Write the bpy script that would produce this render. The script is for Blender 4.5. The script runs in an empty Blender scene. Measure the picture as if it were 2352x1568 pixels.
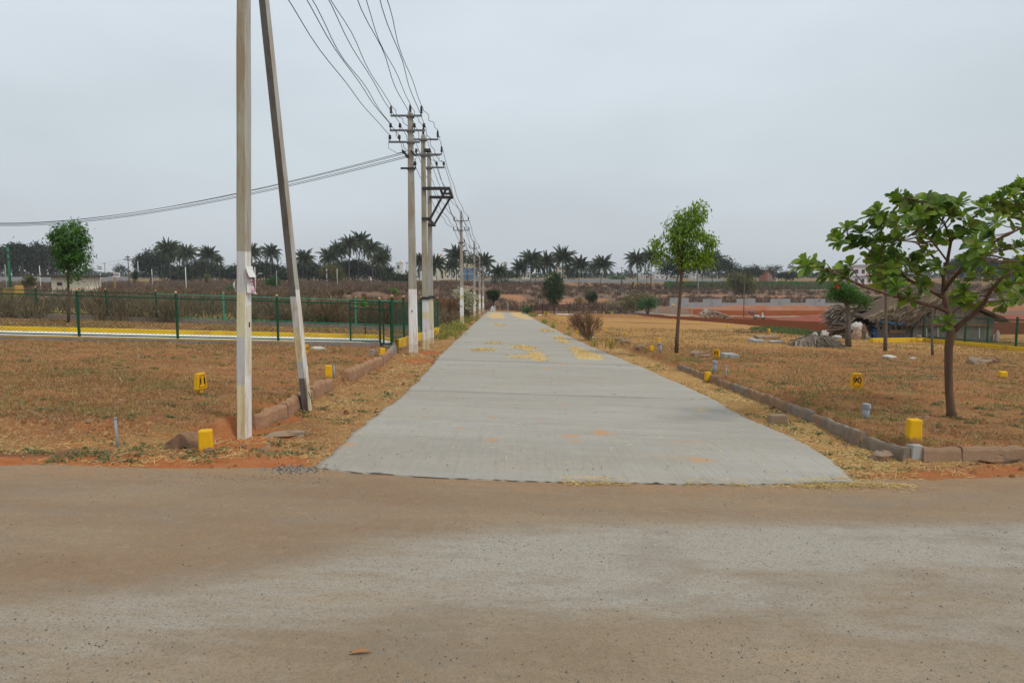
import bpy, math, random
import numpy as np
from mathutils import Vector, Matrix

random.seed(11)
rng = np.random.default_rng(7)
R = math.radians
sc = bpy.context.scene
COL = sc.collection

# ------------------------------------------------------------------ camera
# survey frame: photo measured on a 2352 x 1568 grid, eye 1.8 m above the road, looking along +Y
F, CX, CY, HOR, EYE = 1568.0, 1176.0, 784.0, 632.0, 1.8
PITCH = math.atan((CY - HOR) / F)
cam = bpy.data.cameras.new('camera')
cam.sensor_width = 36.0
cam.lens = 36.0 * F / 2352.0
cam.clip_start, cam.clip_end = 0.1, 8000.0
camo = bpy.data.objects.new('camera', cam)
camo.location = (0, 0, EYE)
camo.rotation_euler = (math.pi / 2 - PITCH, 0, 0)
COL.objects.link(camo)
sc.camera = camo

# ------------------------------------------------------------------ sky, sun, exposure
SUN_EL, SUN_AZ = R(52), R(128)         # azimuth clockwise from +Y (sun veiled, high behind the right shoulder)
w = bpy.data.worlds.new('World')
sc.world = w
w.use_nodes = True
nt = w.node_tree
nt.nodes.clear()
out = nt.nodes.new('ShaderNodeOutputWorld')
bg = nt.nodes.new('ShaderNodeBackground')
bg.inputs[1].default_value = 0.1
sky = nt.nodes.new('ShaderNodeTexSky')
sky.sky_type = 'NISHITA'
sky.sun_disc = False
sky.sun_elevation = SUN_EL
sky.sun_rotation = SUN_AZ
sky.dust_density = 4.0
tc = nt.nodes.new('ShaderNodeTexCoord')
sep = nt.nodes.new('ShaderNodeSeparateXYZ')
nt.links.new(tc.outputs['Generated'], sep.inputs[0])
ramp = nt.nodes.new('ShaderNodeValToRGB')       # overcast veil: grey at the horizon, paler and brighter overhead
ramp.color_ramp.elements[0].position = 0.0
ramp.color_ramp.elements[0].color = (0.60, 0.645, 0.695, 1)
ramp.color_ramp.elements[1].position = 1.0
ramp.color_ramp.elements[1].color = (1.0, 1.0, 0.98, 1)
e = ramp.color_ramp.elements.new(0.16); e.color = (0.675, 0.75, 0.80, 1)
e = ramp.color_ramp.elements.new(0.42); e.color = (0.765, 0.85, 0.92, 1)
nt.links.new(sep.outputs['Z'], ramp.inputs[0])
mp = nt.nodes.new('ShaderNodeMapping')
mp.inputs['Scale'].default_value = (1.6, 1.6, 4.5)
nt.links.new(tc.outputs['Generated'], mp.inputs[0])
nz = nt.nodes.new('ShaderNodeTexNoise')
nz.inputs['Scale'].default_value = 1.5
nz.inputs['Detail'].default_value = 4.0
nz.inputs['Roughness'].default_value = 0.45
nt.links.new(mp.outputs[0], nz.inputs['Vector'])
mr = nt.nodes.new('ShaderNodeMapRange')
mr.inputs[1].default_value = 0.3
mr.inputs[2].default_value = 0.7
mr.inputs[3].default_value = 8.8
mr.inputs[4].default_value = 10.3
nt.links.new(nz.outputs['Fac'], mr.inputs[0])
sc_ = nt.nodes.new('ShaderNodeVectorMath')
sc_.operation = 'SCALE'
nt.links.new(ramp.outputs[0], sc_.inputs[0])
nt.links.new(mr.outputs[0], sc_.inputs['Scale'])
mx = nt.nodes.new('ShaderNodeMixRGB')
mx.inputs[0].default_value = 0.92
nt.links.new(sky.outputs[0], mx.inputs[1])
nt.links.new(sc_.outputs[0], mx.inputs[2])
nt.links.new(mx.outputs[0], bg.inputs[0])
nt.links.new(bg.outputs[0], out.inputs[0])

sl = bpy.data.lights.new('sun', 'SUN')
sl.energy = 1.7
sl.angle = R(11)
sl.color = (1.0, 0.95, 0.87)
so = bpy.data.objects.new('sun', sl)
so.rotation_euler = Vector((-math.sin(SUN_AZ) * math.cos(SUN_EL), -math.cos(SUN_AZ) * math.cos(SUN_EL), -math.sin(SUN_EL))).to_track_quat('-Z', 'Y').to_euler()
COL.objects.link(so)
sc.view_settings.view_transform = 'Standard'
sc.view_settings.look = 'None'
sc.view_settings.gamma = 1.0
sc.view_settings.use_curve_mapping = False
sc.view_settings.exposure = 0.0
sc.cycles.volume_bounces = 0
sc.cycles.max_bounces = 6
sc.cycles.transparent_max_bounces = 4

# ------------------------------------------------------------------ survey helpers
SX, SY, LOT = 0.03, 0.037, 0.2


def ray(px, py):
    u, v = (px - CX) / F, (CY - py) / F
    c, s = math.cos(PITCH), math.sin(PITCH)
    return u, c + v * s, -s + v * c


def at(px, py, Y):
    d = ray(px, py)
    t = Y / d[1]
    return Vector((d[0] * t, Y, EYE + d[2] * t))


def G(px, py, off=0.0):
    """point of the sloping site plane (raised by off) seen at a survey point"""
    d = ray(px, py)
    t = -(EYE - off) / (d[2] + SY * d[1] + SX * d[0])
    return Vector((d[0] * t, d[1] * t, EYE + d[2] * t))


def px_m(Y):
    return F / Y


def sstep(a, b, x):
    t = np.clip((x - a) / (b - a), 0.0, 1.0)
    return t * t * (3 - 2 * t)


def _hash(i, j, seed):
    n = (i * 374761393 + j * 668265263 + seed * 974711) & 0x7fffffff
    n = ((n ^ (n >> 13)) * 1274126177) & 0x7fffffff
    return ((n ^ (n >> 16)) & 0xffff) / 65535.0


def vnoise(x, y, seed=0):
    xi, yi = np.floor(x).astype(np.int64), np.floor(y).astype(np.int64)
    fx, fy = x - xi, y - yi
    fx, fy = fx * fx * (3 - 2 * fx), fy * fy * (3 - 2 * fy)
    a, b = _hash(xi, yi, seed), _hash(xi + 1, yi, seed)
    c, d = _hash(xi, yi + 1, seed), _hash(xi + 1, yi + 1, seed)
    return (a + (b - a) * fx) * (1 - fy) + (c + (d - c) * fx) * fy


def fbm(x, y, seed=0, o=4):
    s, a, t = 0.0, 0.5, 0.0
    for k in range(o):
        s = s + a * vnoise(x * 2 ** k, y * 2 ** k, seed + k)
        t += a
        a *= 0.5
    return s / t


def inpoly(x, y, poly):
    r = np.zeros(np.shape(x), bool)
    n = len(poly)
    for i in range(n):
        x1, y1 = poly[i][:2]
        x2, y2 = poly[(i + 1) % n][:2]
        if y1 == y2:
            continue
        r ^= ((y1 > y) != (y2 > y)) & (x < (x2 - x1) * (y - y1) / (y2 - y1) + x1)
    return r


def segdist(x, y, pts):
    best = np.full(np.shape(x), 1e9)
    for (x1, y1), (x2, y2) in zip(pts, pts[1:]):
        dx, dy = x2 - x1, y2 - y1
        t = np.clip(((x - x1) * dx + (y - y1) * dy) / (dx * dx + dy * dy + 1e-9), 0, 1)
        best = np.minimum(best, np.hypot(x - x1 - t * dx, y - y1 - t * dy))
    return best


def GP(pts, off=0.0):
    return [tuple(G(px, py, off)[:2]) for px, py in pts]


# road outlines (survey points on the ground)
ROAD_L = GP([(725, 1075), (780, 1030), (835, 985), (905, 930), (950, 890), (985, 850), (1005, 825), (1040, 790), (1075, 757), (1100, 734), (1120, 716)])
ROAD_R = GP([(1200, 715), (1230, 735), (1280, 760), (1330, 785), (1362, 800), (1440, 833), (1560, 885), (1640, 925), (1700, 958), (1760, 985), (1830, 1018), (1880, 1045), (1912, 1063), (1940, 1088), (1962, 1111)])
ROAD_F = GP([(1800, 1114), (1500, 1112), (1200, 1106), (1000, 1098), (800, 1085)])
ROAD = ROAD_L + ROAD_R + ROAD_F
EDGE = sorted(GP([(-700, 1092), (0, 1079), (400, 1084), (725, 1078), (1000, 1101), (1500, 1115), (1962, 1116), (2352, 1102), (3100, 1100)]))
EDGE_X, EDGE_Y = [p[0] for p in EDGE], [p[1] for p in EDGE]
# foot of the raised plots
BANK = sorted([(p[1], p[0]) for p in GP([(585, 992), (660, 968), (720, 925), (800, 885), (880, 842), (912, 812)])] + [(32.0, -3.6), (60.0, -3.6)])
KERB = sorted([(p[1], p[0]) for p in GP([(2085, 1064), (1985, 1030), (1870, 975), (1720, 912), (1650, 885), (1560, 850), (1440, 806), (1370, 776), (1290, 742), (1215, 716)])])
LF = sorted(GP([(-600, 1012), (0, 1013), (300, 1016), (500, 1012), (585, 1000)]))
RF = sorted(GP([(2085, 1064), (2200, 1064), (2352, 1062), (3200, 1050)]))


def hplane(x, y):
    return -SY * np.minimum(y, 112.0) - SX * np.clip(x, -40, 45)


def edge_y(x):
    return np.interp(x, EDGE_X, EDGE_Y)


def lots(x, y):
    xl = np.interp(y, [b[0] for b in BANK], [b[1] for b in BANK])
    yl = np.interp(x, [p[0] for p in LF], [p[1] for p in LF])
    xr = np.interp(y, [b[0] for b in KERB], [b[1] for b in KERB])
    yr = np.interp(x, [p[0] for p in RF], [p[1] for p in RF])
    wob = (fbm(x * 1.7, y * 1.7, 31) - 0.5) * 0.25
    left = sstep(-0.08, 0.2, xl - x + wob * 0.6) * sstep(-0.1, 0.28, y - yl + wob) * (1 - sstep(33, 36, y))
    right = sstep(-0.02, 0.09, x - xr) * sstep(-0.02, 0.09, y - yr) * (1 - sstep(95, 112, y))
    return left, right


def far_blend(x, y):
    wc = sstep(-30, -6, x)
    wr = sstep(8, 25, x)
    y0 = 42 + (128 - 42) * wc + 42 * wr
    y1 = 85 + (245 - 85) * wc + 35 * wr
    return sstep(y0, y1, y)


def terrain(x, y, noise=True, road=True):
    x, y = np.asarray(x, float), np.asarray(y, float)
    h = hplane(x, y)
    t = far_blend(x, y)
    h = h * (1 - t) + (-1.15) * t
    l, r = lots(x, y)
    h = h + LOT * np.maximum(l, r)
    if noise:
        k = np.clip(1 - y / 70.0, 0, 1)
        h = h + k * ((fbm(x * 1.3, y * 1.3, 3) - 0.5) * 0.07 + (fbm(x * 6, y * 6, 9, 3) - 0.5) * 0.035) + 0.02
        h = h + sstep(40, 120, y) * (fbm(x * 0.06, y * 0.06, 5) - 0.5) * 0.4 * (1 - sstep(400, 900, y)) * (1 - np.clip(1 - np.abs(x + 1) / 8.0, 0, 1) * (y < 118))
    if road:
        ey = edge_y(x)
        h = h - 0.075 * (1 - sstep(-0.1, 0.32, y - ey))
        inr = inpoly(x, y, ROAD)
        h = np.where(inr, hplane(x, y) - 0.08, h)
    return h


def tz(x, y):
    return float(terrain(np.array([x]), np.array([y]), road=True)[0])


def ground(px, py, off=LOT):
    g = G(px, py, off)
    return Vector((g.x, g.y, tz(g.x, g.y)))


def far_ground(px, Y):
    x = (px - CX) / F * Y
    return Vector((x, Y, tz(x, Y)))


# ------------------------------------------------------------------ object helpers
def tag(o, label=None, cat=None, group=None, kind=None):
    if label: o['label'] = label
    if cat: o['category'] = cat
    if group: o['group'] = group
    if kind: o['kind'] = kind
    elif cat: o['kind'] = 'thing'
    return o


def thing(name, label, cat, loc, rz=0.0, group=None):
    o = bpy.data.objects.new(name, None)
    o.empty_display_size = 0.2
    o.location = loc
    o.rotation_euler = (0, 0, rz)
    COL.objects.link(o)
    return tag(o, label, cat, group)


def copy_tree(o, parent=None):
    c = o.copy()
    COL.objects.link(c)
    c.parent = parent
    for ch in list(o.children):
        copy_tree(ch, c)
    return c


def link(name, me, mat, parent=None, smooth=False):
    o = bpy.data.objects.new(name, me)
    if mat is not None and not me.materials:
        me.materials.append(mat)
    COL.objects.link(o)
    o.parent = parent
    if smooth:
        me.polygons.foreach_set('use_smooth', [True] * len(me.polygons))
    return o


def np_mesh(name, verts, faces):
    """verts (N,3), faces (M,k): fast mesh"""
    verts = np.ascontiguousarray(verts, np.float32)
    faces = np.ascontiguousarray(faces, np.int32)
    me = bpy.data.meshes.new(name)
    k = faces.shape[1]
    me.vertices.add(len(verts))
    me.vertices.foreach_set('co', verts.ravel())
    me.loops.add(faces.size)
    me.loops.foreach_set('vertex_index', faces.ravel())
    me.polygons.add(len(faces))
    me.polygons.foreach_set('loop_start', np.arange(0, faces.size, k, dtype=np.int32))
    me.polygons.foreach_set('loop_total', np.full(len(faces), k, np.int32))
    me.update(calc_edges=True)
    return me


class MB:
    def __init__(self):
        self.v, self.f = [], []

    def add(self, vs, fs):
        n = len(self.v)
        self.v += [tuple(p) for p in vs]
        self.f += [tuple(i + n for i in q) for q in fs]
        return self

    def box(self, c, s, rz=0.0, top=(1, 1), m=None, jit=0.0):
        vs = []
        for dz in (-.5, .5):
            k = top if dz > 0 else (1, 1)
            for dx, dy in ((-.5, -.5), (.5, -.5), (.5, .5), (-.5, .5)):
                x, y = dx * s[0] * k[0], dy * s[1] * k[1]
                p = Vector((x * math.cos(rz) - y * math.sin(rz), x * math.sin(rz) + y * math.cos(rz), dz * s[2]))
                if jit:
                    p += Vector([random.uniform(-jit, jit) for _ in range(3)])
                if m is not None:
                    p = m @ p
                vs.append(p + Vector(c))
        return self.add(vs, [(3, 2, 1, 0), (4, 5, 6, 7), (0, 1, 5, 4), (1, 2, 6, 5), (2, 3, 7, 6), (3, 0, 4, 7)])

    def bar(self, a, b, wd, ht=None):
        """rectangular bar from a to b"""
        ht = ht or wd
        a, b = Vector(a), Vector(b)
        d = (b - a).normalized()
        s = d.cross(Vector((0, 0, 1)))
        s = Vector((1, 0, 0)) if s.length < 1e-4 else s.normalized()
        u = s.cross(d)
        vs = []
        for p in (a, b):
            for i, j in ((-1, -1), (1, -1), (1, 1), (-1, 1)):
                vs.append(p + s * i * wd / 2 + u * j * ht / 2)
        return self.add(vs, [(0, 1, 2, 3), (7, 6, 5, 4), (0, 4, 5, 1), (1, 5, 6, 2), (2, 6, 7, 3), (3, 7, 4, 0)])

    def tube(self, pts, rad, n=6, cap=True):
        pts = [Vector(p) for p in pts]
        if not hasattr(rad, '__len__'):
            rad = [rad] * len(pts)
        vs, fs = [], []
        ref = Vector((0, 0, 1)) if abs((pts[-1] - pts[0]).normalized().z) < 0.9 else Vector((1, 0, 0))
        for i, p in enumerate(pts):
            d = (pts[min(i + 1, len(pts) - 1)] - pts[max(i - 1, 0)]).normalized()
            s = d.cross(ref).normalized()
            u = s.cross(d)
            for k in range(n):
                a = 2 * math.pi * k / n
                vs.append(p + (s * math.cos(a) + u * math.sin(a)) * rad[i])
        for i in range(len(pts) - 1):
            for k in range(n):
                a, b = i * n + k, i * n + (k + 1) % n
                fs.append((a, b, b + n, a + n))
        if cap:
            fs.append(tuple(range(n - 1, -1, -1)))
            m = (len(pts) - 1) * n
            fs.append(tuple(m + k for k in range(n)))
        return self.add(vs, fs)

    def lathe(self, c, prof, n=12):
        c = Vector(c)
        vs, fs = [], []
        for r, z in prof:
            for k in range(n):
                a = 2 * math.pi * k / n
                vs.append(c + Vector((r * math.cos(a), r * math.sin(a), z)))
        for i in range(len(prof) - 1):
            for k in range(n):
                a, b = i * n + k, i * n + (k + 1) % n
                fs.append((a, b, b + n, a + n))
        fs.append(tuple(range(n - 1, -1, -1)))
        m = (len(prof) - 1) * n
        fs.append(tuple(m + k for k in range(n)))
        return self.add(vs, fs)

    def prism(self, poly, y0, y1):
        """outline in x,z pushed from y0 to y1"""
        n = len(poly)
        vs = [(x, y0, z) for x, z in poly] + [(x, y1, z) for x, z in poly]
        fs = [tuple(range(n)), tuple(range(2 * n - 1, n - 1, -1))]
        fs += [(i, i + n, (i + 1) % n + n, (i + 1) % n) for i in range(n)]
        return self.add(vs, fs)

    def rock(self, c, s, seed=0, sub=1, rz=0.0):
        rd = random.Random(seed)
        vs, fs = [], []
        n, m = 8, 5
        for i in range(m + 1):
            th = math.pi * i / m
            for k in range(n):
                a = 2 * math.pi * k / n
                r = 1 + rd.uniform(-.22, .18)
                p = Vector((math.sin(th) * math.cos(a), math.sin(th) * math.sin(a), math.cos(th)))
                p = Vector([math.copysign(abs(q) ** 0.75, q) for q in p]) * r
                x, y = p.x * s[0] / 2, p.y * s[1] / 2
                vs.append((c[0] + x * math.cos(rz) - y * math.sin(rz), c[1] + x * math.sin(rz) + y * math.cos(rz), c[2] + p.z * s[2] / 2))
        for i in range(m):
            for k in range(n):
                a, b = i * n + k, i * n + (k + 1) % n
                fs.append((a, a + n, b + n, b))
        return self.add(vs, fs)

    def build(self, name, mat, parent=None, smooth=False, bevel=0.0):
        me = bpy.data.meshes.new(name)
        me.from_pydata(self.v, [], self.f)
        me.update()
        o = link(name, me, mat, parent, smooth)
        if bevel:
            b = o.modifiers.new('bevel', 'BEVEL')
            b.width = bevel
            b.segments = 2
            b.limit_method = 'ANGLE'
        return o


# ------------------------------------------------------------------ materials
MATS = {}


def nodes_mat(name):
    m = bpy.data.materials.new(name)
    m.use_nodes = True
    t = m.node_tree
    b = t.nodes['Principled BSDF']
    b.inputs['Specular IOR Level'].default_value = 0.25
    b.inputs['Roughness'].default_value = 0.85
    return m, t, b


def N(t, kind, **kw):
    n = t.nodes.new(kind)
    for k, v in kw.items():
        if k.startswith('i_'):
            n.inputs[k[2:]].default_value = v
        else:
            setattr(n, k, v)
    return n


def coords(t, scale=(1, 1, 1), kind='Object'):
    c = N(t, 'ShaderNodeTexCoord')
    m = N(t, 'ShaderNodeMapping')
    m.inputs['Scale'].default_value = scale
    t.links.new(c.outputs[kind], m.inputs[0])
    return m.outputs[0]


def noise(t, vec, scale, detail=4.0, rough=0.55):
    n = N(t, 'ShaderNodeTexNoise', i_Scale=scale, i_Detail=detail, i_Roughness=rough)
    t.links.new(vec, n.inputs['Vector'])
    return n.outputs['Fac']


def rng_(t, val, a, b, lo=0.0, hi=1.0):
    n = N(t, 'ShaderNodeMapRange')
    n.inputs[1].default_value, n.inputs[2].default_value = a, b
    n.inputs[3].default_value, n.inputs[4].default_value = lo, hi
    t.links.new(val, n.inputs[0])
    return n.outputs[0]


def math_(t, op, a, b):
    n = N(t, 'ShaderNodeMath', operation=op)
    for i, q in enumerate((a, b)):
        if hasattr(q, 'links'):
            t.links.new(q, n.inputs[i])
        else:
            n.inputs[i].default_value = q
    return n.outputs[0]


def mixc(t, fac, a, b, blend='MIX'):
    n = N(t, 'ShaderNodeMixRGB', blend_type=blend)
    for i, q in enumerate((fac, a, b)):
        if hasattr(q, 'links'):
            t.links.new(q, n.inputs[i])
        elif i == 0:
            n.inputs[0].default_value = q
        else:
            n.inputs[i].default_value = (*q, 1)
    return n.outputs[0]


def bump(t, b, h, strength=0.4, dist=0.02):
    n = N(t, 'ShaderNodeBump')
    n.inputs['Strength'].default_value = strength
    n.inputs['Distance'].default_value = dist
    t.links.new(h, n.inputs['Height'])
    t.links.new(n.outputs[0], b.inputs['Normal'])


def simple(name, c1, c2=None, scale=6.0, rough=0.8, stretch=(1, 1, 1), bmp=0.2, dirt=None, spec=0.25, metal=0.0):
    """a two-tone noisy surface, with optional dirt colour in blotches"""
    if name in MATS:
        return MATS[name]
    m, t, b = nodes_mat(name)
    v = coords(t, stretch)
    c2 = c2 or tuple(q * 0.7 for q in c1)
    f = noise(t, v, scale, 6)
    col = mixc(t, rng_(t, f, 0.3, 0.7), c1, c2)
    if dirt:
        g = noise(t, v, scale * 0.35, 5, 0.65)
        col = mixc(t, rng_(t, g, 0.52, 0.68, 0, 0.85), col, dirt)
    t.links.new(col, b.inputs['Base Color'])
    b.inputs['Roughness'].default_value = rough
    b.inputs['Specular IOR Level'].default_value = spec
    b.inputs['Metallic'].default_value = metal
    if bmp:
        bump(t, b, noise(t, v, scale * 6, 3), bmp, 0.01)
    MATS[name] = m
    return m


def leafy(name, cols, trans=0.3, rough=0.55, spec=0.3):
    """leaf colours picked per leaf, some light let through"""
    if name in MATS:
        return MATS[name]
    m, t, b = nodes_mat(name)
    g = N(t, 'ShaderNodeNewGeometry')
    r = N(t, 'ShaderNodeValToRGB')
    r.color_ramp.elements[0].color = (*cols[0], 1)
    r.color_ramp.elements[1].color = (*cols[-1], 1)
    for i, c in enumerate(cols[1:-1]):
        e = r.color_ramp.elements.new((i + 1) / (len(cols) - 1))
        e.color = (*c, 1)
    t.links.new(g.outputs['Random Per Island'], r.inputs[0])
    v = coords(t)
    f = noise(t, v, 1.1, 2)
    col = mixc(t, rng_(t, f, 0.35, 0.65, 0, 0.45), r.outputs[0], mixc(t, 1.0, r.outputs[0], (0.55, 0.6, 0.6), 'MULTIPLY'))
    t.links.new(col, b.inputs['Base Color'])
    b.inputs['Roughness'].default_value = rough
    b.inputs['Specular IOR Level'].default_value = spec
    if trans:
        tr = N(t, 'ShaderNodeBsdfTranslucent')
        t.links.new(mixc(t, 1.0, col, (1.25, 1.3, 0.7), 'MULTIPLY'), tr.inputs[0])
        ms = N(t, 'ShaderNodeMixShader')
        ms.inputs[0].default_value = trans
        t.links.new(b.outputs[0], ms.inputs[1])
        t.links.new(tr.outputs[0], ms.inputs[2])
        t.links.new(ms.outputs[0], t.nodes['Material Output'].inputs[0])
    MATS[name] = m
    return m


def M(name):
    return MATS[name]


simple('yellow_paint', (0.70, 0.41, 0.012), (0.62, 0.34, 0.012), 9, 0.75, bmp=0.5, dirt=(0.50, 0.27, 0.035), spec=0.15)
_t = MATS['yellow_paint'].node_tree
_v = coords(_t)
_b = _t.nodes['Principled BSDF']
_src = _b.inputs['Base Color'].links[0].from_socket
_z = N(_t, 'ShaderNodeSeparateXYZ')
_t.links.new(_v, _z.inputs[0])
_low = math_(_t, 'ADD', _z.outputs['Z'], math_(_t, 'MULTIPLY', math_(_t, 'SUBTRACT', noise(_t, _v, 16, 5, 0.7), 0.5), 0.16))
_c = mixc(_t, rng_(_t, _low, 0.015, 0.06, 0.85, 0), _src, (0.27, 0.14, 0.07))
_c = mixc(_t, rng_(_t, noise(_t, _v, 34, 5, 0.75), 0.64, 0.7, 0, 0.6), _c, (0.34, 0.27, 0.18))
_t.links.new(_c, _b.inputs['Base Color'])
simple('yellow_wall', (0.66, 0.43, 0.012), (0.58, 0.36, 0.012), 5, 0.65, dirt=(0.42, 0.25, 0.05))
simple('white_paint', (0.72, 0.73, 0.72), (0.62, 0.62, 0.58), 3, 0.7, dirt=(0.45, 0.38, 0.28))
simple('green_steel', (0.009, 0.072, 0.034), (0.008, 0.055, 0.028), 8, 0.5, bmp=0.05)
simple('pale_green_steel', (0.04, 0.36, 0.22), (0.03, 0.29, 0.17), 8, 0.5, bmp=0.05)
simple('green_pole_paint', (0.014, 0.17, 0.08), (0.012, 0.13, 0.06), 8, 0.5, bmp=0.05)
simple('green_wire', (0.02, 0.085, 0.05), (0.015, 0.06, 0.04), 8, 0.6, bmp=0)
simple('rusty_steel', (0.10, 0.05, 0.035), (0.07, 0.035, 0.028), 8, 0.8, bmp=0.1)
simple('dark_steel', (0.03, 0.03, 0.032), (0.05, 0.045, 0.042), 8, 0.6, bmp=0.05)
simple('grey_steel', (0.16, 0.165, 0.17), (0.11, 0.11, 0.11), 8, 0.5, bmp=0.05)
simple('porcelain', (0.035, 0.03, 0.03), (0.05, 0.04, 0.035), 8, 0.3, bmp=0)
simple('conductor', (0.03, 0.03, 0.034), (0.05, 0.05, 0.055), 3, 0.5, bmp=0)
simple('orange_ball', (0.56, 0.34, 0.16), (0.48, 0.27, 0.12), 9, 0.5)
simple('concrete_kerb', (0.27, 0.24, 0.21), (0.19, 0.165, 0.14), 4, 0.9, bmp=0.5, dirt=(0.26, 0.15, 0.09))
simple('kerb_stone', (0.25, 0.20, 0.15), (0.165, 0.13, 0.10), 7, 0.95, bmp=0.9, dirt=(0.27, 0.145, 0.07))
simple('bank_stone', (0.36, 0.20, 0.11), (0.24, 0.14, 0.085), 5, 0.95, bmp=1.0, dirt=(0.20, 0.13, 0.085))
simple('kerb_earth', (0.30, 0.185, 0.105), (0.20, 0.13, 0.08), 6, 0.95, bmp=1.0, dirt=(0.17, 0.14, 0.11))
simple('front_kerb', (0.29, 0.19, 0.12), (0.22, 0.14, 0.085), 4, 0.95, bmp=0.8, dirt=(0.33, 0.185, 0.10))
simple('rock', (0.30, 0.22, 0.15), (0.20, 0.145, 0.10), 5, 0.95, bmp=0.8, dirt=(0.34, 0.17, 0.08))
simple('dark_rock', (0.27, 0.155, 0.09), (0.16, 0.10, 0.065), 9, 0.95, bmp=1.0, dirt=(0.10, 0.07, 0.05))
simple('pale_concrete', (0.36, 0.36, 0.34), (0.28, 0.28, 0.265), 4, 0.9, bmp=0.4)
simple('block_concrete', (0.33, 0.335, 0.34), (0.27, 0.275, 0.28), 0.8, 0.9, bmp=0.3, dirt=(0.24, 0.235, 0.23))
simple('pvc_grey', (0.26, 0.28, 0.31), (0.22, 0.235, 0.26), 3, 0.4, bmp=0.03)
simple('black_paint', (0.012, 0.012, 0.013), (0.02, 0.018, 0.016), 6, 0.7, bmp=0)
simple('red_paint', (0.42, 0.06, 0.015), (0.36, 0.07, 0.02), 6, 0.7, bmp=0)
simple('paper_white', (0.70, 0.69, 0.67), (0.62, 0.61, 0.60), 9, 0.8, bmp=0.1)
simple('pink_ink', (0.50, 0.05, 0.18), (0.46, 0.05, 0.2), 9, 0.8, bmp=0)
simple('bark_brown', (0.15, 0.088, 0.055), (0.095, 0.06, 0.04), 14, 0.95, stretch=(1, 1, 0.25), bmp=0.9)
simple('bark_grey', (0.17, 0.14, 0.11), (0.11, 0.09, 0.07), 14, 0.95, stretch=(1, 1, 0.25), bmp=0.9)
simple('palm_bark', (0.13, 0.11, 0.095), (0.085, 0.07, 0.06), 5, 0.95, stretch=(1, 1, 3), bmp=0.4)
simple('thatch_pole', (0.27, 0.19, 0.12), (0.2, 0.14, 0.09), 9, 0.9)
leafy('neem_leaf', [(0.095, 0.18, 0.018), (0.17, 0.28, 0.024), (0.25, 0.37, 0.034), (0.13, 0.23, 0.02)], 0.48)
leafy('dark_neem_leaf', [(0.04, 0.115, 0.02), (0.065, 0.17, 0.026), (0.095, 0.21, 0.03)], 0.36)
leafy('almond_leaf', [(0.045, 0.11, 0.018), (0.10, 0.19, 0.022), (0.165, 0.265, 0.026), (0.24, 0.32, 0.032), (0.07, 0.145, 0.02), (0.19, 0.18, 0.042)], 0.34, 0.45, 0.35)
leafy('palm_leaf', [(0.022, 0.042, 0.018), (0.036, 0.058, 0.025), (0.052, 0.072, 0.03), (0.085, 0.078, 0.04)], 0.12, 0.7, 0.1)
leafy('grove_leaf', [(0.009, 0.022, 0.010), (0.015, 0.032, 0.013), (0.026, 0.046, 0.018)], 0.08, 0.8, 0.08)
leafy('far_leaf', [(0.013, 0.034, 0.018), (0.023, 0.048, 0.024), (0.036, 0.064, 0.028)], 0.12, 0.8, 0.1)
leafy('topiary_leaf', [(0.012, 0.042, 0.012), (0.02, 0.065, 0.016), (0.03, 0.085, 0.02)], 0.15)
leafy('oval_leaf', [(0.012, 0.045, 0.014), (0.022, 0.07, 0.018), (0.05, 0.115, 0.022)], 0.2)
leafy('bright_leaf', [(0.08, 0.19, 0.02), (0.12, 0.26, 0.025), (0.15, 0.28, 0.03)], 0.3)
leafy('bush_leaf', [(0.025, 0.10, 0.02), (0.04, 0.14, 0.025), (0.06, 0.165, 0.03)], 0.25)
leafy('olive_leaf', [(0.10, 0.12, 0.035), (0.14, 0.15, 0.04), (0.17, 0.14, 0.05), (0.10, 0.085, 0.04)], 0.25)
leafy('scrub_twig', [(0.10, 0.064, 0.052), (0.14, 0.088, 0.068), (0.18, 0.115, 0.085), (0.12, 0.085, 0.07), (0.21, 0.145, 0.10), (0.115, 0.12, 0.055)], 0.0, 0.9, 0.1)
leafy('near_twig', [(0.095, 0.065, 0.046), (0.15, 0.10, 0.064), (0.20, 0.145, 0.088), (0.13, 0.085, 0.06), (0.25, 0.19, 0.11), (0.115, 0.12, 0.055)], 0.0, 0.9, 0.1)
leafy('rust_twig', [(0.12, 0.058, 0.032), (0.19, 0.09, 0.045), (0.16, 0.10, 0.06), (0.25, 0.15, 0.075)], 0.0, 0.9, 0.1)
leafy('dry_blade', [(0.28, 0.13, 0.055), (0.36, 0.19, 0.08), (0.50, 0.33, 0.15), (0.17, 0.085, 0.04), (0.30, 0.22, 0.085), (0.56, 0.44, 0.25)], 0.15, 0.8, 0.15)
_t = MATS['dry_blade'].node_tree
_v = coords(_t)
_b = _t.nodes['Principled BSDF']
_src = _b.inputs['Base Color'].links[0].from_socket
_g = mixc(_t, rng_(_t, noise(_t, _v, 0.75, 5, 0.65), 0.5, 0.64, 0, 0.75), _src, (0.20, 0.215, 0.075))
_g = mixc(_t, rng_(_t, noise(_t, _v, 1.4, 4, 0.6), 0.56, 0.7, 0, 0.6), _g, (0.24, 0.12, 0.055))
_t.links.new(_g, _b.inputs['Base Color'])
leafy('straw_blade', [(0.54, 0.37, 0.13), (0.66, 0.48, 0.19), (0.74, 0.57, 0.27), (0.44, 0.28, 0.10), (0.78, 0.63, 0.36)], 0.15, 0.75, 0.2)
leafy('weed_leaf', [(0.07, 0.115, 0.045), (0.10, 0.15, 0.05), (0.14, 0.185, 0.06), (0.085, 0.12, 0.06)], 0.3)
leafy('tan_seed', [(0.30, 0.25, 0.16), (0.22, 0.18, 0.11), (0.38, 0.33, 0.22)], 0.1)
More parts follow.
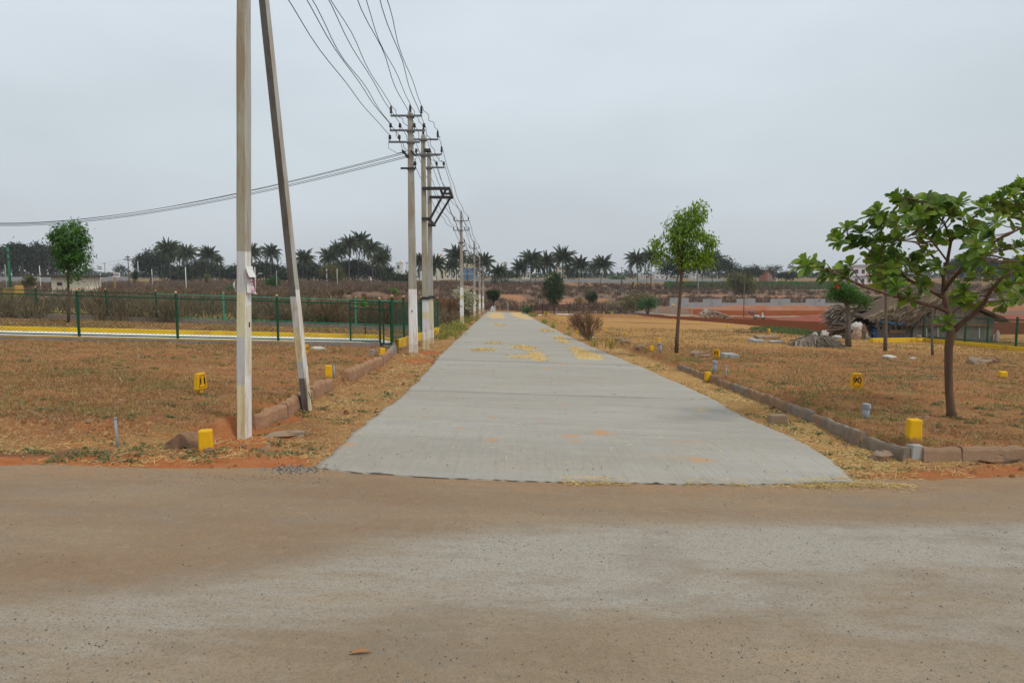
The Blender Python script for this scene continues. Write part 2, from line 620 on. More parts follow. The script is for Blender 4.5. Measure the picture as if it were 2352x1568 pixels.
leafy('grass_leaf', [(0.20, 0.22, 0.05), (0.28, 0.28, 0.07), (0.36, 0.31, 0.10), (0.16, 0.20, 0.04)], 0.3)
leafy('dead_frond', [(0.20, 0.155, 0.115), (0.30, 0.24, 0.18), (0.11, 0.08, 0.06), (0.42, 0.36, 0.30), (0.15, 0.105, 0.075)], 0.0, 0.8, 0.2)
leafy('thatch', [(0.17, 0.115, 0.07), (0.26, 0.185, 0.115), (0.10, 0.068, 0.042), (0.36, 0.28, 0.19), (0.13, 0.085, 0.052)], 0.0, 0.9, 0.1)
leafy('white_bloom', [(0.30, 0.32, 0.18), (0.5, 0.5, 0.36), (0.62, 0.62, 0.5)], 0.2)

# ================================================================== GROUND
FENCE_YARD = [(-60, 20.5), (-3.6, 21.2), (-3.5, 33), (-60, 36)]
# bare orange tracks and cuttings on the far slope (survey points)
TRACKS = ([(1150, 679.5), (1172, 679), (1180, 683), (1192, 688)], [(1290, 691), (1340, 690.5), (1385, 687.5)], [(1330, 694.5), (1390, 694), (1420, 694)], [(1500, 680), (1600, 679.5), (1690, 680)], [(1750, 681), (2000, 681)], [(1290, 699), (1330, 697), (1392, 697)], [(1190, 692), (1260, 691)], [(1160, 702), (1215, 700)])
def build_ground():
    ys = [-9.0]
    while ys[-1] < 5200:
        y = ys[-1]
        ys.append(y + (0.05 + 0.0125 * abs(y - 3)))
    ys = np.array(ys)
    n = 420
    s = np.linspace(-1, 1, n)
    s = 1.35 * (0.75 * s + 0.25 * s ** 3)
    Y = np.repeat(ys[:, None], n, 1)
    X = s[None, :] * (np.abs(ys - 0)[:, None] + 9)
    x, y = X.ravel(), Y.ravel()
    z = terrain(x, y)
    v = np.stack([x, y, z], 1)
    m = len(ys)
    i = np.arange((m - 1) * n).reshape(m - 1, n)[:, :-1].ravel()
    f = np.stack([i, i + 1, i + n + 1, i + n], 1)
    me = np_mesh('ground', v, f)
    # where each kind of ground lies (real patches of soil, litter, field and scrub)
    l, r = lots(x, y)
    lot = np.maximum(l, r)
    ey = edge_y(x)
    d = y - ey
    red = np.clip(1 - np.abs(d - 0.1 - 0.45 * fbm(x, y, 77)) / 0.55, 0, 1) * (1 - inpoly(x, y, ROAD))
    red = red * np.where((x > -2.2) & (x < 3.6), 0.0, np.where(x > 0, 0.62, 1.0))
    dirt_spots = GP([(530, 1030), (560, 1010), (600, 1010), (640, 960), (955, 830), (975, 812), (840, 845)])
    for px, py in dirt_spots:
        red = np.maximum(red, np.clip(1.1 - np.hypot(x - px, (y - py) * 0.7) / 0.8, 0, 1) * 0.75)
    straw = (1 - lot) * (d > 0) * (y < 110)
    straw = straw * (1 - red) * np.where(y > 28, 0.4, np.where(x > 0, 0.55, 0.4))
    xr = np.interp(y, [b[0] for b in KERB], [b[1] for b in KERB])
    dryf = r * sstep(20, 34, y) * (1 - sstep(60, 95, y))
    till_poly = GP([(1432, 723), (1500, 724), (1560, 728), (1700, 733), (1905, 737), (2120, 740), (2120, 775), (1905, 771), (1800, 760), (1680, 748), (1560, 737.5), (1480, 730)])
    till = inpoly(x, y, till_poly).astype(float)
    bank_poly = GP([(1860, 780), (2600, 770), (2600, 742), (1905, 738)])
    till = np.maximum(till, 0.6 * inpoly(x, y, bank_poly))
    redfield = ((x > 18) & (x < 160) & (y > 84) & (y < 150)).astype(float) * sstep(0, 6, x - 0.235 * y + 0)
    redfield = redfield * (1 - till)
    path_pts = GP([(1215, 716.5), (1330, 719), (1436, 720.5), (1545, 726), (1710, 730.5), (1910, 735), (2300, 742)])
    pale = np.clip(1 - segdist(x, y, path_pts) / 1.5, 0, 1)
    scrub = np.maximum(sstep(33.5, 36, y) * (x < -3.7), sstep(112, 118, y)) * (1 - redfield)
    scrub = scrub * (1 - sstep(225, 265, y) * 0.8)
    track = np.zeros_like(x)
    for pts in TRACKS:

        P = [(q.x, q.y) for q in (hill(px, py) for px, py in pts)]
        track = np.maximum(track, np.clip(1.2 - segdist(x, y, P) / np.where(y > 150, 4.0, 2.5), 0, 1))
    far = sstep(232, 268, y)
    burnt = np.zeros_like(x)
    for px, py, rr in ((2110, 960 - 90, 0.9), (1700, 757, 2.0), (1590, 744, 2.2), (1480, 742, 3.0), (1640, 762, 2.5), (180, 1014, 0.9), (60, 1012, 0.6), (2150, 845, 1.2), (1990, 835, 1.0)):
        g = G(px, py, LOT)
        burnt = np.maximum(burnt, np.clip(1 - np.hypot((x - g.x) / 2.2, y - g.y) / rr, 0, 1) * 0.8)
    yard = inpoly(x, y, FENCE_YARD)
    burnt = np.where(yard, np.maximum(burnt, 0.62 * sstep(0.4, 0.62, fbm(x * 0.35, y * 0.9, 91))), burnt)
    for k, a in (('red', red), ('straw', straw), ('dryf', dryf), ('till', till), ('redf', redfield), ('pale', pale), ('scrub', scrub), ('track', track), ('far', far), ('burnt', burnt)):
        at_ = me.attributes.new(k, 'FLOAT', 'POINT')
        at_.data.foreach_set('value', np.ascontiguousarray(a, np.float32))

    mm, t, b = nodes_mat('earth')
    vec = coords(t)
    n1 = noise(t, vec, 0.9, 6, 0.62)
    n2 = noise(t, vec, 5.0, 6, 0.7)
    n3 = noise(t, vec, 38.0, 4, 0.7)
    n4 = noise(t, vec, 0.045, 5, 0.6)

    def A(k):
        return N(t, 'ShaderNodeAttribute', attribute_name=k).outputs['Fac']

    def soft(k, lo=0.32, hi=0.6, amp=0.5):
        """mask with a ragged edge"""
        q = math_(t, 'ADD', A(k), math_(t, 'MULTIPLY', math_(t, 'SUBTRACT', n2, 0.5), amp))
        return rng_(t, q, lo, hi)
    base = mixc(t, rng_(t, n1, 0.40, 0.60), (0.245, 0.095, 0.042), (0.33, 0.175, 0.075))
    base = mixc(t, rng_(t, n2, 0.42, 0.6, 0, 0.85), base, (0.20, 0.09, 0.046))
    base = mixc(t, rng_(t, noise(t, coords(t, (0.45, 1.0, 1)), 1.7, 6, 0.65), 0.54, 0.66, 0, 0.7), base, (0.36, 0.125, 0.045))
    base = mixc(t, rng_(t, noise(t, vec, 13.0, 6, 0.75), 0.53, 0.66, 0, 0.75), base, (0.47, 0.31, 0.14))
    base = mixc(t, rng_(t, noise(t, vec, 16.0, 6, 0.75), 0.34, 0.46, 0.8, 0), base, (0.105, 0.06, 0.033))  # dark clumps in the colour stand in for shade under grass tufts
    base = mixc(t, rng_(t, n3, 0.5, 0.72, 0, 0.7), base, (0.50, 0.35, 0.18))
    base = mixc(t, rng_(t, n3, 0.28, 0.42, 0.6, 0), base, (0.12, 0.07, 0.04))  # finer dark flecks of the same painted tuft shade
    base = mixc(t, rng_(t, noise(t, coords(t, (0.5, 1.0, 1)), 1.1, 6, 0.7), 0.55, 0.68, 0, 0.55), base, (0.20, 0.185, 0.075))
    base = mixc(t, math_(t, 'MULTIPLY', soft('straw', 0.3, 0.7, 0.9), 0.8), base, mixc(t, rng_(t, n3, 0.35, 0.6), (0.34, 0.20, 0.085), (0.54, 0.37, 0.15)))
    base = mixc(t, math_(t, 'MULTIPLY', soft('dryf', 0.35, 0.75, 0.9), 0.62), base, mixc(t, rng_(t, n2, 0.35, 0.65), (0.42, 0.285, 0.105), (0.43, 0.225, 0.09)))
    base = mixc(t, soft('burnt', 0.3, 0.8, 0.8), base, (0.12, 0.075, 0.055))
    base = mixc(t, soft('red', 0.28, 0.62, 0.55), base, mixc(t, rng_(t, n2, 0.35, 0.65), (0.40, 0.165, 0.07), (0.34, 0.115, 0.045)))
    base = mixc(t, soft('redf', 0.3, 0.6, 0.3), base, mixc(t, rng_(t, n1, 0.4, 0.62), (0.235, 0.07, 0.026), (0.155, 0.04, 0.016)))
    base = mixc(t, soft('till', 0.3, 0.55, 0.3), base, mixc(t, rng_(t, n2, 0.35, 0.65), (0.095, 0.028, 0.014), (0.135, 0.044, 0.022)))
    sc1 = mixc(t, rng_(t, n4, 0.35, 0.65), (0.185, 0.115, 0.085), (0.15, 0.10, 0.08))
    sc1 = mixc(t, rng_(t, n2, 0.4, 0.65, 0, 0.6), sc1, (0.26, 0.165, 0.105))
    base = mixc(t, soft('scrub', 0.3, 0.6, 0.3), base, sc1)
    base = mixc(t, A('far'), base, mixc(t, rng_(t, n4, 0.4, 0.6), (0.14, 0.12, 0.055), (0.26, 0.15, 0.08)))
    base = mixc(t, soft('pale', 0.35, 0.5, 0.2), base, (0.32, 0.30, 0.265))
    base = mixc(t, soft('track', 0.45, 0.7, 0.4), base, (0.32, 0.165, 0.09))
    t.links.new(base, b.inputs['Base Color'])
    b.inputs['Roughness'].default_value = 1.0
    b.inputs['Specular IOR Level'].default_value = 0.0
    hh = math_(t, 'ADD', math_(t, 'MULTIPLY', n2, 0.6), math_(t, 'MULTIPLY', n3, 0.5))
    bump(t, b, hh, 0.9, 0.05)
    o = link('ground', me, mm, None, True)
    return tag(o, 'reddish dry earth of the building plots, verges and scrub slope', kind='structure')


def hill(px, py):
    """point of the far slope seen at a survey point"""
    ds = ray(px, py)
    Ys = np.linspace(40, 700, 1320)
    xs = ds[0] / ds[1] * Ys
    zs = EYE + ds[2] / ds[1] * Ys
    hs = terrain(xs, Ys, noise=False, road=False)
    k = np.nonzero(zs <= hs)[0]
    Y = Ys[k[0]] if len(k) else 690.0
    return Vector((ds[0] / ds[1] * Y, Y, tz(ds[0] / ds[1] * Y, Y)))


build_ground()


def build_cross_road():
    xs = np.linspace(-26, 26, 105)
    rows = []
    for k in range(40):
        f = k / 39
        y1 = edge_y(xs) + 0.75
        y = -9 + (y1 + 9) * f
        z = -SY * y - SX * xs
        rows.append(np.stack([xs, y, z], 1))
    v = np.concatenate(rows)
    n = len(xs)
    i = np.arange(39 * n).reshape(39, n)[:, :-1].ravel()
    me = np_mesh('cross_road', v, np.stack([i, i + 1, i + n + 1, i + n], 1))
    edge = np.concatenate([np.clip(1 - (edge_y(r[:, 0]) - r[:, 1]) / 0.9, 0, 1) for r in rows])
    dx, dy = v[:, 0], v[:, 1]
    # pale cement dust lies in drifts where wheels run; red dust along the verge and to the left
    g1 = np.clip(1 - np.abs(dy - (4.6 + 0.18 * dx)) / 0.9, 0, 1) * sstep(-1.5, 2.0, dx)
    g2 = np.clip(1 - np.abs(dy - 3.95 - 0.1 * np.sin(dx * 2)) / 0.42, 0, 1) * 0.9
    g3 = np.clip(1 - np.abs(dy - 4.75 - 0.05 * dx) / 0.8, 0, 1) * 0.8 * sstep(-1.6, 1.0, dx)
    pale = np.maximum(np.maximum(g1, g2), g3)
    wl = np.array(sorted(GP([(-900, 1380), (0, 1365), (300, 1345), (600, 1300), (850, 1225), (1100, 1203), (1500, 1196), (1800, 1190), (2352, 1196), (3300, 1200)])))
    wb = np.interp(dx, wl[:, 0], wl[:, 1])
    tan = sstep(-0.25, 0.3, dy - wb)
    g4 = np.clip(1.25 - np.abs(dy - (wb - 0.6)) / 0.75, 0, 1) * (0.62 + 0.38 * sstep(-1.2, 0.4, dx))
    low = np.clip(1 - np.abs(dy - 3.15) / 0.3, 0, 1)
    pale = np.maximum(pale, g4) * (1 - tan) * (1 - 0.8 * low)
    for k, a in (('edge', edge), ('pale', pale), ('tan', tan)):
        q = me.attributes.new(k, 'FLOAT', 'POINT')
        q.data.foreach_set('value', np.ascontiguousarray(a, np.float32))
    mm, t, b = nodes_mat('dusty_asphalt')
    v1 = coords(t, (0.35, 1.3, 1))
    vec = coords(t)

    def A(k):
        return N(t, 'ShaderNodeAttribute', attribute_name=k).outputs['Fac']
    big = noise(t, v1, 1.3, 5, 0.6)
    mid = noise(t, coords(t, (0.5, 1.6, 1)), 4.0, 6, 0.65)
    fine = noise(t, vec, 95.0, 3, 0.75)
    grit = noise(t, vec, 210.0, 2, 0.8)
    col = mixc(t, rng_(t, big, 0.35, 0.65), (0.235, 0.172, 0.108), (0.30, 0.235, 0.16))
    wob = math_(t, 'MULTIPLY', math_(t, 'SUBTRACT', mid, 0.5), 1.5)
    col = mixc(t, rng_(t, math_(t, 'ADD', A('pale'), wob), 0.2, 0.8, 0, 0.95), col, (0.345, 0.318, 0.272))
    col = mixc(t, rng_(t, math_(t, 'ADD', A('tan'), wob), 0.1, 0.9, 0, 0.8), col, mixc(t, rng_(t, big, 0.38, 0.62), (0.235, 0.142, 0.075), (0.275, 0.185, 0.105)))
    col = mixc(t, rng_(t, math_(t, 'ADD', A('edge'), wob), 0.55, 1.1, 0, 0.75), col, (0.33, 0.19, 0.09))
    col = mixc(t, rng_(t, noise(t, v1, 2.6, 6, 0.7), 0.62, 0.74, 0, 0.55), col, (0.34, 0.215, 0.105))
    col = mixc(t, rng_(t, fine, 0.34, 0.52, 0.75, 0), col, (0.13, 0.112, 0.09))
    col = mixc(t, rng_(t, noise(t, coords(t, (0.6, 1.4, 1)), 2.2, 5, 0.7), 0.36, 0.5, 0.45, 0), col, (0.20, 0.165, 0.125))
    col = mixc(t, rng_(t, grit, 0.55, 0.75, 0, 0.45), col, (0.42, 0.37, 0.30))
    col = mixc(t, rng_(t, noise(t, vec, 34.0, 5, 0.8), 0.36, 0.48, 0.6, 0), col, (0.15, 0.125, 0.095))
    col = mixc(t, rng_(t, noise(t, vec, 9.0, 6, 0.75), 0.52, 0.70, 0, 0.3), col, (0.33, 0.275, 0.205))
    vo = N(t, 'ShaderNodeTexVoronoi', i_Scale=26.0)
    t.links.new(vec, vo.inputs['Vector'])
    speck = math_(t, 'MULTIPLY', rng_(t, vo.outputs['Distance'], 0.10, 0.16, 1, 0), rng_(t, noise(t, vec, 2.4, 4, 0.7), 0.48, 0.62, 0, 0.9))
    col = mixc(t, speck, col, (0.085, 0.085, 0.085))
    t.links.new(col, b.inputs['Base Color'])
    b.inputs['Roughness'].default_value = 0.92
    bump(t, b, math_(t, 'ADD', fine, math_(t, 'MULTIPLY', mid, 1.5)), 0.45, 0.012)
    tag(link('cross_road', me, mm, None, True), 'dusty asphalt road crossing in the foreground', kind='structure')


build_cross_road()

STRAW_PATCH = [  # outlines of the spread straw on the concrete (survey points)
    [(1085, 806), (1110, 803), (1152, 805), (1128, 808.5), (1098, 809)],
    [(1165, 799), (1195, 795), (1222, 799), (1232, 806), (1210, 808), (1192, 803)],
    [(1160, 821), (1215, 818), (1212, 810), (1245, 812), (1262, 830), (1235, 834), (1215, 826), (1180, 824)],
    [(1305, 798), (1330, 800), (1352, 808), (1390, 822), (1385, 830), (1325, 828), (1317, 812)],
    [(1270, 775), (1290, 776), (1308, 785), (1300, 792), (1285, 787)],
    [(1240, 759), (1262, 758), (1272, 762), (1250, 763)],
    [(1125, 719), (1155, 718), (1162, 733), (1128, 732), (1118, 726)],
    [(1168, 716.5), (1196, 717), (1230, 735), (1200, 734), (1176, 726)],
    [(1130, 747), (1152, 745), (1160, 748), (1140, 750)],
    [(1120, 788), (1152, 787), (1156, 791), (1125, 791)],
    [(1590, 946), (1612, 944), (1635, 947), (1610, 950)],
]
DIRT_PATCH = [(1130, 1018, 22, 6), (1312, 1008, 34, 6), (1325, 1021, 18, 4), (800, 1028, 22, 7), (1245, 972, 14, 3), (1060, 990, 16, 4), (1290, 934, 12, 2), (1135, 965, 14, 3), (1260, 850, 16, 3), (1290, 838, 14, 2), (1345, 840, 14, 2), (1380, 1000, 40, 10), (1610, 1062, 45, 8)]


def build_concrete_road():
    # grid between the left and right edges, 6 cm above the verge soil
    def along(pts, n):
        p = np.array(pts)
        ys = p[:, 1]
        k = np.argsort(ys)
        return p[k]
    l, r = along(ROAD_L, 0), along(ROAD_R, 0)
    y0 = 6.3
    ys = []
    y = y0
    while y < l[-1, 1]:
        ys.append(y)
        y += 0.07 + 0.012 * (y - 6)
    ys.append(l[-1, 1])
    ys = np.array(ys)
    fr = np.array(sorted(ROAD_F + [ROAD_L[0], ROAD_R[-1]]))
    n = 90
    rag = (fbm(ys * 0.9, ys * 0, 12) - 0.5) * 0.10 + (fbm(ys * 3.5, ys * 0, 13) - 0.5) * 0.07
    rag2 = (fbm(ys * 0.9, ys * 0, 22) - 0.5) * 0.10 + (fbm(ys * 3.5, ys * 0, 23) - 0.5) * 0.07
    xl = np.interp(ys, l[:, 1], l[:, 0]) + rag
    xr = np.interp(ys, r[:, 1], r[:, 0]) + rag2
    s = np.linspace(0, 1, n)
    X = xl[:, None] + (xr - xl)[:, None] * s[None, :]
    Y = np.repeat(ys[:, None], n, 1)
    yf = np.interp(X, fr[:, 0], fr[:, 1]) + (fbm(X * 3, X * 0, 41) - 0.5) * 0.07
    Y = np.maximum(Y, yf)
    x, y = X.ravel(), Y.ravel()
    top = -SY * y - SX * x + 0.012 + 0.033 * np.clip((y - np.interp(x, fr[:, 0], fr[:, 1])) / 1.2, 0, 1)
    v = np.stack([x, y, top], 1)
    m = len(ys)
    i = np.arange((m - 1) * n).reshape(m - 1, n)[:, :-1].ravel()
    f = [np.stack([i, i + 1, i + n + 1, i + n], 1)]
    # slab sides
    ring = list(range(0, n)) + [k * n + n - 1 for k in range(1, m)] + list(range((m - 1) * n + n - 2, (m - 1) * n - 1, -1)) + [k * n for k in range(m - 2, 0, -1)]
    low = v[ring] - np.array([0, 0, 0.14])
    b0 = len(v)
    v = np.concatenate([v, low])
    q = len(ring)
    f.append(np.array([(ring[k], b0 + k, b0 + (k + 1) % q, ring[(k + 1) % q]) for k in range(q)]))
    me = np_mesh('concrete_road', v, np.concatenate(f))
    x, y = v[:, 0], v[:, 1]
    straw = np.zeros(len(v))
    for P in STRAW_PATCH:
        pts = GP(P)
        inside = inpoly(x, y, pts)
        dd = segdist(x, y, pts + pts[:1])
        straw = np.maximum(straw, np.clip(0.5 + np.where(inside, dd, -dd) / (0.05 + 0.012 * y), 0, 1))
    dirt = np.zeros(len(v))
    for px, py, rx, ry in DIRT_PATCH:
        g, gx, gy = G(px, py), G(px + rx, py), G(px, py - ry)
        dirt = np.maximum(dirt, np.clip(1.15 - np.hypot((x - g.x) / abs(gx.x - g.x), (y - g.y) / abs(gy.y - g.y)), 0, 1))
    dl = np.minimum(np.abs(x - np.interp(y, l[:, 1], l[:, 0])), np.abs(x - np.interp(y, r[:, 1], r[:, 0])))
    edge = np.clip(1 - dl / 0.35, 0, 1)
    for k, a in (('straw', straw), ('dirt', dirt), ('rim', edge)):
        qd = me.attributes.new(k, 'FLOAT', 'POINT')
        qd.data.foreach_set('value', np.ascontiguousarray(a, np.float32))
    mm, t, b = nodes_mat('road_concrete')
    vec = coords(t)

    def A(k):
        return N(t, 'ShaderNodeAttribute', attribute_name=k).outputs['Fac']
    big = noise(t, coords(t, (0.25, 0.9, 1)), 0.8, 5, 0.6)
    broom = noise(t, coords(t, (0.35, 9.0, 1)), 2.2, 5, 0.7)
    broom2 = noise(t, coords(t, (14.0, 0.5, 1)), 2.2, 4, 0.7)
    fine = noise(t, vec, 70.0, 4, 0.75)
    mid = noise(t, vec, 6.0, 5, 0.65)
    col = mixc(t, rng_(t, big, 0.35, 0.65), (0.30, 0.278, 0.238), (0.355, 0.34, 0.30))
    sy = N(t, 'ShaderNodeSeparateXYZ')
    t.links.new(vec, sy.inputs[0])
    front = rng_(t, sy.outputs['Y'], 8.2, 10.5, 1, 0)
    col = mixc(t, math_(t, 'MULTIPLY', rng_(t, broom, 0.36, 0.56, 0.36, 0), rng_(t, front, 0, 1, 1, 0.25)), col, (0.20, 0.19, 0.17))
    col = mixc(t, math_(t, 'MULTIPLY', rng_(t, broom2, 0.36, 0.52, 0.26, 0), front), col, (0.19, 0.18, 0.16))
    col = mixc(t, rng_(t, noise(t, coords(t, (0.16, 1.6, 1)), 1.4, 6, 0.7), 0.52, 0.68, 0, 0.35), col, (0.21, 0.205, 0.19))
    col = mixc(t, rng_(t, noise(t, vec, 2.6, 6, 0.7), 0.5, 0.72, 0, 0.35), col, (0.38, 0.36, 0.32))
    for jy in (12.75, 19.5, 28.0, 40.0):
        dj = math_(t, 'ABSOLUTE', math_(t, 'ADD', math_(t, 'SUBTRACT', sy.outputs['Y'], jy), math_(t, 'MULTIPLY', math_(t, 'SUBTRACT', noise(t, vec, 1.6, 4, 0.7), 0.5), 0.35)), 0)
        col = mixc(t, math_(t, 'MULTIPLY', rng_(t, dj, 0.012, 0.05 + jy * 0.003, 0.75, 0), rng_(t, noise(t, vec, 0.7, 3), 0.35, 0.6, 0.2, 1)), col, (0.13, 0.12, 0.105))
        col = mixc(t, rng_(t, dj, 0.0, 0.5, 0.3, 0), col, (0.22, 0.21, 0.19))
    col = mixc(t, rng_(t, noise(t, coords(t, (0.5, 1.2, 1)), 1.1, 5, 0.65), 0.55, 0.75, 0, 0.5), col, (0.33, 0.26, 0.175))
    col = mixc(t, rng_(t, fine, 0.3, 0.45, 0.5, 0), col, (0.17, 0.163, 0.15))
    wob = math_(t, 'MULTIPLY', math_(t, 'SUBTRACT', mid, 0.5), 1.3)
    col = mixc(t, rng_(t, math_(t, 'ADD', A('dirt'), wob), 0.25, 0.95, 0, 0.8), col, (0.45, 0.235, 0.10))
    sw = mixc(t, rng_(t, fine, 0.35, 0.62), (0.36, 0.23, 0.085), (0.66, 0.47, 0.19))
    wob2 = math_(t, 'MULTIPLY', math_(t, 'SUBTRACT', noise(t, coords(t, (0.6, 1.5, 1)), 7.0, 5, 0.7), 0.5), 1.5)
    col = mixc(t, rng_(t, math_(t, 'ADD', A('straw'), wob2), 0.35, 0.85, 0, 0.9), col, sw)
    col = mixc(t, rng_(t, math_(t, 'ADD', A('rim'), wob), 0.75, 1.3, 0, 0.6), col, (0.40, 0.31, 0.2))
    t.links.new(col, b.inputs['Base Color'])
    b.inputs['Roughness'].default_value = 0.9
    bump(t, b, math_(t, 'ADD', math_(t, 'ADD', fine, broom), broom2), 0.35, 0.008)
    tag(link('concrete_road', me, mm, None, False), 'pale grey concrete road running away down the slope, strewn with straw', kind='structure')


build_concrete_road()


# ------------------------------------------------------------------ litter, grass and scrub (uncountable)
def blades_mesh(name, p, az, tilt, L, W, bend=0.25):
    """thin bent blades: p (N,3) feet, heading az, tilt from vertical"""
    n = len(p)
    d = np.stack([np.cos(az) * np.sin(tilt), np.sin(az) * np.sin(tilt), np.cos(tilt)], 1)
    s = np.stack([-np.sin(az), np.cos(az), np.zeros(n)], 1)
    roll = np.where(tilt > 0.9, rng.normal(0, 0.45, n), rng.uniform(0, np.pi, n))
    u = np.cross(d, s)
    sd = s * np.cos(roll)[:, None] + u * np.sin(roll)[:, None]
    tip = p + d * L[:, None]
    tip[:, 2] -= bend * L * np.sin(tilt)
    mid = p + d * (L * 0.55)[:, None] + np.array([0, 0, 1.0]) * (0.06 * L)[:, None]
    w_ = (W / 2)[:, None]
    v = np.stack([p - sd * w_ * 0.7, p + sd * w_ * 0.7, mid + sd * w_, tip, mid - sd * w_], 1).reshape(-1, 3)
    k = np.arange(n)[:, None] * 5
    f = np.concatenate([k + np.array([[0, 1, 2, 4]]), ], 0)
    f2 = k + np.array([[4, 2, 3, 3]])
    me = bpy.data.meshes.new(name)
    tri = np.concatenate([k + np.array([[0, 1, 2]]), k + np.array([[0, 2, 4]]), k + np.array([[4, 2, 3]])], 0)
    return np_mesh(name, v, tri)


def scatter(n, ymin, ymax, power=1.0, spread=1.02, lo=-1.0, hi=1.0):
    """points thinning out with distance inside the widened view wedge"""
    u = rng.uniform(0, 1, n)
    y = ymin * (ymax / ymin) ** u if power == 1 else ymin + (ymax - ymin) * u ** power
    x = rng.uniform(lo, hi, n) * (y * 0.78 * spread + 0.6)
    return x, y


def keep(x, y, mask):
    return x[mask], y[mask]


def dry_grass():
    x, y = scatter(560000, 6.2, 46)
    l, r = lots(x, y)
    lot = np.maximum(l, r)
    ok = (lot > 0.55) & ~inpoly(x, y, ROAD) & ~inpoly(x, y, FENCE_YARD) & (y < np.where(x < 0, 21.2, 60))
    den = fbm(x * 0.8, y * 0.8, 51) * 0.55 + fbm(x * 3.5, y * 3.5, 57) * 0.45
    ok &= rng.uniform(0, 1, len(x)) < np.clip((den - 0.42) * 4.8, 0.06, 0.82)
    x, y = keep(x, y, ok)
    p = np.stack([x, y, terrain(x, y)], 1)
    n = len(x)
    L = rng.uniform(0.025, 0.085, n) * (1 + y * 0.015)
    W = rng.uniform(0.003, 0.0065, n) * np.clip(y / 8, 1, 5)
    me = blades_mesh('dry_grass', p, rng.uniform(0, 6.283, n), np.abs(rng.normal(0.9, 0.4, n)).clip(0, 1.5), L, W)
    tag(link('dry_grass', me, M('dry_blade')), 'dry brown grass covering the plots', kind='stuff')
    # inside the fenced yard
    x, y = scatter(60000, 22, 34, 1, 1.0, -1, -0.05)
    ok = (x < -3.8) & (y > 22.9) & (y < 32.2)
    ok &= rng.uniform(0, 1, len(x)) < np.clip((fbm(x * 0.8, y * 0.8, 52) - 0.35) * 4, 0.1, 1)
    x, y = keep(x, y, ok)
    n = len(x)
    p = np.stack([x, y, terrain(x, y)], 1)
    me = blades_mesh('yard_grass', p, rng.uniform(0, 6.283, n), np.abs(rng.normal(0.9, 0.35, n)).clip(0, 1.5), rng.uniform(0.07, 0.2, n), rng.uniform(0.012, 0.025, n))
    tag(link('yard_grass', me, M('dry_blade')), 'cut dry grass lying in the fenced yard', kind='stuff')




def straw_litter():
    x, y = scatter(330000, 6.0, 40)
    l, r = lots(x, y)
    lot = np.maximum(l, r)
    d = y - edge_y(x)
    onroad = inpoly(x, y, ROAD)
    ok = (lot < 0.4) & (d > 0.12) & ~onroad
    den = fbm(x * 1.1, y * 1.1, 61) * 0.55 + fbm(x * 4, y * 4, 63) * 0.45
    near_edge = np.clip(1 - d / 0.4, 0, 1)
    right = (x > 0)
    pr = np.clip((den - 0.43) * 5.0, 0.03, 1) * np.where(right, 0.65, np.where(y > 8.2, 0.45, 0.7)) * (1 - near_edge * np.where(x < -2, 1.0, 0.5))
    pr = np.where((x > 2.6) & (x < 4.5) & (d < 1.5), np.maximum(pr, 0.9 * (1 - sstep(3.9, 4.6, x - 0.3 * fbm(x * 2, y * 2, 66)))), pr)
    ok &= rng.uniform(0, 1, len(x)) < pr
    # drift of straw along the front edge and right corner of the slab
    fx = rng.uniform(0.5, 5.0, 9000)
    fr = np.array(sorted(ROAD_F + [ROAD_L[0], ROAD_R[-1]]))
    fy = np.interp(fx, fr[:, 0], fr[:, 1]) + np.abs(rng.normal(0, 0.045, 9000)) * -1 * (1 + sstep(2, 3.4, fx)) + 0.015
    kf = rng.uniform(0, 1, 9000) < np.clip((fbm(fx * 2.2, fx * 0, 5) - 0.42) * 1.3 + sstep(2.0, 3.4, fx) * 0.45, 0, 1) * (1 - sstep(3.6, 4.4, fx))
    kf &= (fx < 3.9) | (fy > edge_y(fx) - 0.28)
    fx, fy = fx[kf], fy[kf]
    # spread straw on the concrete
    px_, py_ = [], []
    for P in STRAW_PATCH:
        q = GP(P)
        a = np.array(q)
        m = 5000
        xx = rng.uniform(a[:, 0].min() - 0.2, a[:, 0].max() + 0.2, m)
        yy = rng.uniform(a[:, 1].min() - 0.3, a[:, 1].max() + 0.3, m)
        kk = inpoly(xx, yy, q) & (fbm(xx * 2.5, yy * 1.5, 71) > 0.42) & (yy < 60) & (rng.uniform(0, 1, m) < 0.55)
        px_.append(xx[kk] + rng.normal(0, 0.13, kk.sum())); py_.append(yy[kk] + rng.normal(0, 0.35, kk.sum()))
    sx, sy = scatter(1500, 7, 40, 1, 0.4)
    kk = inpoly(sx, sy, ROAD)
    px_.append(sx[kk]); py_.append(sy[kk])
    px_, py_ = np.concatenate(px_), np.concatenate(py_)
    x, y = keep(x, y, ok)
    X = np.concatenate([x, fx, px_]); Y = np.concatenate([y, fy, py_])
    inr = inpoly(X, Y, ROAD)
    Z = np.where(inr, -SY * Y - SX * X + 0.05, np.maximum(terrain(X, Y), np.where(Y < edge_y(X) + 0.1, hplane(X, Y), -99)) + 0.004)
    n = len(X)
    L = rng.uniform(0.03, 0.11, n) * (1 + Y * 0.012)
    W = rng.uniform(0.003, 0.0062, n) * np.clip(Y / 8, 1, 5)
    me = blades_mesh('straw', np.stack([X, Y, Z], 1), rng.uniform(0, 6.283, n), rng.uniform(1.25, 1.56, n), L, W, 0.05)
    tag(link('straw', me, M('straw_blade')), 'loose yellow straw along the road verges', kind='stuff')


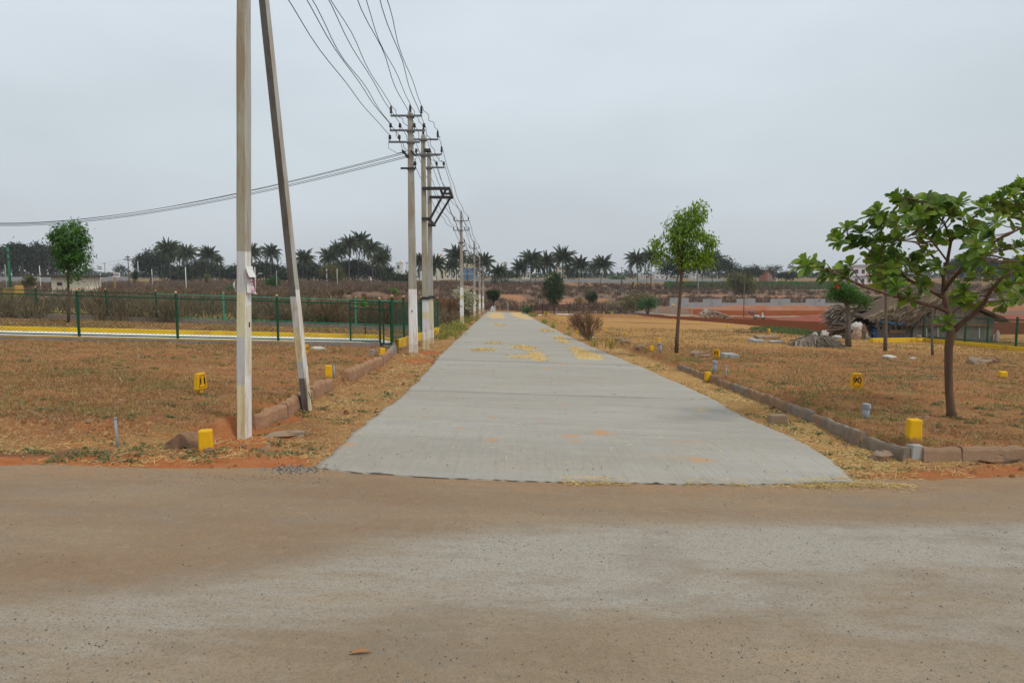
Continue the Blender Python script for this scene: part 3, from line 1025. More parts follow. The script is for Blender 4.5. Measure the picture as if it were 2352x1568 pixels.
def clods():
    """lumps of earth and small stones lying on the plots and verges"""
    x, y = scatter(9000, 6.8, 30)
    d = y - edge_y(x)
    ok = ~inpoly(x, y, ROAD) & (d > 0.1) & ~inpoly(x, y, FENCE_YARD) & (fbm(x * 1.2, y * 1.2, 35) > 0.47)
    x, y = keep(x, y, ok)
    n = len(x)
    r = rng.uniform(0.008, 0.024, n) * np.where(rng.uniform(0, 1, n) < 0.08, 2.0, 1.0) * (1 + y * 0.012)
    z = terrain(x, y)
    a = rng.uniform(0, 6.28, n)
    V = []
    for k in range(5):
        q = r * rng.uniform(0.7, 1.3, n)
        V.append(np.stack([x + np.cos(a + k * 1.2566) * q, y + np.sin(a + k * 1.2566) * q * 0.8, z - 0.004], 1))
    for k in range(5):
        q = r * rng.uniform(0.35, 0.75, n)
        V.append(np.stack([x + np.cos(a + k * 1.2566) * q, y + np.sin(a + k * 1.2566) * q * 0.8, z + r * rng.uniform(0.5, 1.1, n)], 1))
    v = np.stack(V, 1).reshape(-1, 3)
    i = np.arange(n)[:, None] * 10
    quads = np.concatenate([i + np.array([[k, (k + 1) % 5, 5 + (k + 1) % 5, 5 + k]]) for k in range(5)], 0)
    tris = np.concatenate([quads[:, [0, 1, 2]], quads[:, [0, 2, 3]]] + [i + np.array([[5, 5 + k, 6 + k]]) for k in (1, 2, 3)], 0)
    m = leafy('earth_clod', [(0.20, 0.085, 0.04), (0.28, 0.12, 0.055), (0.14, 0.075, 0.045), (0.33, 0.21, 0.13), (0.24, 0.16, 0.11)], 0.0, 0.95, 0.05)
    tag(link('earth_clods', np_mesh('earth_clods', v, tris), m), 'lumps of reddish earth and small stones scattered on the plots', kind='stuff')


def weeds():
    cx, cy = scatter(2600, 6.6, 40)
    l, r = lots(cx, cy)
    ok = ~inpoly(cx, cy, ROAD) & (cy > edge_y(cx) + 0.25) & ((np.maximum(l, r) < 0.3) | (cx > 1.0) | (rng.uniform(0, 1, len(cx)) < 0.4)) & ~inpoly(cx, cy, FENCE_YARD)
    ok &= fbm(cx * 0.7, cy * 0.7, 88) > 0.45
    ok &= (cy < 24)
    ok &= rng.uniform(0, 1, len(cx)) < 0.7
    cx, cy = keep(cx, cy, ok)
    sp = GP([(270, 1026), (690, 1048), (655, 1050), (620, 1050), (700, 1002), (1985, 1048), (1960, 1050), (2090, 1050), (2010, 1062), (1800, 980), (1780, 985), (520, 1035), (1840, 1000), (1930, 1020), (950, 1075 - 100)])
    cx = np.concatenate([cx, [q[0] for q in sp]]); cy = np.concatenate([cy, [q[1] for q in sp]])
    m = 26
    rad = np.where(np.arange(len(cx)) >= len(cx) - len(sp), 0.16, rng.uniform(0.04, 0.12, len(cx)))
    x = np.repeat(cx, m) + rng.normal(0, 1, len(cx) * m) * np.repeat(rad, m)
    y = np.repeat(cy, m) + rng.normal(0, 0.6, len(cx) * m) * np.repeat(rad, m)
    n = len(x)
    p = np.stack([x, y, terrain(x, y) + 0.005], 1)
    me = blades_mesh('weeds', p, rng.uniform(0, 6.283, n), rng.uniform(0.7, 1.45, n), rng.uniform(0.02, 0.055, n) * (1 + y * 0.02), rng.uniform(0.008, 0.018, n) * (1 + y * 0.02))
    tag(link('weeds', me, M('weed_leaf')), 'small green weeds sprouting between the straw and earth', kind='stuff')


def bush_cloud(cx, cy, rad, hgt, m, width, name, mat, label, droop=0.15, leaf=0.0):
    """many twigs fanning out of each clump"""
    n = len(cx)
    base = np.stack([np.repeat(cx, m), np.repeat(cy, m)], 1) + rng.normal(0, 0.22, (n * m, 2)) * np.repeat(rad, m)[:, None]
    z = np.repeat(terrain(cx, cy), m)
    az = rng.uniform(0, 6.283, n * m)
    til = np.abs(rng.normal(0, 0.55, n * m)).clip(0, 1.35)
    L = np.repeat(hgt, m) * rng.uniform(0.45, 1.05, n * m) / np.clip(np.cos(til), 0.55, 1) ** 0.5
    p = np.stack([base[:, 0], base[:, 1], z - 0.05], 1)
    # a share of the twigs start higher up so that the clump has fine side shoots
    up = rng.uniform(0, 1, n * m) < 0.55
    hh = rng.uniform(0.2, 0.75, n * m) * np.repeat(hgt, m)
    p[up, 2] += hh[up]
    spread = rng.uniform(0, 0.8, n * m) * np.repeat(rad, m)
    p[up, 0] += (np.cos(az) * spread)[up]
    p[up, 1] += (np.sin(az) * spread)[up]
    L = np.where(up, L * 0.45, L)
    W = np.repeat(width, m) * rng.uniform(0.6, 1.4, n * m)
    me = blades_mesh(name, p, az, til, L, W, droop)
    return tag(link(name, me, M(mat)), label, kind='stuff')


def scrub():
    # behind the fenced yard, left
    n = 1500
    y = 33.6 + rng.uniform(0, 1, n) ** 1.4 * 75
    x = -rng.uniform(0.0, 1.0, n) * (y * 0.85) - 4.2
    ok = ~((np.abs(x + 78) < 6) & (np.abs(y - 110) < 5))
    ok &= (y > 37) | (rng.uniform(0, 1, n) < 0.5)
    ok &= ~((x / y > -0.70) & (x / y < -0.60) & (y > 52)) | (rng.uniform(0, 1, n) < 0.12)
    x, y = keep(x, y, ok)
    bush_cloud(x, y, rng.uniform(0.5, 1.1, len(x)), rng.uniform(0.55, 1.35, len(x)), 85, 0.012 + y * 0.0006, 'near_scrub', 'near_twig', 'dense dry brown scrub behind the green fence')
    # roadside left
    n = 230
    y = 33 + rng.uniform(0, 1, n) ** 1.2 * 85
    x = -5.2 - np.abs(rng.normal(0, 1, n)) * 2.4 - y * 0.008
    bush_cloud(x, y, rng.uniform(0.5, 1.1, n), rng.uniform(0.8, 1.9, n), 120, 0.012 + y * 0.0006, 'roadside_scrub', 'rust_twig', 'rust brown dry bushes beside the road behind the poles')
    # the slope beyond the road's end
    n = 7500
    y = 114 + rng.uniform(0, 1, n) ** 1.1 * 140
    x = rng.uniform(-0.62, 0.98, n) * y * 0.8
    ok = (y > 153) | (x < 0.17 * y)
    ok &= ~((x > 18) & (y < 152) & (x > 0.235 * y))
    ok &= fbm(x * 0.05, y * 0.08, 99) > 0.36
    for pts in TRACKS:
        P = [(q.x, q.y) for q in (hill(px, py) for px, py in pts)]
        ok &= segdist(x, y, P) > np.where(y > 150, 5.0, 3.5)
    ok &= (x > -0.62 * y)
    x, y = keep(x, y, ok)
    bush_cloud(x, y, rng.uniform(0.8, 1.9, len(x)), rng.uniform(0.5, 1.4, len(x)), 34, 0.02 + y * 0.00055, 'hill_scrub', 'scrub_twig', 'purplish brown leafless scrub covering the far slope')
    n = 1100
    y = 90 + rng.uniform(0, 1, n) * 170
    x = -y * rng.uniform(0.25, 0.85, n)
    bush_cloud(x, y, rng.uniform(0.8, 2.0, n), rng.uniform(0.5, 1.5, n), 34, 0.02 + y * 0.00055, 'plain_scrub', 'scrub_twig', 'brown scrub between the fence and the palm grove')
    # dry tufts hanging over the left plot bank and along the verges
    n = 120
    yb = rng.uniform(8.6, 21, n)
    xb = np.interp(yb, [q[0] for q in BANK], [q[1] for q in BANK]) - 0.12 + rng.normal(0, 0.1, n)
    bush_cloud(xb, yb, np.full(n, 0.14), rng.uniform(0.06, 0.2, n), 34, np.full(n, 0.006), 'bank_grass', 'dry_blade', 'dry grass hanging over the left plot bank', 0.5)
    n = 260
    yb = rng.uniform(8.0, 24, n)
    side = rng.uniform(0, 1, n) < 0.5
    xb = np.where(side, np.interp(yb, [q[0] for q in KERB], [q[1] for q in KERB]) + rng.normal(0.3, 0.4, n), rng.uniform(-0.9, 0.75, n) * yb)
    l, r = lots(xb, yb)
    ok = ~inpoly(xb, yb, ROAD) & (np.maximum(l, r) > 0.5) & ~inpoly(xb, yb, FENCE_YARD)
    xb, yb = xb[ok], yb[ok]
    n = len(xb)
    bush_cloud(xb, yb, np.full(n, 0.16), rng.uniform(0.05, 0.13, n), 30, np.full(n, 0.006) + yb * 0.0003, 'plot_tufts', 'grass_leaf', 'small greenish dry tufts dotted over the plots', 0.4)
    cx, cy = [], []
    for px, py, off in ((473, 1001, LOT), (561, 1007, 0.02), (705, 948, 0.02), (755, 874, LOT), (2097, 1018, LOT), (1987, 966, LOT), (2187, 966, LOT), (1785, 976, 0.02), (462, 911, LOT), (1966, 905, LOT), (1553, 815, LOT), (268, 993, LOT), (422, 990, LOT), (950, 818, 0.02), (978, 807, 0.02), (1627, 861, LOT), (1641, 858, LOT), (2020, 1060, 0.02)):
        g = G(px, py, off)
        for k in range(7):
            cx.append(g.x + random.gauss(0, 0.10)); cy.append(g.y - 0.02 + random.gauss(0, 0.05))
    cx, cy = np.array(cx), np.array(cy)
    n = len(cx)
    bush_cloud(cx, cy, np.full(n, 0.07), rng.uniform(0.03, 0.075, n), 20, np.full(n, 0.005) + cy * 0.0003, 'base_tufts', 'dry_blade', 'short dry grass grown up around posts, stones and trunks', 0.4)
    # tall grass beside the road and by the back fence
    for nm, pts, lab in (('verge_grass', [(1030, 752), (1045, 748), (1060, 742), (1075, 735), (1020, 765), (1085, 730), (1050, 755), (1012, 775), (1035, 745), (1240, 740), (1260, 750), (1225, 725), (1290, 765), (1330, 790)], 'green and yellow grass tufts on the road verges'),
                         ('fence_grass', [(440, 742), (470, 742), (500, 741), (420, 738), (290, 731), (350, 735), (540, 745), (630, 748), (640, 747), (700, 748), (250, 728), (180, 724), (90, 722), (850, 752), (780, 750), (400, 738), (330, 733)], 'pale dry grass growing along the back fence')):
        cx, cy = [], []
        for px, py in pts:
            g = G(px, py, 0.1)
            if nm == 'fence_grass':
                x_ = g.x / g.y
                g = Vector((x_ * 35.5, 35.5, 0))
            for k in range(9):
                cx.append(g.x + random.gauss(0, 0.7)); cy.append(g.y + random.gauss(0, 0.9))
        cx, cy = np.array(cx), np.array(cy)
        if nm == 'verge_grass':
            ok = ~inpoly(cx, cy, ROAD)
            cx, cy = cx[ok], cy[ok]
        else:
            cy = np.maximum(cy, 33.9 + (-(cx + 4)) * 0.1)
        n = len(cx)
        hg = rng.uniform(0.2, 0.55, n) if nm == 'verge_grass' else rng.uniform(0.3, 0.8, n)
        bush_cloud(cx, cy, np.full(n, 0.4), hg, 60, np.full(n, 0.016) + cy * 0.0003, nm, 'grass_leaf' if nm == 'verge_grass' else 'straw_blade', lab, 0.3)


def gravel():
    mb = MB()
    rd = random.Random(5)
    spots = []
    for _ in range(5200):
        y = 2.6 * (7.4 / 2.6) ** rd.random()
        x = rd.uniform(-0.82, 0.82) * y
        if y < edge_y(np.array([x]))[0] - 0.05 and rd.random() < min(1, max(0.12, (float(fbm(np.array([x * 0.9]), np.array([y * 1.6]), 44)[0]) - 0.42) * 3.0 + (0.45 if x > 0.6 and 4.0 < y < 5.6 else 0))):
            spots.append((x, y, rd.uniform(0.004, 0.010)))
    for _ in range(420):
        y = 7 + rd.random() ** 1.5 * 12
        x = rd.uniform(-2.4, 4.2)
        if inpoly(np.array([x]), np.array([y]), ROAD)[0]:
            spots.append((x, y, rd.uniform(0.005, 0.012)))
    for _ in range(260):
        g = G(rd.gauss(680, 32), rd.gauss(1078, 4))
        spots.append((g.x, g.y, rd.uniform(0.008, 0.022)))
    for _ in range(160):
        g = G(rd.gauss(560, 120), rd.gauss(1096, 8))
        spots.append((g.x, g.y, rd.uniform(0.005, 0.012)))
    for x, y, r in spots:
        inr = inpoly(np.array([x]), np.array([y]), ROAD)[0]
        z = -SY * y - SX * x + (0.04 if inr else 0.0)
        z = max(z, tz(x, y)) if not inr else z
        a = rd.uniform(0, 6.28)
        q = [Vector((math.cos(a + k * 2.09) * r * rd.uniform(.7, 1.3), math.sin(a + k * 2.09) * r * rd.uniform(.7, 1.3), -0.002)) for k in range(3)]
        mb.add([Vector((x, y, z)) + v for v in q] + [Vector((x + rd.uniform(-.3, .3) * r, y, z + r * 0.9))], [(0, 1, 3), (1, 2, 3), (2, 0, 3)])
    m, t, b = nodes_mat('gravel')
    g = N(t, 'ShaderNodeNewGeometry')
    rr = N(t, 'ShaderNodeValToRGB')
    rr.color_ramp.elements[0].color = (0.075, 0.07, 0.064, 1)
    rr.color_ramp.elements[1].color = (0.34, 0.27, 0.20, 1)
    ee = rr.color_ramp.elements.new(0.45); ee.color = (0.13, 0.122, 0.11, 1)
    ee = rr.color_ramp.elements.new(0.7); ee.color = (0.25, 0.24, 0.22, 1)
    t.links.new(g.outputs['Random Per Island'], rr.inputs[0])
    t.links.new(rr.outputs[0], b.inputs['Base Color'])
    tag(mb.build('gravel', m), 'dark loose gravel scattered on the road surfaces', kind='stuff')


dry_grass()
straw_litter()
clods()
weeds()
scrub()
gravel()

# ================================================================== POLES AND WIRES
def banded(name, bands, side=None):
    """concrete with paint bands by height; side: other bands for the face turned to +X"""
    m, t, b = nodes_mat(name)
    vec = coords(t)
    sepn = N(t, 'ShaderNodeSeparateXYZ')
    t.links.new(vec, sepn.inputs[0])
    wob = math_(t, 'MULTIPLY', math_(t, 'SUBTRACT', noise(t, vec, 5, 3), 0.5), 0.05)
    zz = math_(t, 'ADD', sepn.outputs['Z'], wob)

    def stack(bs):
        col = None
        for z, c in bs:
            col = c if col is None else mixc(t, rng_(t, zz, z - 0.006, z + 0.006), col, c)
        if not hasattr(col, 'links'):
            col = mixc(t, 0.0, col, col)
        return col
    col = stack(bands)
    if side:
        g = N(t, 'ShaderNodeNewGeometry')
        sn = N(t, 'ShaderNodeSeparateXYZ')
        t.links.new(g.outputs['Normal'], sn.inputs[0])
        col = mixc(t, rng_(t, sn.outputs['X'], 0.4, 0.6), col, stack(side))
    st = noise(t, coords(t, (5, 5, 0.7)), 1.6, 6, 0.7)
    col = mixc(t, rng_(t, st, 0.46, 0.6, 0, 0.7), col, mixc(t, 1.0, col, (0.72, 0.54, 0.36), 'MULTIPLY'))
    sp = noise(t, vec, 45, 4, 0.7)
    col = mixc(t, rng_(t, sp, 0.56, 0.72, 0, 0.35), col, mixc(t, 1.0, col, (0.55, 0.53, 0.50), 'MULTIPLY'))
    t.links.new(col, b.inputs['Base Color'])
    bump(t, b, math_(t, 'ADD', sp, noise(t, vec, 9, 4)), 0.5, 0.008)
    return m


CONC, CONC_D, WHITE_, CREAM, GREYW = (0.30, 0.285, 0.245), (0.135, 0.125, 0.115), (0.74, 0.74, 0.73), (0.60, 0.545, 0.36), (0.47, 0.47, 0.465)


def shaft(name, h, w0, d0, w1, d1, mat, parent):
    mb = MB()
    n = 14
    vs, fs = [], []
    for k in range(n + 1):
        f = k / n
        wx, dy = w0 + (w1 - w0) * f, d0 + (d1 - d0) * f
        z = -0.3 + (h + 0.3) * f
        c = 0.012
        for x, y in ((-wx / 2, -dy / 2 + c), (-wx / 2 + c, -dy / 2), (wx / 2 - c, -dy / 2), (wx / 2, -dy / 2 + c), (wx / 2, dy / 2 - c), (wx / 2 - c, dy / 2), (-wx / 2 + c, dy / 2), (-wx / 2, dy / 2 - c)):
            j = 0.003
            vs.append((x + random.uniform(-j, j), y + random.uniform(-j, j), z))
    for k in range(n):
        for i in range(8):
            a, b2 = k * 8 + i, k * 8 + (i + 1) % 8
            fs.append((a, b2, b2 + 8, a + 8))
    fs.append(tuple(n * 8 + i for i in range(8)))
    mb.add(vs, fs)
    return mb.build(name, mat, parent)


def pin_insulator(x, y, z, s, parent):
    mb = MB()
    mb.lathe((x, y, z), [(0.012, 0), (0.012, 0.05 * s), (0.045 * s, 0.055 * s), (0.02 * s, 0.085 * s), (0.045 * s, 0.10 * s), (0.02 * s, 0.13 * s), (0.045 * s, 0.145 * s), (0.018 * s, 0.18 * s), (0.035 * s, 0.19 * s), (0.012 * s, 0.25 * s), (0.004, 0.27 * s)], 8)
    mb.build('insulator', M('porcelain'), parent, True)


def shackle(x, y, z, parent, s=1.0):
    mb = MB()
    mb.lathe((x, y, z), [(0.012, 0), (0.012, 0.06 * s), (0.028 * s, 0.065 * s), (0.04 * s, 0.08 * s), (0.034 * s, 0.15 * s), (0.03 * s, 0.17 * s), (0.01, 0.175 * s)], 8)
    mb.build('insulator', M('porcelain'), parent, True)


def cross_arm(x0, x1, y, z, parent, mat='grey_steel', wd=0.05, ht=0.07):
    mb = MB()
    mb.bar((x0, y, z), (x1, y, z), wd, ht)
    return mb.build('cross_arm', M(mat), parent)


def clamp(z, wx, dy, parent):
    mb = MB()
    mb.box((0, 0, z), (wx + 0.03, dy + 0.03, 0.06))
    mb.build('clamp', M('dark_steel'), parent)


def pole_base(px, py, off=0.02):
    g = G(px, py, off)
    return Vector((g.x, g.y, tz(g.x, g.y)))


WHITES = [(0, CREAM), (0.25, WHITE_)]
# --- near pole
p1 = pole_base(561, 1003)
U1 = 1 / px_m(p1.y)
H1 = 8.3


def z_of(py, Y, base):
    return at(600, py, Y).z - base.z


zb = [z_of(q, p1.y, p1) for q in (880, 772, 672, 578)]
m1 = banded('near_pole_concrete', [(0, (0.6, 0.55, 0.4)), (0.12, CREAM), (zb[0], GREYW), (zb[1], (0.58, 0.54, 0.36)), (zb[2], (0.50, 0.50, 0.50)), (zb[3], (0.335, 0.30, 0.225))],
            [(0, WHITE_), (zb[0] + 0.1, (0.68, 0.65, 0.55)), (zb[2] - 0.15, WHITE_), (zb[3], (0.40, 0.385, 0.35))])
LEAN = R(2.1)
near_pole = thing('utility_pole', 'nearest tall concrete pole with weathered top, cream and white painted bands and torn poster', 'utility pole', p1, 0, 'concrete poles along the road')
near_pole.rotation_euler = (0, LEAN, 0)
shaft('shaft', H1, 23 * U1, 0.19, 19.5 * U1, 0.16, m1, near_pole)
for z, w_, kind in ((H1 - 0.15, .62, 'pin'), (H1 - 0.7, .78, 'sh'), (H1 - 1.35, .85, 'sh')):
    cross_arm(-w_, w_, -0.1, z, near_pole)
    for x in ((-w_ + .02, w_ - .02) if kind == 'pin' else (-w_ + .02, -.25, .25, w_ - .02)):
        (pin_insulator if kind == 'pin' else shackle)(x, -0.1, z + 0.03, 1.0 if kind == 'pin' else near_pole, *((near_pole,) if kind == 'pin' else ()))
for z in (H1 - 0.4, H1 - 1.6):
    MB().box((0, 0, z), (0.165, 0.205, 0.05)).build('clamp', M('dark_steel'), near_pole)
hole = MB()
hole.box((23 * U1 / 2 - 0.004, 0.01, z_of(745, p1.y, p1)), (0.012, 0.03, 0.06))
hole.build('bolt_hole', M('black_paint'), near_pole)

# --- leaning strut pole
p2 = pole_base(705, 944)
top2 = Vector((p1.x + 0.12, p1.y + 0.28, p1.z + 8.1))
d2 = top2 - p2
strut = thing('strut_pole', 'leaning concrete strut pole, dark grey above white and cream bands', 'utility pole', p2, 0, 'concrete poles along the road')
zz2 = lambda py: (p2.y - 0.25 * (945 - py) / 945 * 2) and (at(700, py, p2.y - 0.22 * (944 - py) / 300).z - p2.z)
zs = [zz2(q) for q in (866, 826, 750, 680)]
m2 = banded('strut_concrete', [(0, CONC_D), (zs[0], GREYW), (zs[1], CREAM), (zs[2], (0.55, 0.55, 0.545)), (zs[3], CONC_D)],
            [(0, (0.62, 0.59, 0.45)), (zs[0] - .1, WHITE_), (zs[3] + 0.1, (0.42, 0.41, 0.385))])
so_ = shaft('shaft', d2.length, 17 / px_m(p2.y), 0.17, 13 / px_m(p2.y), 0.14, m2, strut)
for v in so_.data.vertices:           # shear the straight shaft into its lean
    f = v.co.z / d2.length
    v.co.x += d2.x * f
    v.co.y += d2.y * f
    v.co.z = d2.z * f if f > 0 else v.co.z
ch = MB()
ch.tube([(0.06, -0.09, 0.3), (0.085, -0.09, 0.22), (0.1, -0.088, 0.17), (0.11, -0.086, 0.12)], 0.006, 5)
ch.build('chain', M('dark_steel'), strut)

# --- the row down the road
ROW = []


def road_pole(px, py, top_y, w0, w1, label, arms, bandpx=None, name='utility_pole', detail=1.0, d0=None):
    b = pole_base(px, py)
    o = thing(name, label, 'utility pole', b, 0, 'concrete poles along the road')
    h = at(px, top_y, b.y).z - b.z
    s = 1 / px_m(b.y)
    if bandpx:
        bands = [(0, bandpx[0][1])] + [(z_of(q, b.y, b), c) for q, c in bandpx[1:]]
    else:
        bands = [(0, CREAM), (h * 0.08, WHITE_), (h * 0.2, CREAM), (h * 0.27, WHITE_), (h * 0.34, (0.36, 0.345, 0.31))]
    mat = banded(label[:24].replace(' ', '_'), bands)
    shaft('shaft', h, w0 * s, d0 or 0.2, w1 * s, 0.16, mat, o)
    att = {}
    for key, py_, x0, x1, ins, kind in arms:
        z = at(px, py_, b.y).z - b.z
        xc = px
        cross_arm((x0 - xc) * s, (x1 - xc) * s, -0.11, z, o, 'dark_steel' if kind == 'dark' else 'grey_steel', 0.05, 0.055)
        clamp(z, w1 * s + 0.05, 0.2, o)
        att[key] = []
        for ix in ins:
            x = (ix - xc) * s
            if kind == 'pin':
                pin_insulator(x, -0.11, z + 0.02, 1.1, o)
                att[key].append(b + Vector((x, -0.11, z + 0.31)))
            else:
                shackle(x, -0.11, z + 0.01, o, 1.15)
                att[key].append(b + Vector((x, -0.11, z + 0.2)))
    return o, b, h, att


poleA, bA, hA, attA = road_pole(950, 815, 260, 20.5, 10.5, 'concrete pole with three cross arms and shackled side wires, just past the yellow wall corner',
    [('ht', 268, 907.5, 977, (908.5, 976), 'pin'), ('lt', 301.5, 905, 984, (907, 928, 960, 981.5), 'sh'), ('lo', 328, 903, 972, (905, 926), 'sh'), ('no', 388, 928, 962, (960.5,), 'dark')],
    [(815, (0.50, 0.36, 0.22)), (808, (0.63, 0.61, 0.55)), (790, WHITE_), (664, (0.345, 0.335, 0.29))])
pin_insulator(0, 0, hA - 0.02, 1.1, poleA)
attA['top'] = [bA + Vector((0, 0, hA + 0.28))]
for k, (x, y) in enumerate(((927, 350), (931, 352.5), (934, 358), (937, 361))):
    q = at(x, y, bA.y) - bA
    sb = MB()
    sb.lathe((q.x, -0.12, q.z - 0.05), [(0.012, 0), (0.05, 0.01), (0.03, 0.05), (0.05, 0.09), (0.012, 0.1)], 8)
    sb.build('insulator', M('porcelain'), poleA, True)
sb = MB()
sb.bar((at(945, 348, bA.y) - bA) + Vector((0, -.12, 0)), (at(956, 360, bA.y) - bA) + Vector((0, -.12, 0)), 0.06)
sb.build('bracket', M('dark_steel'), poleA)
hb = MB()
q = at(947.5, 714, bA.y) - bA
hb.box((q.x, -0.1, q.z), (0.03, 0.02, 0.05))
hb.build('bolt_hole', M('black_paint'), poleA)

poleB, bB, hB, attB = road_pole(978, 805, 312, 14.5, 8.6, 'front pole of the twin pole pair carrying a black steel bracket frame',
    [('ht', 322, 951, 1012, (953, 1011.5), 'pin'), ('lo', 357.5, 950, 1016, (963,), 'sh')],
    [(806, (0.50, 0.36, 0.22)), (801, CREAM), (780, WHITE_), (762, (0.60, 0.62, 0.66)), (732, CREAM), (716, (0.62, 0.63, 0.64)), (686, (0.345, 0.325, 0.26))])
pin_insulator(0, 0, hB - 0.02, 1.1, poleB)
attB['top'] = [bB + Vector((0, 0, hB + 0.28))]
poleC, bC, hC, attC = road_pole(990.5, 796, 342, 12, 7.6, 'rear pole of the twin pole pair, slightly shorter and paler',
    [('ht', 356, 964, 1020, (1019.5,), 'pin'), ('lo', 386, 975, 1026, (1008, 1024), 'sh')],
    [(796, (0.50, 0.36, 0.22)), (788, CREAM), (775, WHITE_), (757, (0.62, 0.55, 0.46)), (740, (0.60, 0.55, 0.42)), (684, (0.35, 0.345, 0.32))])
attC['top'] = [bC + Vector((0, 0, hC + 0.1))]
# embossed number down the rear twin pole
for z_py in (725, 736, 748, 760):
    pass

fr = thing('transformer_bracket', 'empty black steel transformer bracket with diagonal braces between the twin poles', 'bracket', (0, 0, 0))
Yb, Yc = bB.y - 0.13, bC.y - 0.13


def rel(x, y, Y):
    return at(x, y, Y)


for a, b2, w_ in (((970, 433, Yb), (1034, 433, Yb), .09), ((986, 453, Yc), (1041, 453.5, Yc), .09)):
    mb = MB().bar(rel(*a), rel(*b2), w_, 0.1)
    mb.build('channel', M('dark_steel'), fr)
for a, b2 in (((1025, 434, Yb), (988, 503, Yb)), ((1034, 455, Yc), (997, 516, Yc)), ((1012, 434, Yb), (1018, 452, Yc)), ((1033, 436, Yb), (1038, 452, Yc)), ((986, 504, Yb), (998, 517, Yc)), ((1016, 445, Yb + 1), (1036, 445, Yb + 1))):
    MB().bar(rel(*a), rel(*b2), 0.07).build('brace', M('dark_steel'), fr)
for x, y, Y, s_ in ((979, 503, bB.y, 14), (992, 517, bC.y, 11), (978.5, 684.5, bB.y, 14), (991, 682, bC.y, 12), (982, 346, bB.y, 8)):
    c = rel(x, y, Y)
    MB().box(c, (s_ / px_m(Y) + 0.08, 0.26, 0.09)).build('clamp_band', M('dark_steel'), fr)

POLES = [(poleA, bA, hA), (poleB, bB, hB)]
DIST = []
for k, (px, py, ty, w0, w1, lab) in enumerate(((1061, 745.5, 493, 9.2, 5.0, 'slim concrete pole standing alone in green verge grass, with a paper notice'),
                                              (1090, 728, 560, 6.2, 3.6, 'second pole from the green verge grass, towards the road end'),
                                              (1102, 721, 587, 5.2, 3.0, 'third pole from the green verge grass, towards the road end'),
                                              (1110, 716, 610, 4.6, 2.6, 'farthest thin pole of the row at the road end'))):
    b = pole_base(px, py)
    s = b.y / F * 8.2 / (8.2)
    m_px = px_m(b.y)
    ax = ty + 0.17 * m_px
    a1, a2, a3 = ty + 0.45 * m_px, ty + 1.1 * m_px, ty + 1.95 * m_px
    half = 0.55 * m_px
    o, bb, hh, att = road_pole(px, py, ty, w0, w1, lab,
        [('ht', a1, px - half * .92, px + half * .92, (px - half * .9, px + half * .9), 'pin'), ('lt', a2, px - half, px + half, (px - half * .95, px - half * .45, px + half * .45, px + half * .95), 'sh'), ('no', a3, px - half * .45, px + half * .45, (px + half * .4,), 'dark')])
    pin_insulator(0, 0, hh - 0.02, 1.1, o)
    att['top'] = [bb + Vector((0, 0, hh + 0.28))]
    DIST.append((o, bb, hh, att))


def wire(pts, sag, rad, label, group, name='overhead_wire', wob=0.04):
    path = []
    for a, b in zip(pts, pts[1:]):
        a, b = Vector(a), Vector(b)
        n = 22
        ph, ph2 = random.uniform(0, 6), random.uniform(0, 6)
        for k in range(n + (b == Vector(pts[-1]))):
            f = k / n
            p = a.lerp(b, f)
            p.z -= sag * (b - a).length / 30 * 4 * f * (1 - f)
            p.x += wob * math.sin(f * 19 + ph) * 4 * f * (1 - f)
            p.z += wob * 0.8 * math.sin(f * 15 + ph2) * 4 * f * (1 - f)
            path.append(p)
    rads = [rad * max(1.0, p.y / 24.0) ** 0.75 for p in path]
    o = MB().tube(path, rads, 5).build(name, M('conductor'), None, True)
    return tag(o, label, 'wire', group)


def n1(x, z):
    return p1 + Vector((x + (H1 + z) * math.sin(LEAN), -0.1, (H1 + z) * math.cos(LEAN)))


GRP = 'overhead wires strung along the road poles'
far = DIST
seq = lambda a, key, i: [n1(*a)] + [attA[key][i]]
spans = [
    ('highest centre wire running over the pole tops', [n1(0.0, 0.3), attA['top'][0], attB['top'][0], attC['top'][0]] + [d[3]['top'][0] for d in far]),
    ('top cross arm wire on the field side, left end', [n1(-0.6, 0.13), attA['ht'][0], attB['ht'][0]] + [d[3]['ht'][0] for d in far]),
    ('top cross arm wire on the road side, right end', [n1(0.6, 0.13), attA['ht'][1], attB['ht'][1], attC['ht'][0]] + [d[3]['ht'][1] for d in far]),
    ('second arm wire on its leftmost insulator', [n1(-0.76, -0.5), attA['lt'][0], bB + Vector((-0.35, -.1, hB - 0.75))] + [d[3]['lt'][0] for d in far]),
    ('second arm wire on its inner left insulator', [n1(-0.42, -0.5), attA['lt'][1], bB + Vector((-0.12, -.1, hB - 0.75))] + [d[3]['lt'][1] for d in far]),
    ('second arm wire on its inner right insulator', [n1(0.3, -0.5), attA['lt'][2], bB + Vector((0.2, -.1, hB - 0.7))] + [d[3]['lt'][2] for d in far]),
    ('second arm wire on its rightmost insulator', [n1(0.76, -0.5), attA['lt'][3], bB + Vector((0.46, -.1, hB - 0.7)), attC['lo'][1]] + [d[3]['lt'][3] for d in far]),
    ('lowest arm wire ending at the outer shackle', [n1(-0.83, -1.15), attA['lo'][0]]),
    ('lowest arm wire ending at the inner shackle', [n1(-0.5, -1.15), attA['lo'][1]]),
    ('short lower wire through the black arm below the shackles', [attA['no'][0], attB['lo'][0], attC['lo'][0]] + [d[3]['no'][0] for d in far]),
]
for lab, pts in spans:
    wire(pts, 0.62, 0.0085, lab, GRP)
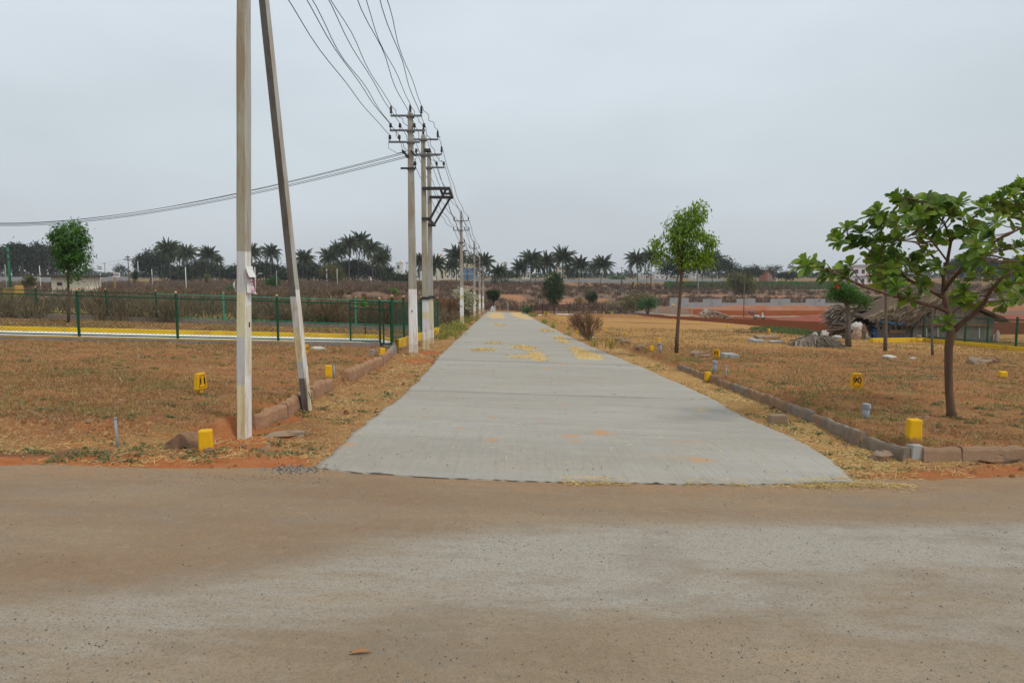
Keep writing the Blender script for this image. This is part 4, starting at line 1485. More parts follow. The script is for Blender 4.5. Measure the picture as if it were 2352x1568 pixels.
for k, (x, y, ex, ey, lab) in enumerate(((926.5, 350, -60, 512, 'upper wire crossing the sky to the left from the shackles'), (930.5, 352.5, -60, 510, 'second wire crossing the sky to the left from the shackles'), (933.5, 358, -60, 513.5, 'third wire crossing the sky to the left from the shackles'), (936, 361, -60, 516, 'lowest wire crossing the sky to the left from the shackles'))):
    a = at(x, y, bA.y - 0.12)
    b = at(ex, ey, 44)
    wire([a, b], 0.55, 0.009, lab, 'branch wires to the left', 'branch_wire', 0.0)
# jumper loops at pole A
for k, pts in enumerate(([attA['lo'][0], at(894, 342, bA.y), at(914, 354, bA.y), at(926, 351, bA.y)], [attA['lo'][1], at(926, 345, bA.y), at(928, 351, bA.y)])):
    o = MB().tube([Vector(p) + Vector((0, -0.13, 0)) for p in pts], 0.007, 5).build('jumper_wire', M('conductor'), None, True)
    tag(o, 'outer looping jumper wire below the lowest arm' if k == 0 else 'inner short jumper wire below the lowest arm', 'wire', 'jumper wires at the pole')

# ------------------------------------------------------------------ posters on the near pole
pw = 1 / px_m(p1.y)
xf = p1.x + 11.6 * pw + 0.003 + 2.0 * math.sin(LEAN)
zc = at(575, 641, p1.y).z
post = thing('poster', 'torn white poster with pink lettering peeling from the nearest pole', 'poster', (xf, p1.y - 0.02, zc), 0)


def curled(w_, h_, cx, cz, nx, nz, fn):
    vs, fs = [], []
    for j in range(nz + 1):
        for i in range(nx + 1):
            u, v = i / nx, j / nz
            vs.append(fn(u, v, cx - w_ / 2 + u * w_, cz - h_ / 2 + v * h_))
    for j in range(nz):
        for i in range(nx):
            a = j * (nx + 1) + i
            fs.append((a, a + 1, a + nx + 2, a + nx + 1))
    return vs, fs


mb = MB()
mb.add(*curled(0.17, 0.2, 0.0, -0.06, 4, 6, lambda u, v, y, z: (0.004 + 0.05 * (1 - v) ** 2 * u + 0.012 * math.sin(u * 3), y, z - 0.02 * u)))
sheet = mb.build('sheet', M('paper_white'), post)
sheet.modifiers.new('solid', 'SOLIDIFY').thickness = 0.0015
mb = MB()
mb.add(*curled(0.17, 0.13, -0.02, 0.09, 4, 5, lambda u, v, y, z: (0.010 + 0.05 * (1 - v) ** 1.5 + 0.015 * u, y - 0.03 * (1 - v), z)))
fl = mb.build('folded_flap', M('paper_white'), post)
fl.modifiers.new('solid', 'SOLIDIFY').thickness = 0.0015


def text_obj(name, body, size, mat, parent, loc, rot, depth=0.001, align='CENTER'):
    cu = bpy.data.curves.new(name, 'FONT')
    cu.body = body
    cu.size = size
    cu.extrude = depth
    cu.align_x = align
    cu.align_y = 'CENTER'
    cu.offset = size * 0.012
    tmp = bpy.data.objects.new('tmp_text', cu)
    COL.objects.link(tmp)
    bpy.context.view_layer.update()
    me = bpy.data.meshes.new_from_object(tmp.evaluated_get(bpy.context.evaluated_depsgraph_get()))
    bpy.data.objects.remove(tmp)
    me.materials.clear()
    o = link(name, me, M(mat), parent)
    o.location = loc
    o.rotation_euler = rot
    return o


for k, s_ in enumerate(('Home Lo', 'Educatio', 'Da Pvt.')):
    text_obj('lettering', s_, 0.034, 'pink_ink', post, (0.034 + 0.008 * k, -0.012, 0.012 - 0.042 * k), (math.pi / 2, 0, math.pi / 2))
mb = MB()
for k in range(3):
    mb.bar((0.05, -0.075, -0.125 - k * 0.012), (0.058, 0.06, -0.118 - k * 0.012), 0.004, 0.005)
mb.build('printed_border', M('pink_ink'), post)
mb = MB()
mb.add(*curled(0.06, 0.14, 0, 0, 3, 6, lambda u, v, y, z: (-0.03 - 0.05 * math.sin(v * 3.1) * u, y, z)))
fl = mb.build('paper_strip', M('paper_white'), None)
fl.location = (p1.x - 11.2 * pw + 2.0 * math.sin(LEAN), p1.y - 0.03, at(545, 655, p1.y).z)
fl.modifiers.new('solid', 'SOLIDIFY').thickness = 0.002
tag(fl, 'small curled paper strip sticking out of the left side of the nearest pole', 'paper')
q = at(1061, 694, DIST[0][1].y)
nb = MB()
nb.add(*curled(0.24, 0.42, 0, 0, 3, 4, lambda u, v, y, z: (y, -0.005 - 0.04 * (1 - v) ** 2, z)))
no = nb.build('notice', M('paper_white'), None)
no.location = (DIST[0][1].x, DIST[0][1].y - 0.13, q.z)
no.modifiers.new('solid', 'SOLIDIFY').thickness = 0.003
tag(no, 'white paper notice pasted on the slim pole in the verge grass', 'notice')


# ================================================================== MARKERS, SIGNS, PIPES
def marker_stone(px, py, wpx, hpx, label, off=LOT, rz=0.0, tilt=0.0, dz=0.0):
    g = ground(px, py, off)
    s = 1 / px_m(g.y)
    w_, h = wpx * s * 0.84, hpx * s
    mb = MB()
    mb.box((0, 0, h / 2 - 0.06), (w_, w_ * 0.8, h + 0.12), 0, (0.9, 0.92), jit=0.006)
    o = mb.build('marker_stone', M('yellow_paint'), None, False, 0.018)
    o.location = g + Vector((0, 0, dz))
    o.rotation_euler = (0, R(tilt), R(rz))
    tag(o, label, 'marker stone', 'yellow boundary stones')
    return o


marker_stone(473, 998, 39, 51, 'yellow stone in front of the jagged brown rock left of the nearest pole', rz=16)
marker_stone(755, 871, 20, 30, 'yellow stone beside the thin pipe right of the leaning strut', rz=14)
marker_stone(876, 817, 15, 20, 'slanting yellow stone at the rounded white path corner', off=0.22, rz=14, tilt=10, dz=0.05)
marker_stone(2097, 1019, 37, 51, 'large yellow stone standing on the kerb corner at right', rz=-6, dz=0.03)
marker_stone(1626, 859, 17, 23, 'yellow stone with worn paint next to the fat grey pipe', rz=10)
marker_stone(2303, 869, 21, 15, 'low wide yellow stone in the plot beyond the almond tree', rz=-10)
marker_stone(1497, 808, 12, 12, 'yellow stone left of the pale leaning pipe by the young tree', rz=12)
marker_stone(1402.5, 782, 9.5, 12, 'yellow stone beside rubble past the dry bush', rz=20)
marker_stone(1325, 758, 7, 9, 'yellow stone at the left foot of the dry bush', rz=10)
marker_stone(1359, 767, 8, 6, 'yellow stone half hidden behind the dry bush stem', rz=10)
for px, py, w_, h_, lab in ((1386.4, 722, 3.2, 5, 'yellow stone just outside the rusty fence corner'), (1405, 722.5, 3.6, 5, 'yellow stone below the bright leafed plant'), (1431, 726, 4, 4.5, 'yellow stone nearest left of the leaning green bush'),
                            (1462.7, 730, 4.2, 5.5, 'yellow stone in front of the leaning green bush'), (1500, 733.5, 4.6, 5.5, 'yellow stone at the tilled soil edge under the grilled wall'), (1546.5, 738.5, 4.6, 5.5, 'yellow stone just left of the young tree trunk'),
                            (1601, 745.5, 5, 6, 'first yellow stone right of the young tree trunk'), (1672, 752.5, 6, 7, 'second yellow stone right of the young tree trunk'), (1765.5, 765, 7.5, 9.5, 'yellow stone at the edge of the green crop patch')):
    marker_stone(px, py, w_, h_, lab, rz=random.uniform(-15, 15))
for px, py, w_, h_, lab in ((1226.6, 721.5, 3.4, 3, 'tiny yellow stone by the rusty fence gate post'), (1246.6, 728, 4, 3, 'low yellow stone on the grassy right verge, farthest but one'), (1257, 731.5, 5, 3.4, 'low yellow stone on the grassy right verge, third from the far end'),
                            (1268, 736, 5, 2.4, 'sunken yellow stone on the grassy right verge'), (1283, 741, 6, 4, 'low yellow stone on the grassy right verge, nearest of the far group'), (1298, 748, 6.5, 3.5, 'sunken yellow stone left of the dry bush')):
    marker_stone(px, py, w_, h_, lab, off=0.1, rz=random.uniform(-15, 15))


def plot_sign(px, py, hpx, number, label, yaw, back=False):
    g = ground(px, py, LOT)
    s = 1 / px_m(g.y)
    H = hpx * s                      # whole height
    ph = H * 0.74                    # plate height
    z0 = H - ph
    wb, wt = ph * 0.86, ph * 0.62
    o = thing('plot_sign', label, 'plot sign', g, R(yaw), 'yellow numbered plot signs')
    mb = MB()
    mb.box((0, 0.01, z0 / 2 - 0.05), (wb * 0.3, 0.055, z0 + 0.1))
    mb.build('post', M('yellow_paint'), o, False, 0.006)
    mb = MB()
    mb.prism([(-wb / 2, z0), (wb / 2, z0), (wt / 2, H), (-wt / 2, H)], -0.035, 0.04)
    mb.build('plate', M('yellow_paint'), o, False, 0.006)
    if number:
        mb = MB()
        i = 0.13 * ph
        a = [(-wb / 2 + i * 1.15, z0 + i), (wb / 2 - i * 1.15, z0 + i), (wt / 2 - i * .95, H - i), (-wt / 2 + i * .95, H - i)]
        for k in range(4):
            (x0, z0_), (x1, z1) = a[k], a[(k + 1) % 4]
            mb.bar((x0, -0.037, z0_), (x1, -0.037, z1), 0.006, 0.0085 * ph / .25)
        mb.build('border_line', M('red_paint'), o)
        for dx in (0, 0.004):
            text_obj('number', number, ph * 0.60, 'black_paint', o, (dx * ph / .25, -0.0365 - dx * 0.1, z0 + ph * 0.49), (math.pi / 2, 0, 0), 0.0015)
    return o


plot_sign(462, 908, 50, '11', 'yellow sign numbered 11 turned towards the road', 72)
plot_sign(1966, 902, 43, '90', 'yellow sign numbered 90 in the right hand plot', -9)
plot_sign(1645.5, 827, 23, '91', 'yellow sign numbered 91 behind the grey pipes', -32)
plot_sign(703, 818, 24, '10', 'yellow sign half hidden behind the leaning strut, edge on', 62)
plot_sign(1514, 792, 15, None, 'narrow edge on yellow sign beside the young tree', 68)
plot_sign(1439, 774, 10, None, 'edge on yellow sign between the dry bush and young tree', 78)
plot_sign(1391, 764, 10, None, 'edge on yellow sign close behind the dry bush', 75)
for px, py, lab in ((1251, 722, 'yellow edge on sign near the middle of the white kerb'), (1259, 725, 'yellow edge on sign below the white kerb, second from the left'), (1271, 727, 'tilted yellow edge on sign below the white kerb'), (1279, 731, 'curved looking yellow sign below the white kerb'), (1293, 734, 'yellow edge on sign nearest left of the dry bush top')):
    plot_sign(px, py, 6.5, None, lab, 70)


def pipe_stub(px, py, wpx, hpx, label, cap=True, mat='pvc_grey', tilt=0, grp='grey pipe stubs in the plots'):
    g = ground(px, py, LOT)
    s = 1 / px_m(g.y)
    r, h = wpx * s / 2, hpx * s
    o = thing('pipe_stub', label, 'pipe', g, 0, grp)
    o.rotation_euler = (0, R(tilt), 0)
    MB().lathe((0, 0, -0.1), [(r * .88, 0), (r * .88, h + 0.08)], 16).build('pipe', M(mat), o, True)
    if cap:
        k = MB().lathe((0, 0, h - r * 1.4), [(r * 1.02, 0), (r * 1.05, r * 0.3), (r * 1.05, r * 1.25), (r * 0.9, r * 1.4)], 18).build('cap', M(mat), o, True)
        k.modifiers.new('e', 'EDGE_SPLIT').split_angle = R(40)
    return o


big = pipe_stub(1987.5, 963, 18, 35, 'fat grey capped pipe in front of the sign numbered 90', tilt=3)
text_obj('chalk_mark', 'r', 0.07, 'paper_white', big, (0.018, -0.071, 0.185), (math.pi / 2, 0, R(14)), 0.0008)
pipe_stub(1640.5, 856, 11, 26, 'fat grey capped pipe beside the worn yellow stone', tilt=3)
pipe_stub(1667, 867, 4, 27, 'thin grey pipe right of the worn yellow stone')
pipe_stub(1517, 812, 8, 24, 'pale leaning pipe beside the young tree', tilt=-4)
pipe_stub(268.5, 991, 7, 71, 'tall thin grey pipe left of the jagged brown rock', tilt=-2.2)
pipe_stub(768, 868, 4.5, 31, 'thin pipe behind the yellow stone by the strut', tilt=-2)
pipe_stub(855, 819, 9, 14.5, 'short grey capped pipe beside the slanting yellow stone', tilt=4)


def rock_thing(name, px, py, s3, label, mat='rock', off=LOT, seed=1, cat='rock', grp=None, sink=0.25, rz=0.3):
    g = ground(px, py, off)
    mb = MB().rock((0, 0, s3[2] / 2 - s3[2] * sink), s3, seed, 1, rz)
    o = mb.build(name, M(mat))
    o.location = g
    return tag(o, label, cat, grp)


def slab_rock(px, py, pts, label):
    """angular split stone lying on the plot, outline in survey pixels"""
    g = ground(px, py, LOT)
    s = 1 / px_m(g.y)
    mb = MB()
    fr_ = [((x - px) * s, -0.13, (py - y) * s - 0.03) for x, y in pts]
    bk = [((x - px) * s * 0.9 + 0.06, 0.16, (py - y) * s * 0.8 - 0.03) for x, y in pts]
    n = len(pts)
    mb.add(fr_ + bk, [tuple(range(n - 1, -1, -1)), tuple(range(n, 2 * n))] + [(i, (i + 1) % n, n + (i + 1) % n, n + i) for i in range(n)])
    o = mb.build('split_rock', M('dark_rock'), None, False, 0.01)
    o.location = g
    return tag(o, label, 'rock')


slab_rock(422, 988, [(386, 985), (391, 966), (399, 962), (424, 943), (433, 947), (447, 965), (452, 985), (432, 976), (412, 990)], 'jagged brown rock lying beside the yellow stone')
rock_thing('rock', 2023, 1055, (0.24, 0.2, 0.15), 'reddish rounded rock at the foot of the kerb corner', off=0.02, seed=4)
rock_thing('rock', 2288, 1060, (0.62, 0.3, 0.17), 'flat brown boulder half buried against the right front kerb', 'dark_rock', 0.02, 9, sink=0.42)
rock_thing('rock', 660, 1001, (0.52, 0.3, 0.08), 'flat orange stone beside the base of the nearest pole', 'rock', 0.02, 12)
rock_thing('rock', 482, 1041, (0.11, 0.08, 0.06), 'small dark brick lump on the red verge soil', 'dark_rock', 0.0, 15)
rock_thing('rock', 558, 1031, (0.10, 0.06, 0.05), 'small black lump near the nearest pole base', 'dark_rock', 0.0, 16)
for k, (px, py, s3, lab, mt) in enumerate(((2240, 836, (0.5, 0.4, 0.3), 'grey pointed rock in the small pile beyond the almond tree', 'rock'), (2256, 838, (0.6, 0.4, 0.22), 'flat rock on the left of the pile beyond the almond tree', 'rock'), (2282, 833, (0.45, 0.4, 0.24), 'reddish rock on the right of the pile beyond the almond tree', 'dark_rock'),
                           (1602, 819, (0.5, 0.4, 0.22), 'pale rubble lump left of the sign numbered 91', 'rock'), (1620, 822, (0.35, 0.3, 0.14), 'small flat rubble lump next to the sign numbered 91', 'rock'), (1421, 783, (0.4, 0.3, 0.2), 'round rubble stone right of the yellow stone past the dry bush', 'rock'), (1436, 789, (0.5, 0.35, 0.22), 'larger rubble stone on the verge past the dry bush', 'rock'), (1470, 800, (0.4, 0.3, 0.16), 'rubble stone near the young tree verge', 'rock'))):
    rock_thing('rock', px, py, s3, lab, mt, LOT, 30 + k)
mb = MB().box((0, 0, 0.055), (0.27, 0.17, 0.16), 0, (0.94, 0.9), jit=0.012)
o = mb.build('stone_block', M('rock'), None, False, 0.012)
o.location = ground(1785, 972, 0.02)
tag(o, 'square beige stone block on the straw verge', 'block')
for px, py, s3, rz_, lab in ((1672, 822, (0.42, 0.3, 0.16), 8, 'grey concrete block lying near the sign numbered 91'), (1686, 823, (0.3, 0.3, 0.14), -12, 'smaller grey concrete block lying near the sign numbered 91'),
                             (1726, 785, (0.35, 0.3, 0.16), 5, 'pale block left of the brown slab'), (1741, 787, (0.5, 0.35, 0.15), -6, 'pale block right of the first block below the brown slab'), (1782, 788, (0.6, 0.35, 0.14), 4, 'pale block beside the dry palm fronds')):
    mb = MB().box((0, 0, s3[2] / 2 - 0.03), s3, 0, (0.96, 0.96), jit=0.015)
    o = mb.build('concrete_block', M('pale_concrete'), None, False, 0.012)
    o.location = ground(px, py, LOT)
    o.rotation_euler = (R(3), 0, R(rz_))
    tag(o, lab, 'block', 'loose concrete blocks')
mb = MB().box((0, 0, 0.09), (1.15, 0.7, 0.16), 0, (0.98, 0.98), jit=0.02)
o = mb.build('brown_slab', M('rock'), None, False, 0.015)
o.location = ground(1762, 780, LOT)
tag(o, 'flat brownish slab lying near the green crop patch', 'slab')
mb = MB().box((0, 0, 0.05), (1.0, 0.5, 0.07), 0.1, jit=0.02)
o = mb.build('drain_cover', M('rock'), None)
o.location = ground(1372, 775, 0.1)
tag(o, 'flat stone drain cover at the foot of the dry bush', 'slab')
# fallen almond leaves
for px, py, l_, rz_, lab in ((827, 1501, 0.11, 8, 'curled brown leaf lying on the foreground road'), (428, 900, 0.13, -10, 'brown leaf on the dry grass left of the sign numbered 11'), (152, 925, 0.16, 4, 'dark dry leaf on the grass at far left'), (150, 888, 0.16, 10, 'brown leaf on the grass behind the tall thin pipe'), (2108, 920, 0.2, -14, 'long tan leaf on the grass left of the almond trunk'), (2060, 957, 0.13, 30, 'brown curled leaf between pipe and big yellow stone')):
    g = G(px, py, 0.0 if py > 1100 else LOT)
    mb = MB()
    n = 7
    vs, fs = [], []
    for i in range(n + 1):
        f = i / n
        wd = 0.13 * l_ * math.sin(math.pi * min(1, f * 0.93 + 0.06)) ** 0.8
        z = 0.004 + 0.009 * math.sin(f * 3.3) + 0.006 * f
        vs += [((f - .5) * l_, -wd, z + 0.25 * wd), ((f - .5) * l_, 0, z - 0.004), ((f - .5) * l_, wd, z + 0.35 * wd)]
    for i in range(n):
        a = i * 3
        fs += [(a, a + 3, a + 4, a + 1), (a + 1, a + 4, a + 5, a + 2)]
    mb.add(vs, fs)
    o = mb.build('fallen_leaf', simple('dead_leaf', (0.34, 0.17, 0.06), (0.26, 0.12, 0.05), 20, 0.7))
    o.location = (g.x, g.y, (-SY * g.y - SX * g.x) if py > 1100 else tz(g.x, g.y))
    o.rotation_euler = (0, 0, R(rz_))
    o.modifiers.new('solid', 'SOLIDIFY').thickness = 0.001
    tag(o, lab, 'leaf', 'fallen leaves')


def rough_slab(L, h, th, rough, seed, sunk=0.08, taper=0.8):
    """one rough stone lying on edge: a strip with uneven faces and top"""
    nx, ring = max(4, int(L / 0.1)), 8
    rd = np.random.default_rng(seed)
    vs, fs = [], []
    prof = [(-.5, 0), (-.5, .5), (-.46, .88), (-.3, 1.0), (.3, 1.0), (.46, .88), (.5, .5), (.5, 0)]
    for i in range(nx + 1):
        x = -L / 2 + L * i / nx
        hh = h * (1 + rd.uniform(-rough, rough) * 1.6)
        for y, z in prof:
            k = taper if z > .6 else 1
            e_ = .6 if i in (0, nx) and z > .4 else 1
            vs.append((x * (0.985 if i in (0, nx) and z > .6 else 1) + rd.uniform(-.3, .3) * rough * .1, y * th * k + rd.uniform(-1, 1) * rough * th * .5, -sunk + z * (hh + sunk) + rd.uniform(-1, 1) * rough * h * .25))
    for i in range(nx):
        for k in range(ring - 1):
            a = i * ring + k
            fs.append((a, a + 1, a + ring + 1, a + ring))
    fs.append(tuple(range(ring - 1, -1, -1)))
    fs.append(tuple(nx * ring + k for k in range(ring)))
    return MB().add(vs, fs)

# ------------------------------------------------------------------ kerb stones, right plot edge
kp = [Vector((b[1], b[0], 0)) for b in KERB if b[0] < 26]
kp.reverse()
kp = sorted(kp, key=lambda q: q.y)
path = [kp[0]]
for a, b in zip(kp, kp[1:]):
    n = max(1, round((b - a).length / 1.2))
    path += [a.lerp(b, (k + 1) / n) for k in range(n)]
for k, (a, b) in enumerate(zip(path, path[1:])):
    d = (b - a)
    ang = math.atan2(d.y, d.x)
    mid = (a + b) / 2
    hgt = LOT + random.uniform(-0.05, 0.0)
    zc = -SY * mid.y - SX * mid.x
    mb = rough_slab(d.length - 0.002, hgt, 0.12, 0.06, 100 + k, taper=0.88)
    o = mb.build('kerb_stone', M('kerb_stone') if k < 3 or k % 4 == 1 else M('kerb_earth'))
    o.location = (mid.x, mid.y, zc)
    o.rotation_euler = (0, random.uniform(-.012, .012) + math.atan2(-SY * d.y - SX * d.x, d.length) * -1, ang)
    tag(o, 'rough earth stained kerb stone edging the right plot along the road', 'kerb stone', 'rough kerb stones along the right plot')
fk = [q for q in GP([(2112, 1064), (2200, 1064), (2352, 1062), (2560, 1058), (2800, 1054), (3060, 1050), (3330, 1047)])]
for k, (a, b) in enumerate(zip(fk, fk[1:])):
    a, b = Vector((*a, 0)), Vector((*b, 0))
    d = b - a
    mid = (a + b) / 2
    mb = rough_slab(d.length - 0.004, LOT, 0.12, 0.05, 200 + k, taper=0.88)
    o = mb.build('front_kerb', M('front_kerb'))
    o.location = (mid.x, mid.y, -SY * mid.y - SX * mid.x)
    o.rotation_euler = (0, SX, math.atan2(d.y, d.x))
    tag(o, 'earth stained kerb slab facing the foreground road at right', 'kerb stone', 'earth stained kerb slabs facing the foreground road')
g = G(2099, 1062)
o = MB().box((0, 0, 0.09), (0.16, 0.14, 0.28), 0, (0.85, 0.8), jit=0.015).build('corner_stone', M('pale_concrete'), None, False, 0.01)
o.location = g
tag(o, 'pale mortared kerb corner piece under the big yellow stone', 'kerb stone')
# ------------------------------------------------------------------ bank stones, left plot edge
bp = [Vector((b[1], b[0], 0)) for b in BANK if b[0] < 22.5]
path = [bp[0]]
for a, b in zip(bp, bp[1:]):
    n = max(1, round((b - a).length / 1.15))
    path += [a.lerp(b, (k + 1) / n) for k in range(n)]
for k, (a, b) in enumerate(zip(path, path[1:])):
    if k == 4:
        continue                       # one stone has fallen out
    d = b - a
    mid = (a + b) / 2 + Vector((-0.06, 0, 0))
    hgt = LOT + random.uniform(-0.03, 0.06)
    mb = rough_slab(d.length - 0.004, hgt + 0.05, 0.16, 0.085, 300 + k, taper=0.9)
    last = k >= len(path) - 3
    o = mb.build('bank_stone', M('concrete_kerb') if last else M('bank_stone'))
    o.location = (mid.x, mid.y, -SY * mid.y - SX * mid.x)
    o.rotation_euler = (0, math.atan2(-SY * d.y - SX * d.x, d.length) * -1, math.atan2(d.y, d.x))
    tag(o, 'grey mortared edging stone near the rounded white path corner' if last else 'reddish earth covered edging stone of the left plot bank', 'edging stone', 'grey edging stones near the path corner' if last else 'reddish edging stones along the left plot bank')

# ================================================================== FENCES AND WALLS
def plane_pt(x, y, dz=0.0):
    return Vector((x, y, float(hplane(np.array([x]), np.array([y]))[0]) + dz))


def line_at_px(px, A, B):
    """point of ground line A-B lying under a survey column"""
    k = (px - CX) / F
    # allow for the slight pitch: column at ground height
    best, bt = None, 1e9
    lo, hi = -1.5, 2.5
    for _ in range(60):
        m1_, m2_ = lo + (hi - lo) / 3, hi - (hi - lo) / 3

        def err(t):
            p = A.lerp(B, t)
            dy, dz = p.y, p.z - EYE
            c, s = math.cos(PITCH), math.sin(PITCH)
            depth = dy * c - dz * s
            return abs(p.x / depth - k)
        if err(m1_) < err(m2_):
            hi = m2_
        else:
            lo = m1_
    return A.lerp(B, (lo + hi) / 2)


def mesh_panel(a, b, z0, z1, name, parent, mat, pitch=0.10, rad=0.0022):
    """chain link: two sets of diagonal wires between a and b"""
    a, b = Vector(a), Vector(b)
    L = (b - a).length
    H = z1 - z0
    mb = MB()
    d = (b - a) / L
    n = int((L + H) / pitch)
    for s_ in (1, -1):
        for i in range(n + 1):
            u0 = i * pitch - H
            u1 = u0 + H
            q0, q1 = max(u0, 0), min(u1, L)
            if q1 <= q0:
                continue
            h0, h1 = (q0 - u0), (q1 - u0)
            if s_ < 0:
                h0, h1 = H - h0, H - h1
            p0, p1_ = a + d * q0 + Vector((0, 0, z0 + h0)), a + d * q1 + Vector((0, 0, z0 + h1))
            mb.tube([p0, p1_], rad, 3, False)
    return mb.build(name, M(mat), parent)


def fence(name, label, A, B, posts, hpost, mat, z_low, z_top, lift, post_r=0.035, ball=True, rail_mats=None, wiremat='green_wire', pitch=0.10, wrad=0.0022, grp=None, mid=False):
    o = thing(name, label, 'fence', A + Vector((0, 0, lift)), 0, grp)
    P = [p - A for p in posts]
    for k, p in enumerate(P):
        pm = mat if rail_mats is None else rail_mats[min(k, len(rail_mats) - 1)]
        m_ = MB().box((p.x, p.y, p.z + hpost / 2 - 0.03), (post_r * 2, post_r * 2, hpost + 0.06)).build('post', M(pm), o)
        if ball:
            MB().lathe((p.x, p.y, p.z + hpost), [(0.012, -0.005), (0.03, 0.008), (0.042, 0.035), (0.036, 0.06), (0.018, 0.078), (0.003, 0.082)], 10).build('ball_finial', M('orange_ball'), m_, True)
    for k, (p, q) in enumerate(zip(P, P[1:])):
        pm = mat if rail_mats is None else rail_mats[min(k, len(rail_mats) - 1)]
        for z in ((z_low, z_top) if not mid else (z_low, mid, z_top)):
            MB().bar(p + Vector((0, 0, z)), q + Vector((0, 0, z)), 0.038 if post_r < .05 else 0.085).build('rail', M(pm), o)
        a_, b_ = Vector((p.x, p.y, 0)), Vector((q.x, q.y, 0))
        L = (b_ - a_).length
        mm_ = mesh_panel((0, 0, 0), (L, 0, 0), z_low, z_top, 'wire_mesh', o, wiremat, pitch, wrad)
        ang = math.atan2(q.y - p.y, q.x - p.x)
        slope = math.atan2(q.z - p.z, L)
        mm_.location = p
        mm_.rotation_euler = (0, -slope, ang)
    return o


def wall_run(name, label, pts, th, h, mat, cat='wall', grp=None, base=0.15, bev=0.0, top_mat=None, parent=None):
    """low wall following the ground, one closed strip; pts carry ground z"""
    n = len(pts)
    L, Rr = [], []
    for i in range(n):
        d = (pts[min(i + 1, n - 1)] - pts[max(i - 1, 0)])
        d.z = 0
        d.normalize()
        s = Vector((-d.y, d.x, 0)) * th / 2
        L.append(pts[i] + s)
        Rr.append(pts[i] - s)
    vs, fs = [], []
    for i in range(n):
        for p in (L[i], Rr[i]):
            vs.append(p - Vector((0, 0, base)))
            vs.append(p + Vector((0, 0, h)))
    for i in range(n - 1):
        a, b = i * 4, (i + 1) * 4
        fs += [(a + 1, a + 3, b + 3, b + 1), (a, a + 1, b + 1, b), (a + 3, a + 2, b + 2, b + 3)]
    fs += [(0, 2, 3, 1), ((n - 1) * 4, (n - 1) * 4 + 1, (n - 1) * 4 + 3, (n - 1) * 4 + 2)]
    o = MB().add(vs, fs).build(name, M(mat), parent, False, bev)
    if cat and parent is None:
        tag(o, label, cat, grp)
    return o


# left park: front fence, side fence, back fence
FA, FB = plane_pt(-3.95, 21.55, LOT), plane_pt(-13.5, 20.3, LOT)
c4 = line_at_px(873.5, FA, FB)
fp = [line_at_px(x, FA, FB) for x in (873.5, 639.5, 409, 183, -45, -260)]
wall_run('kerb_wall', 'long grey kerb wall with a thin yellow line under the front green fence', [p + Vector((0, 0, 0)) for p in [fp[0] + Vector((0.0, -0.02, 0))] + fp[1:]], 0.16, 0.14, 'concrete_kerb')
wall_run('yellow_line', '', [p + Vector((0, -0.082, 0.115)) for p in fp], 0.006, 0.026, 'yellow_wall', None, None, 0.0, parent=None)
yl = COL.objects['yellow_line']
kw = COL.objects['kerb_wall']
yl.parent = kw
fence('green_fence', 'dark green chain link fence with orange balls along the front of the left yard', fp[0], fp[-1], fp, 1.36, 'green_steel', 0.05, 1.22, 0.14, 0.029, True, None, 'green_wire', 0.115, 0.0026)
# white walkway and yellow inner kerb behind the front fence
off1, off2 = Vector((0.0, 0.085, 0)), Vector((0.0, 1.45, 0))
wp = [p for p in fp]
vs, fs = [], []
for p in wp:
    vs += [p + off1 + Vector((0, 0, 0.136)), p + off2 + Vector((0, 0, 0.13))]
for i in range(len(wp) - 1):
    fs.append((2 * i, 2 * i + 1, 2 * i + 3, 2 * i + 2))
# rounded end at the corner
cc = wp[0] + Vector((-0.01, 0.7, 0))
arc = [cc + Vector((0.44 * math.sin(a) ** 0.7, -0.62 * math.cos(a), 0.128)) for a in [math.pi * k / 12 for k in range(13)]]
nb = len(vs)
vs += arc
fs.append(tuple(range(nb, nb + 13)))
wk_ = MB().add(vs, fs).build('walkway', M('white_paint'))
MB().add(list(arc) + [q - Vector((0, 0, 0.42)) for q in arc], [(k, 13 + k, 14 + k, k + 1) for k in range(12)]).build('rounded_side', M('pale_concrete'), wk_)
tag(wk_, 'white painted walkway strip with a rounded end behind the front green fence', kind='structure')
ik = [p + Vector((0.0, 1.52, 0)) for p in fp]
wall_run('inner_kerb', 'yellow painted inner kerb running along the white walkway', [ik[0] + Vector((-0.15, 0, 0))] + ik[1:], 0.14, 0.26, 'yellow_wall', bev=0.012)
# side: yellow wall on a stone footing, gate post, posts
SA = plane_pt(-3.72, 21.95, LOT * 0.5)
SB = plane_pt(-3.60, 27.4, LOT * 0.5)
sp_ = [line_at_px(x, SA, SB) for x in (902, 928.5, 968)]
SC = plane_pt(-3.52, 32.3, LOT * 0.5)
side = [SA.lerp(SB, 0.0), sp_[1], sp_[2], plane_pt(-3.56, 30, LOT * .5), SC]
curve = [plane_pt(-4.4, 23.02, LOT * .5), plane_pt(-4.18, 22.7, LOT * .5), plane_pt(-3.96, 22.3, LOT * .5)]
wall_run('yellow_wall', 'yellow wall curving round the yard corner beside the road', curve + side, 0.15, 0.34, 'yellow_wall', bev=0.012)
wall_run('stone_footing', 'brown stone footing below the yellow wall beside the road', [p + Vector((0.06, 0, 0)) for p in side], 0.2, 0.07, 'bank_stone')
fence('green_fence', 'dark green mesh fence on the yellow wall beside the road', sp_[0], SC, [sp_[0], sp_[1], sp_[2], SC], 1.35, 'green_steel', 0.05, 1.2, 0.34, 0.035, True, None, 'green_wire', 0.085, 0.0024)
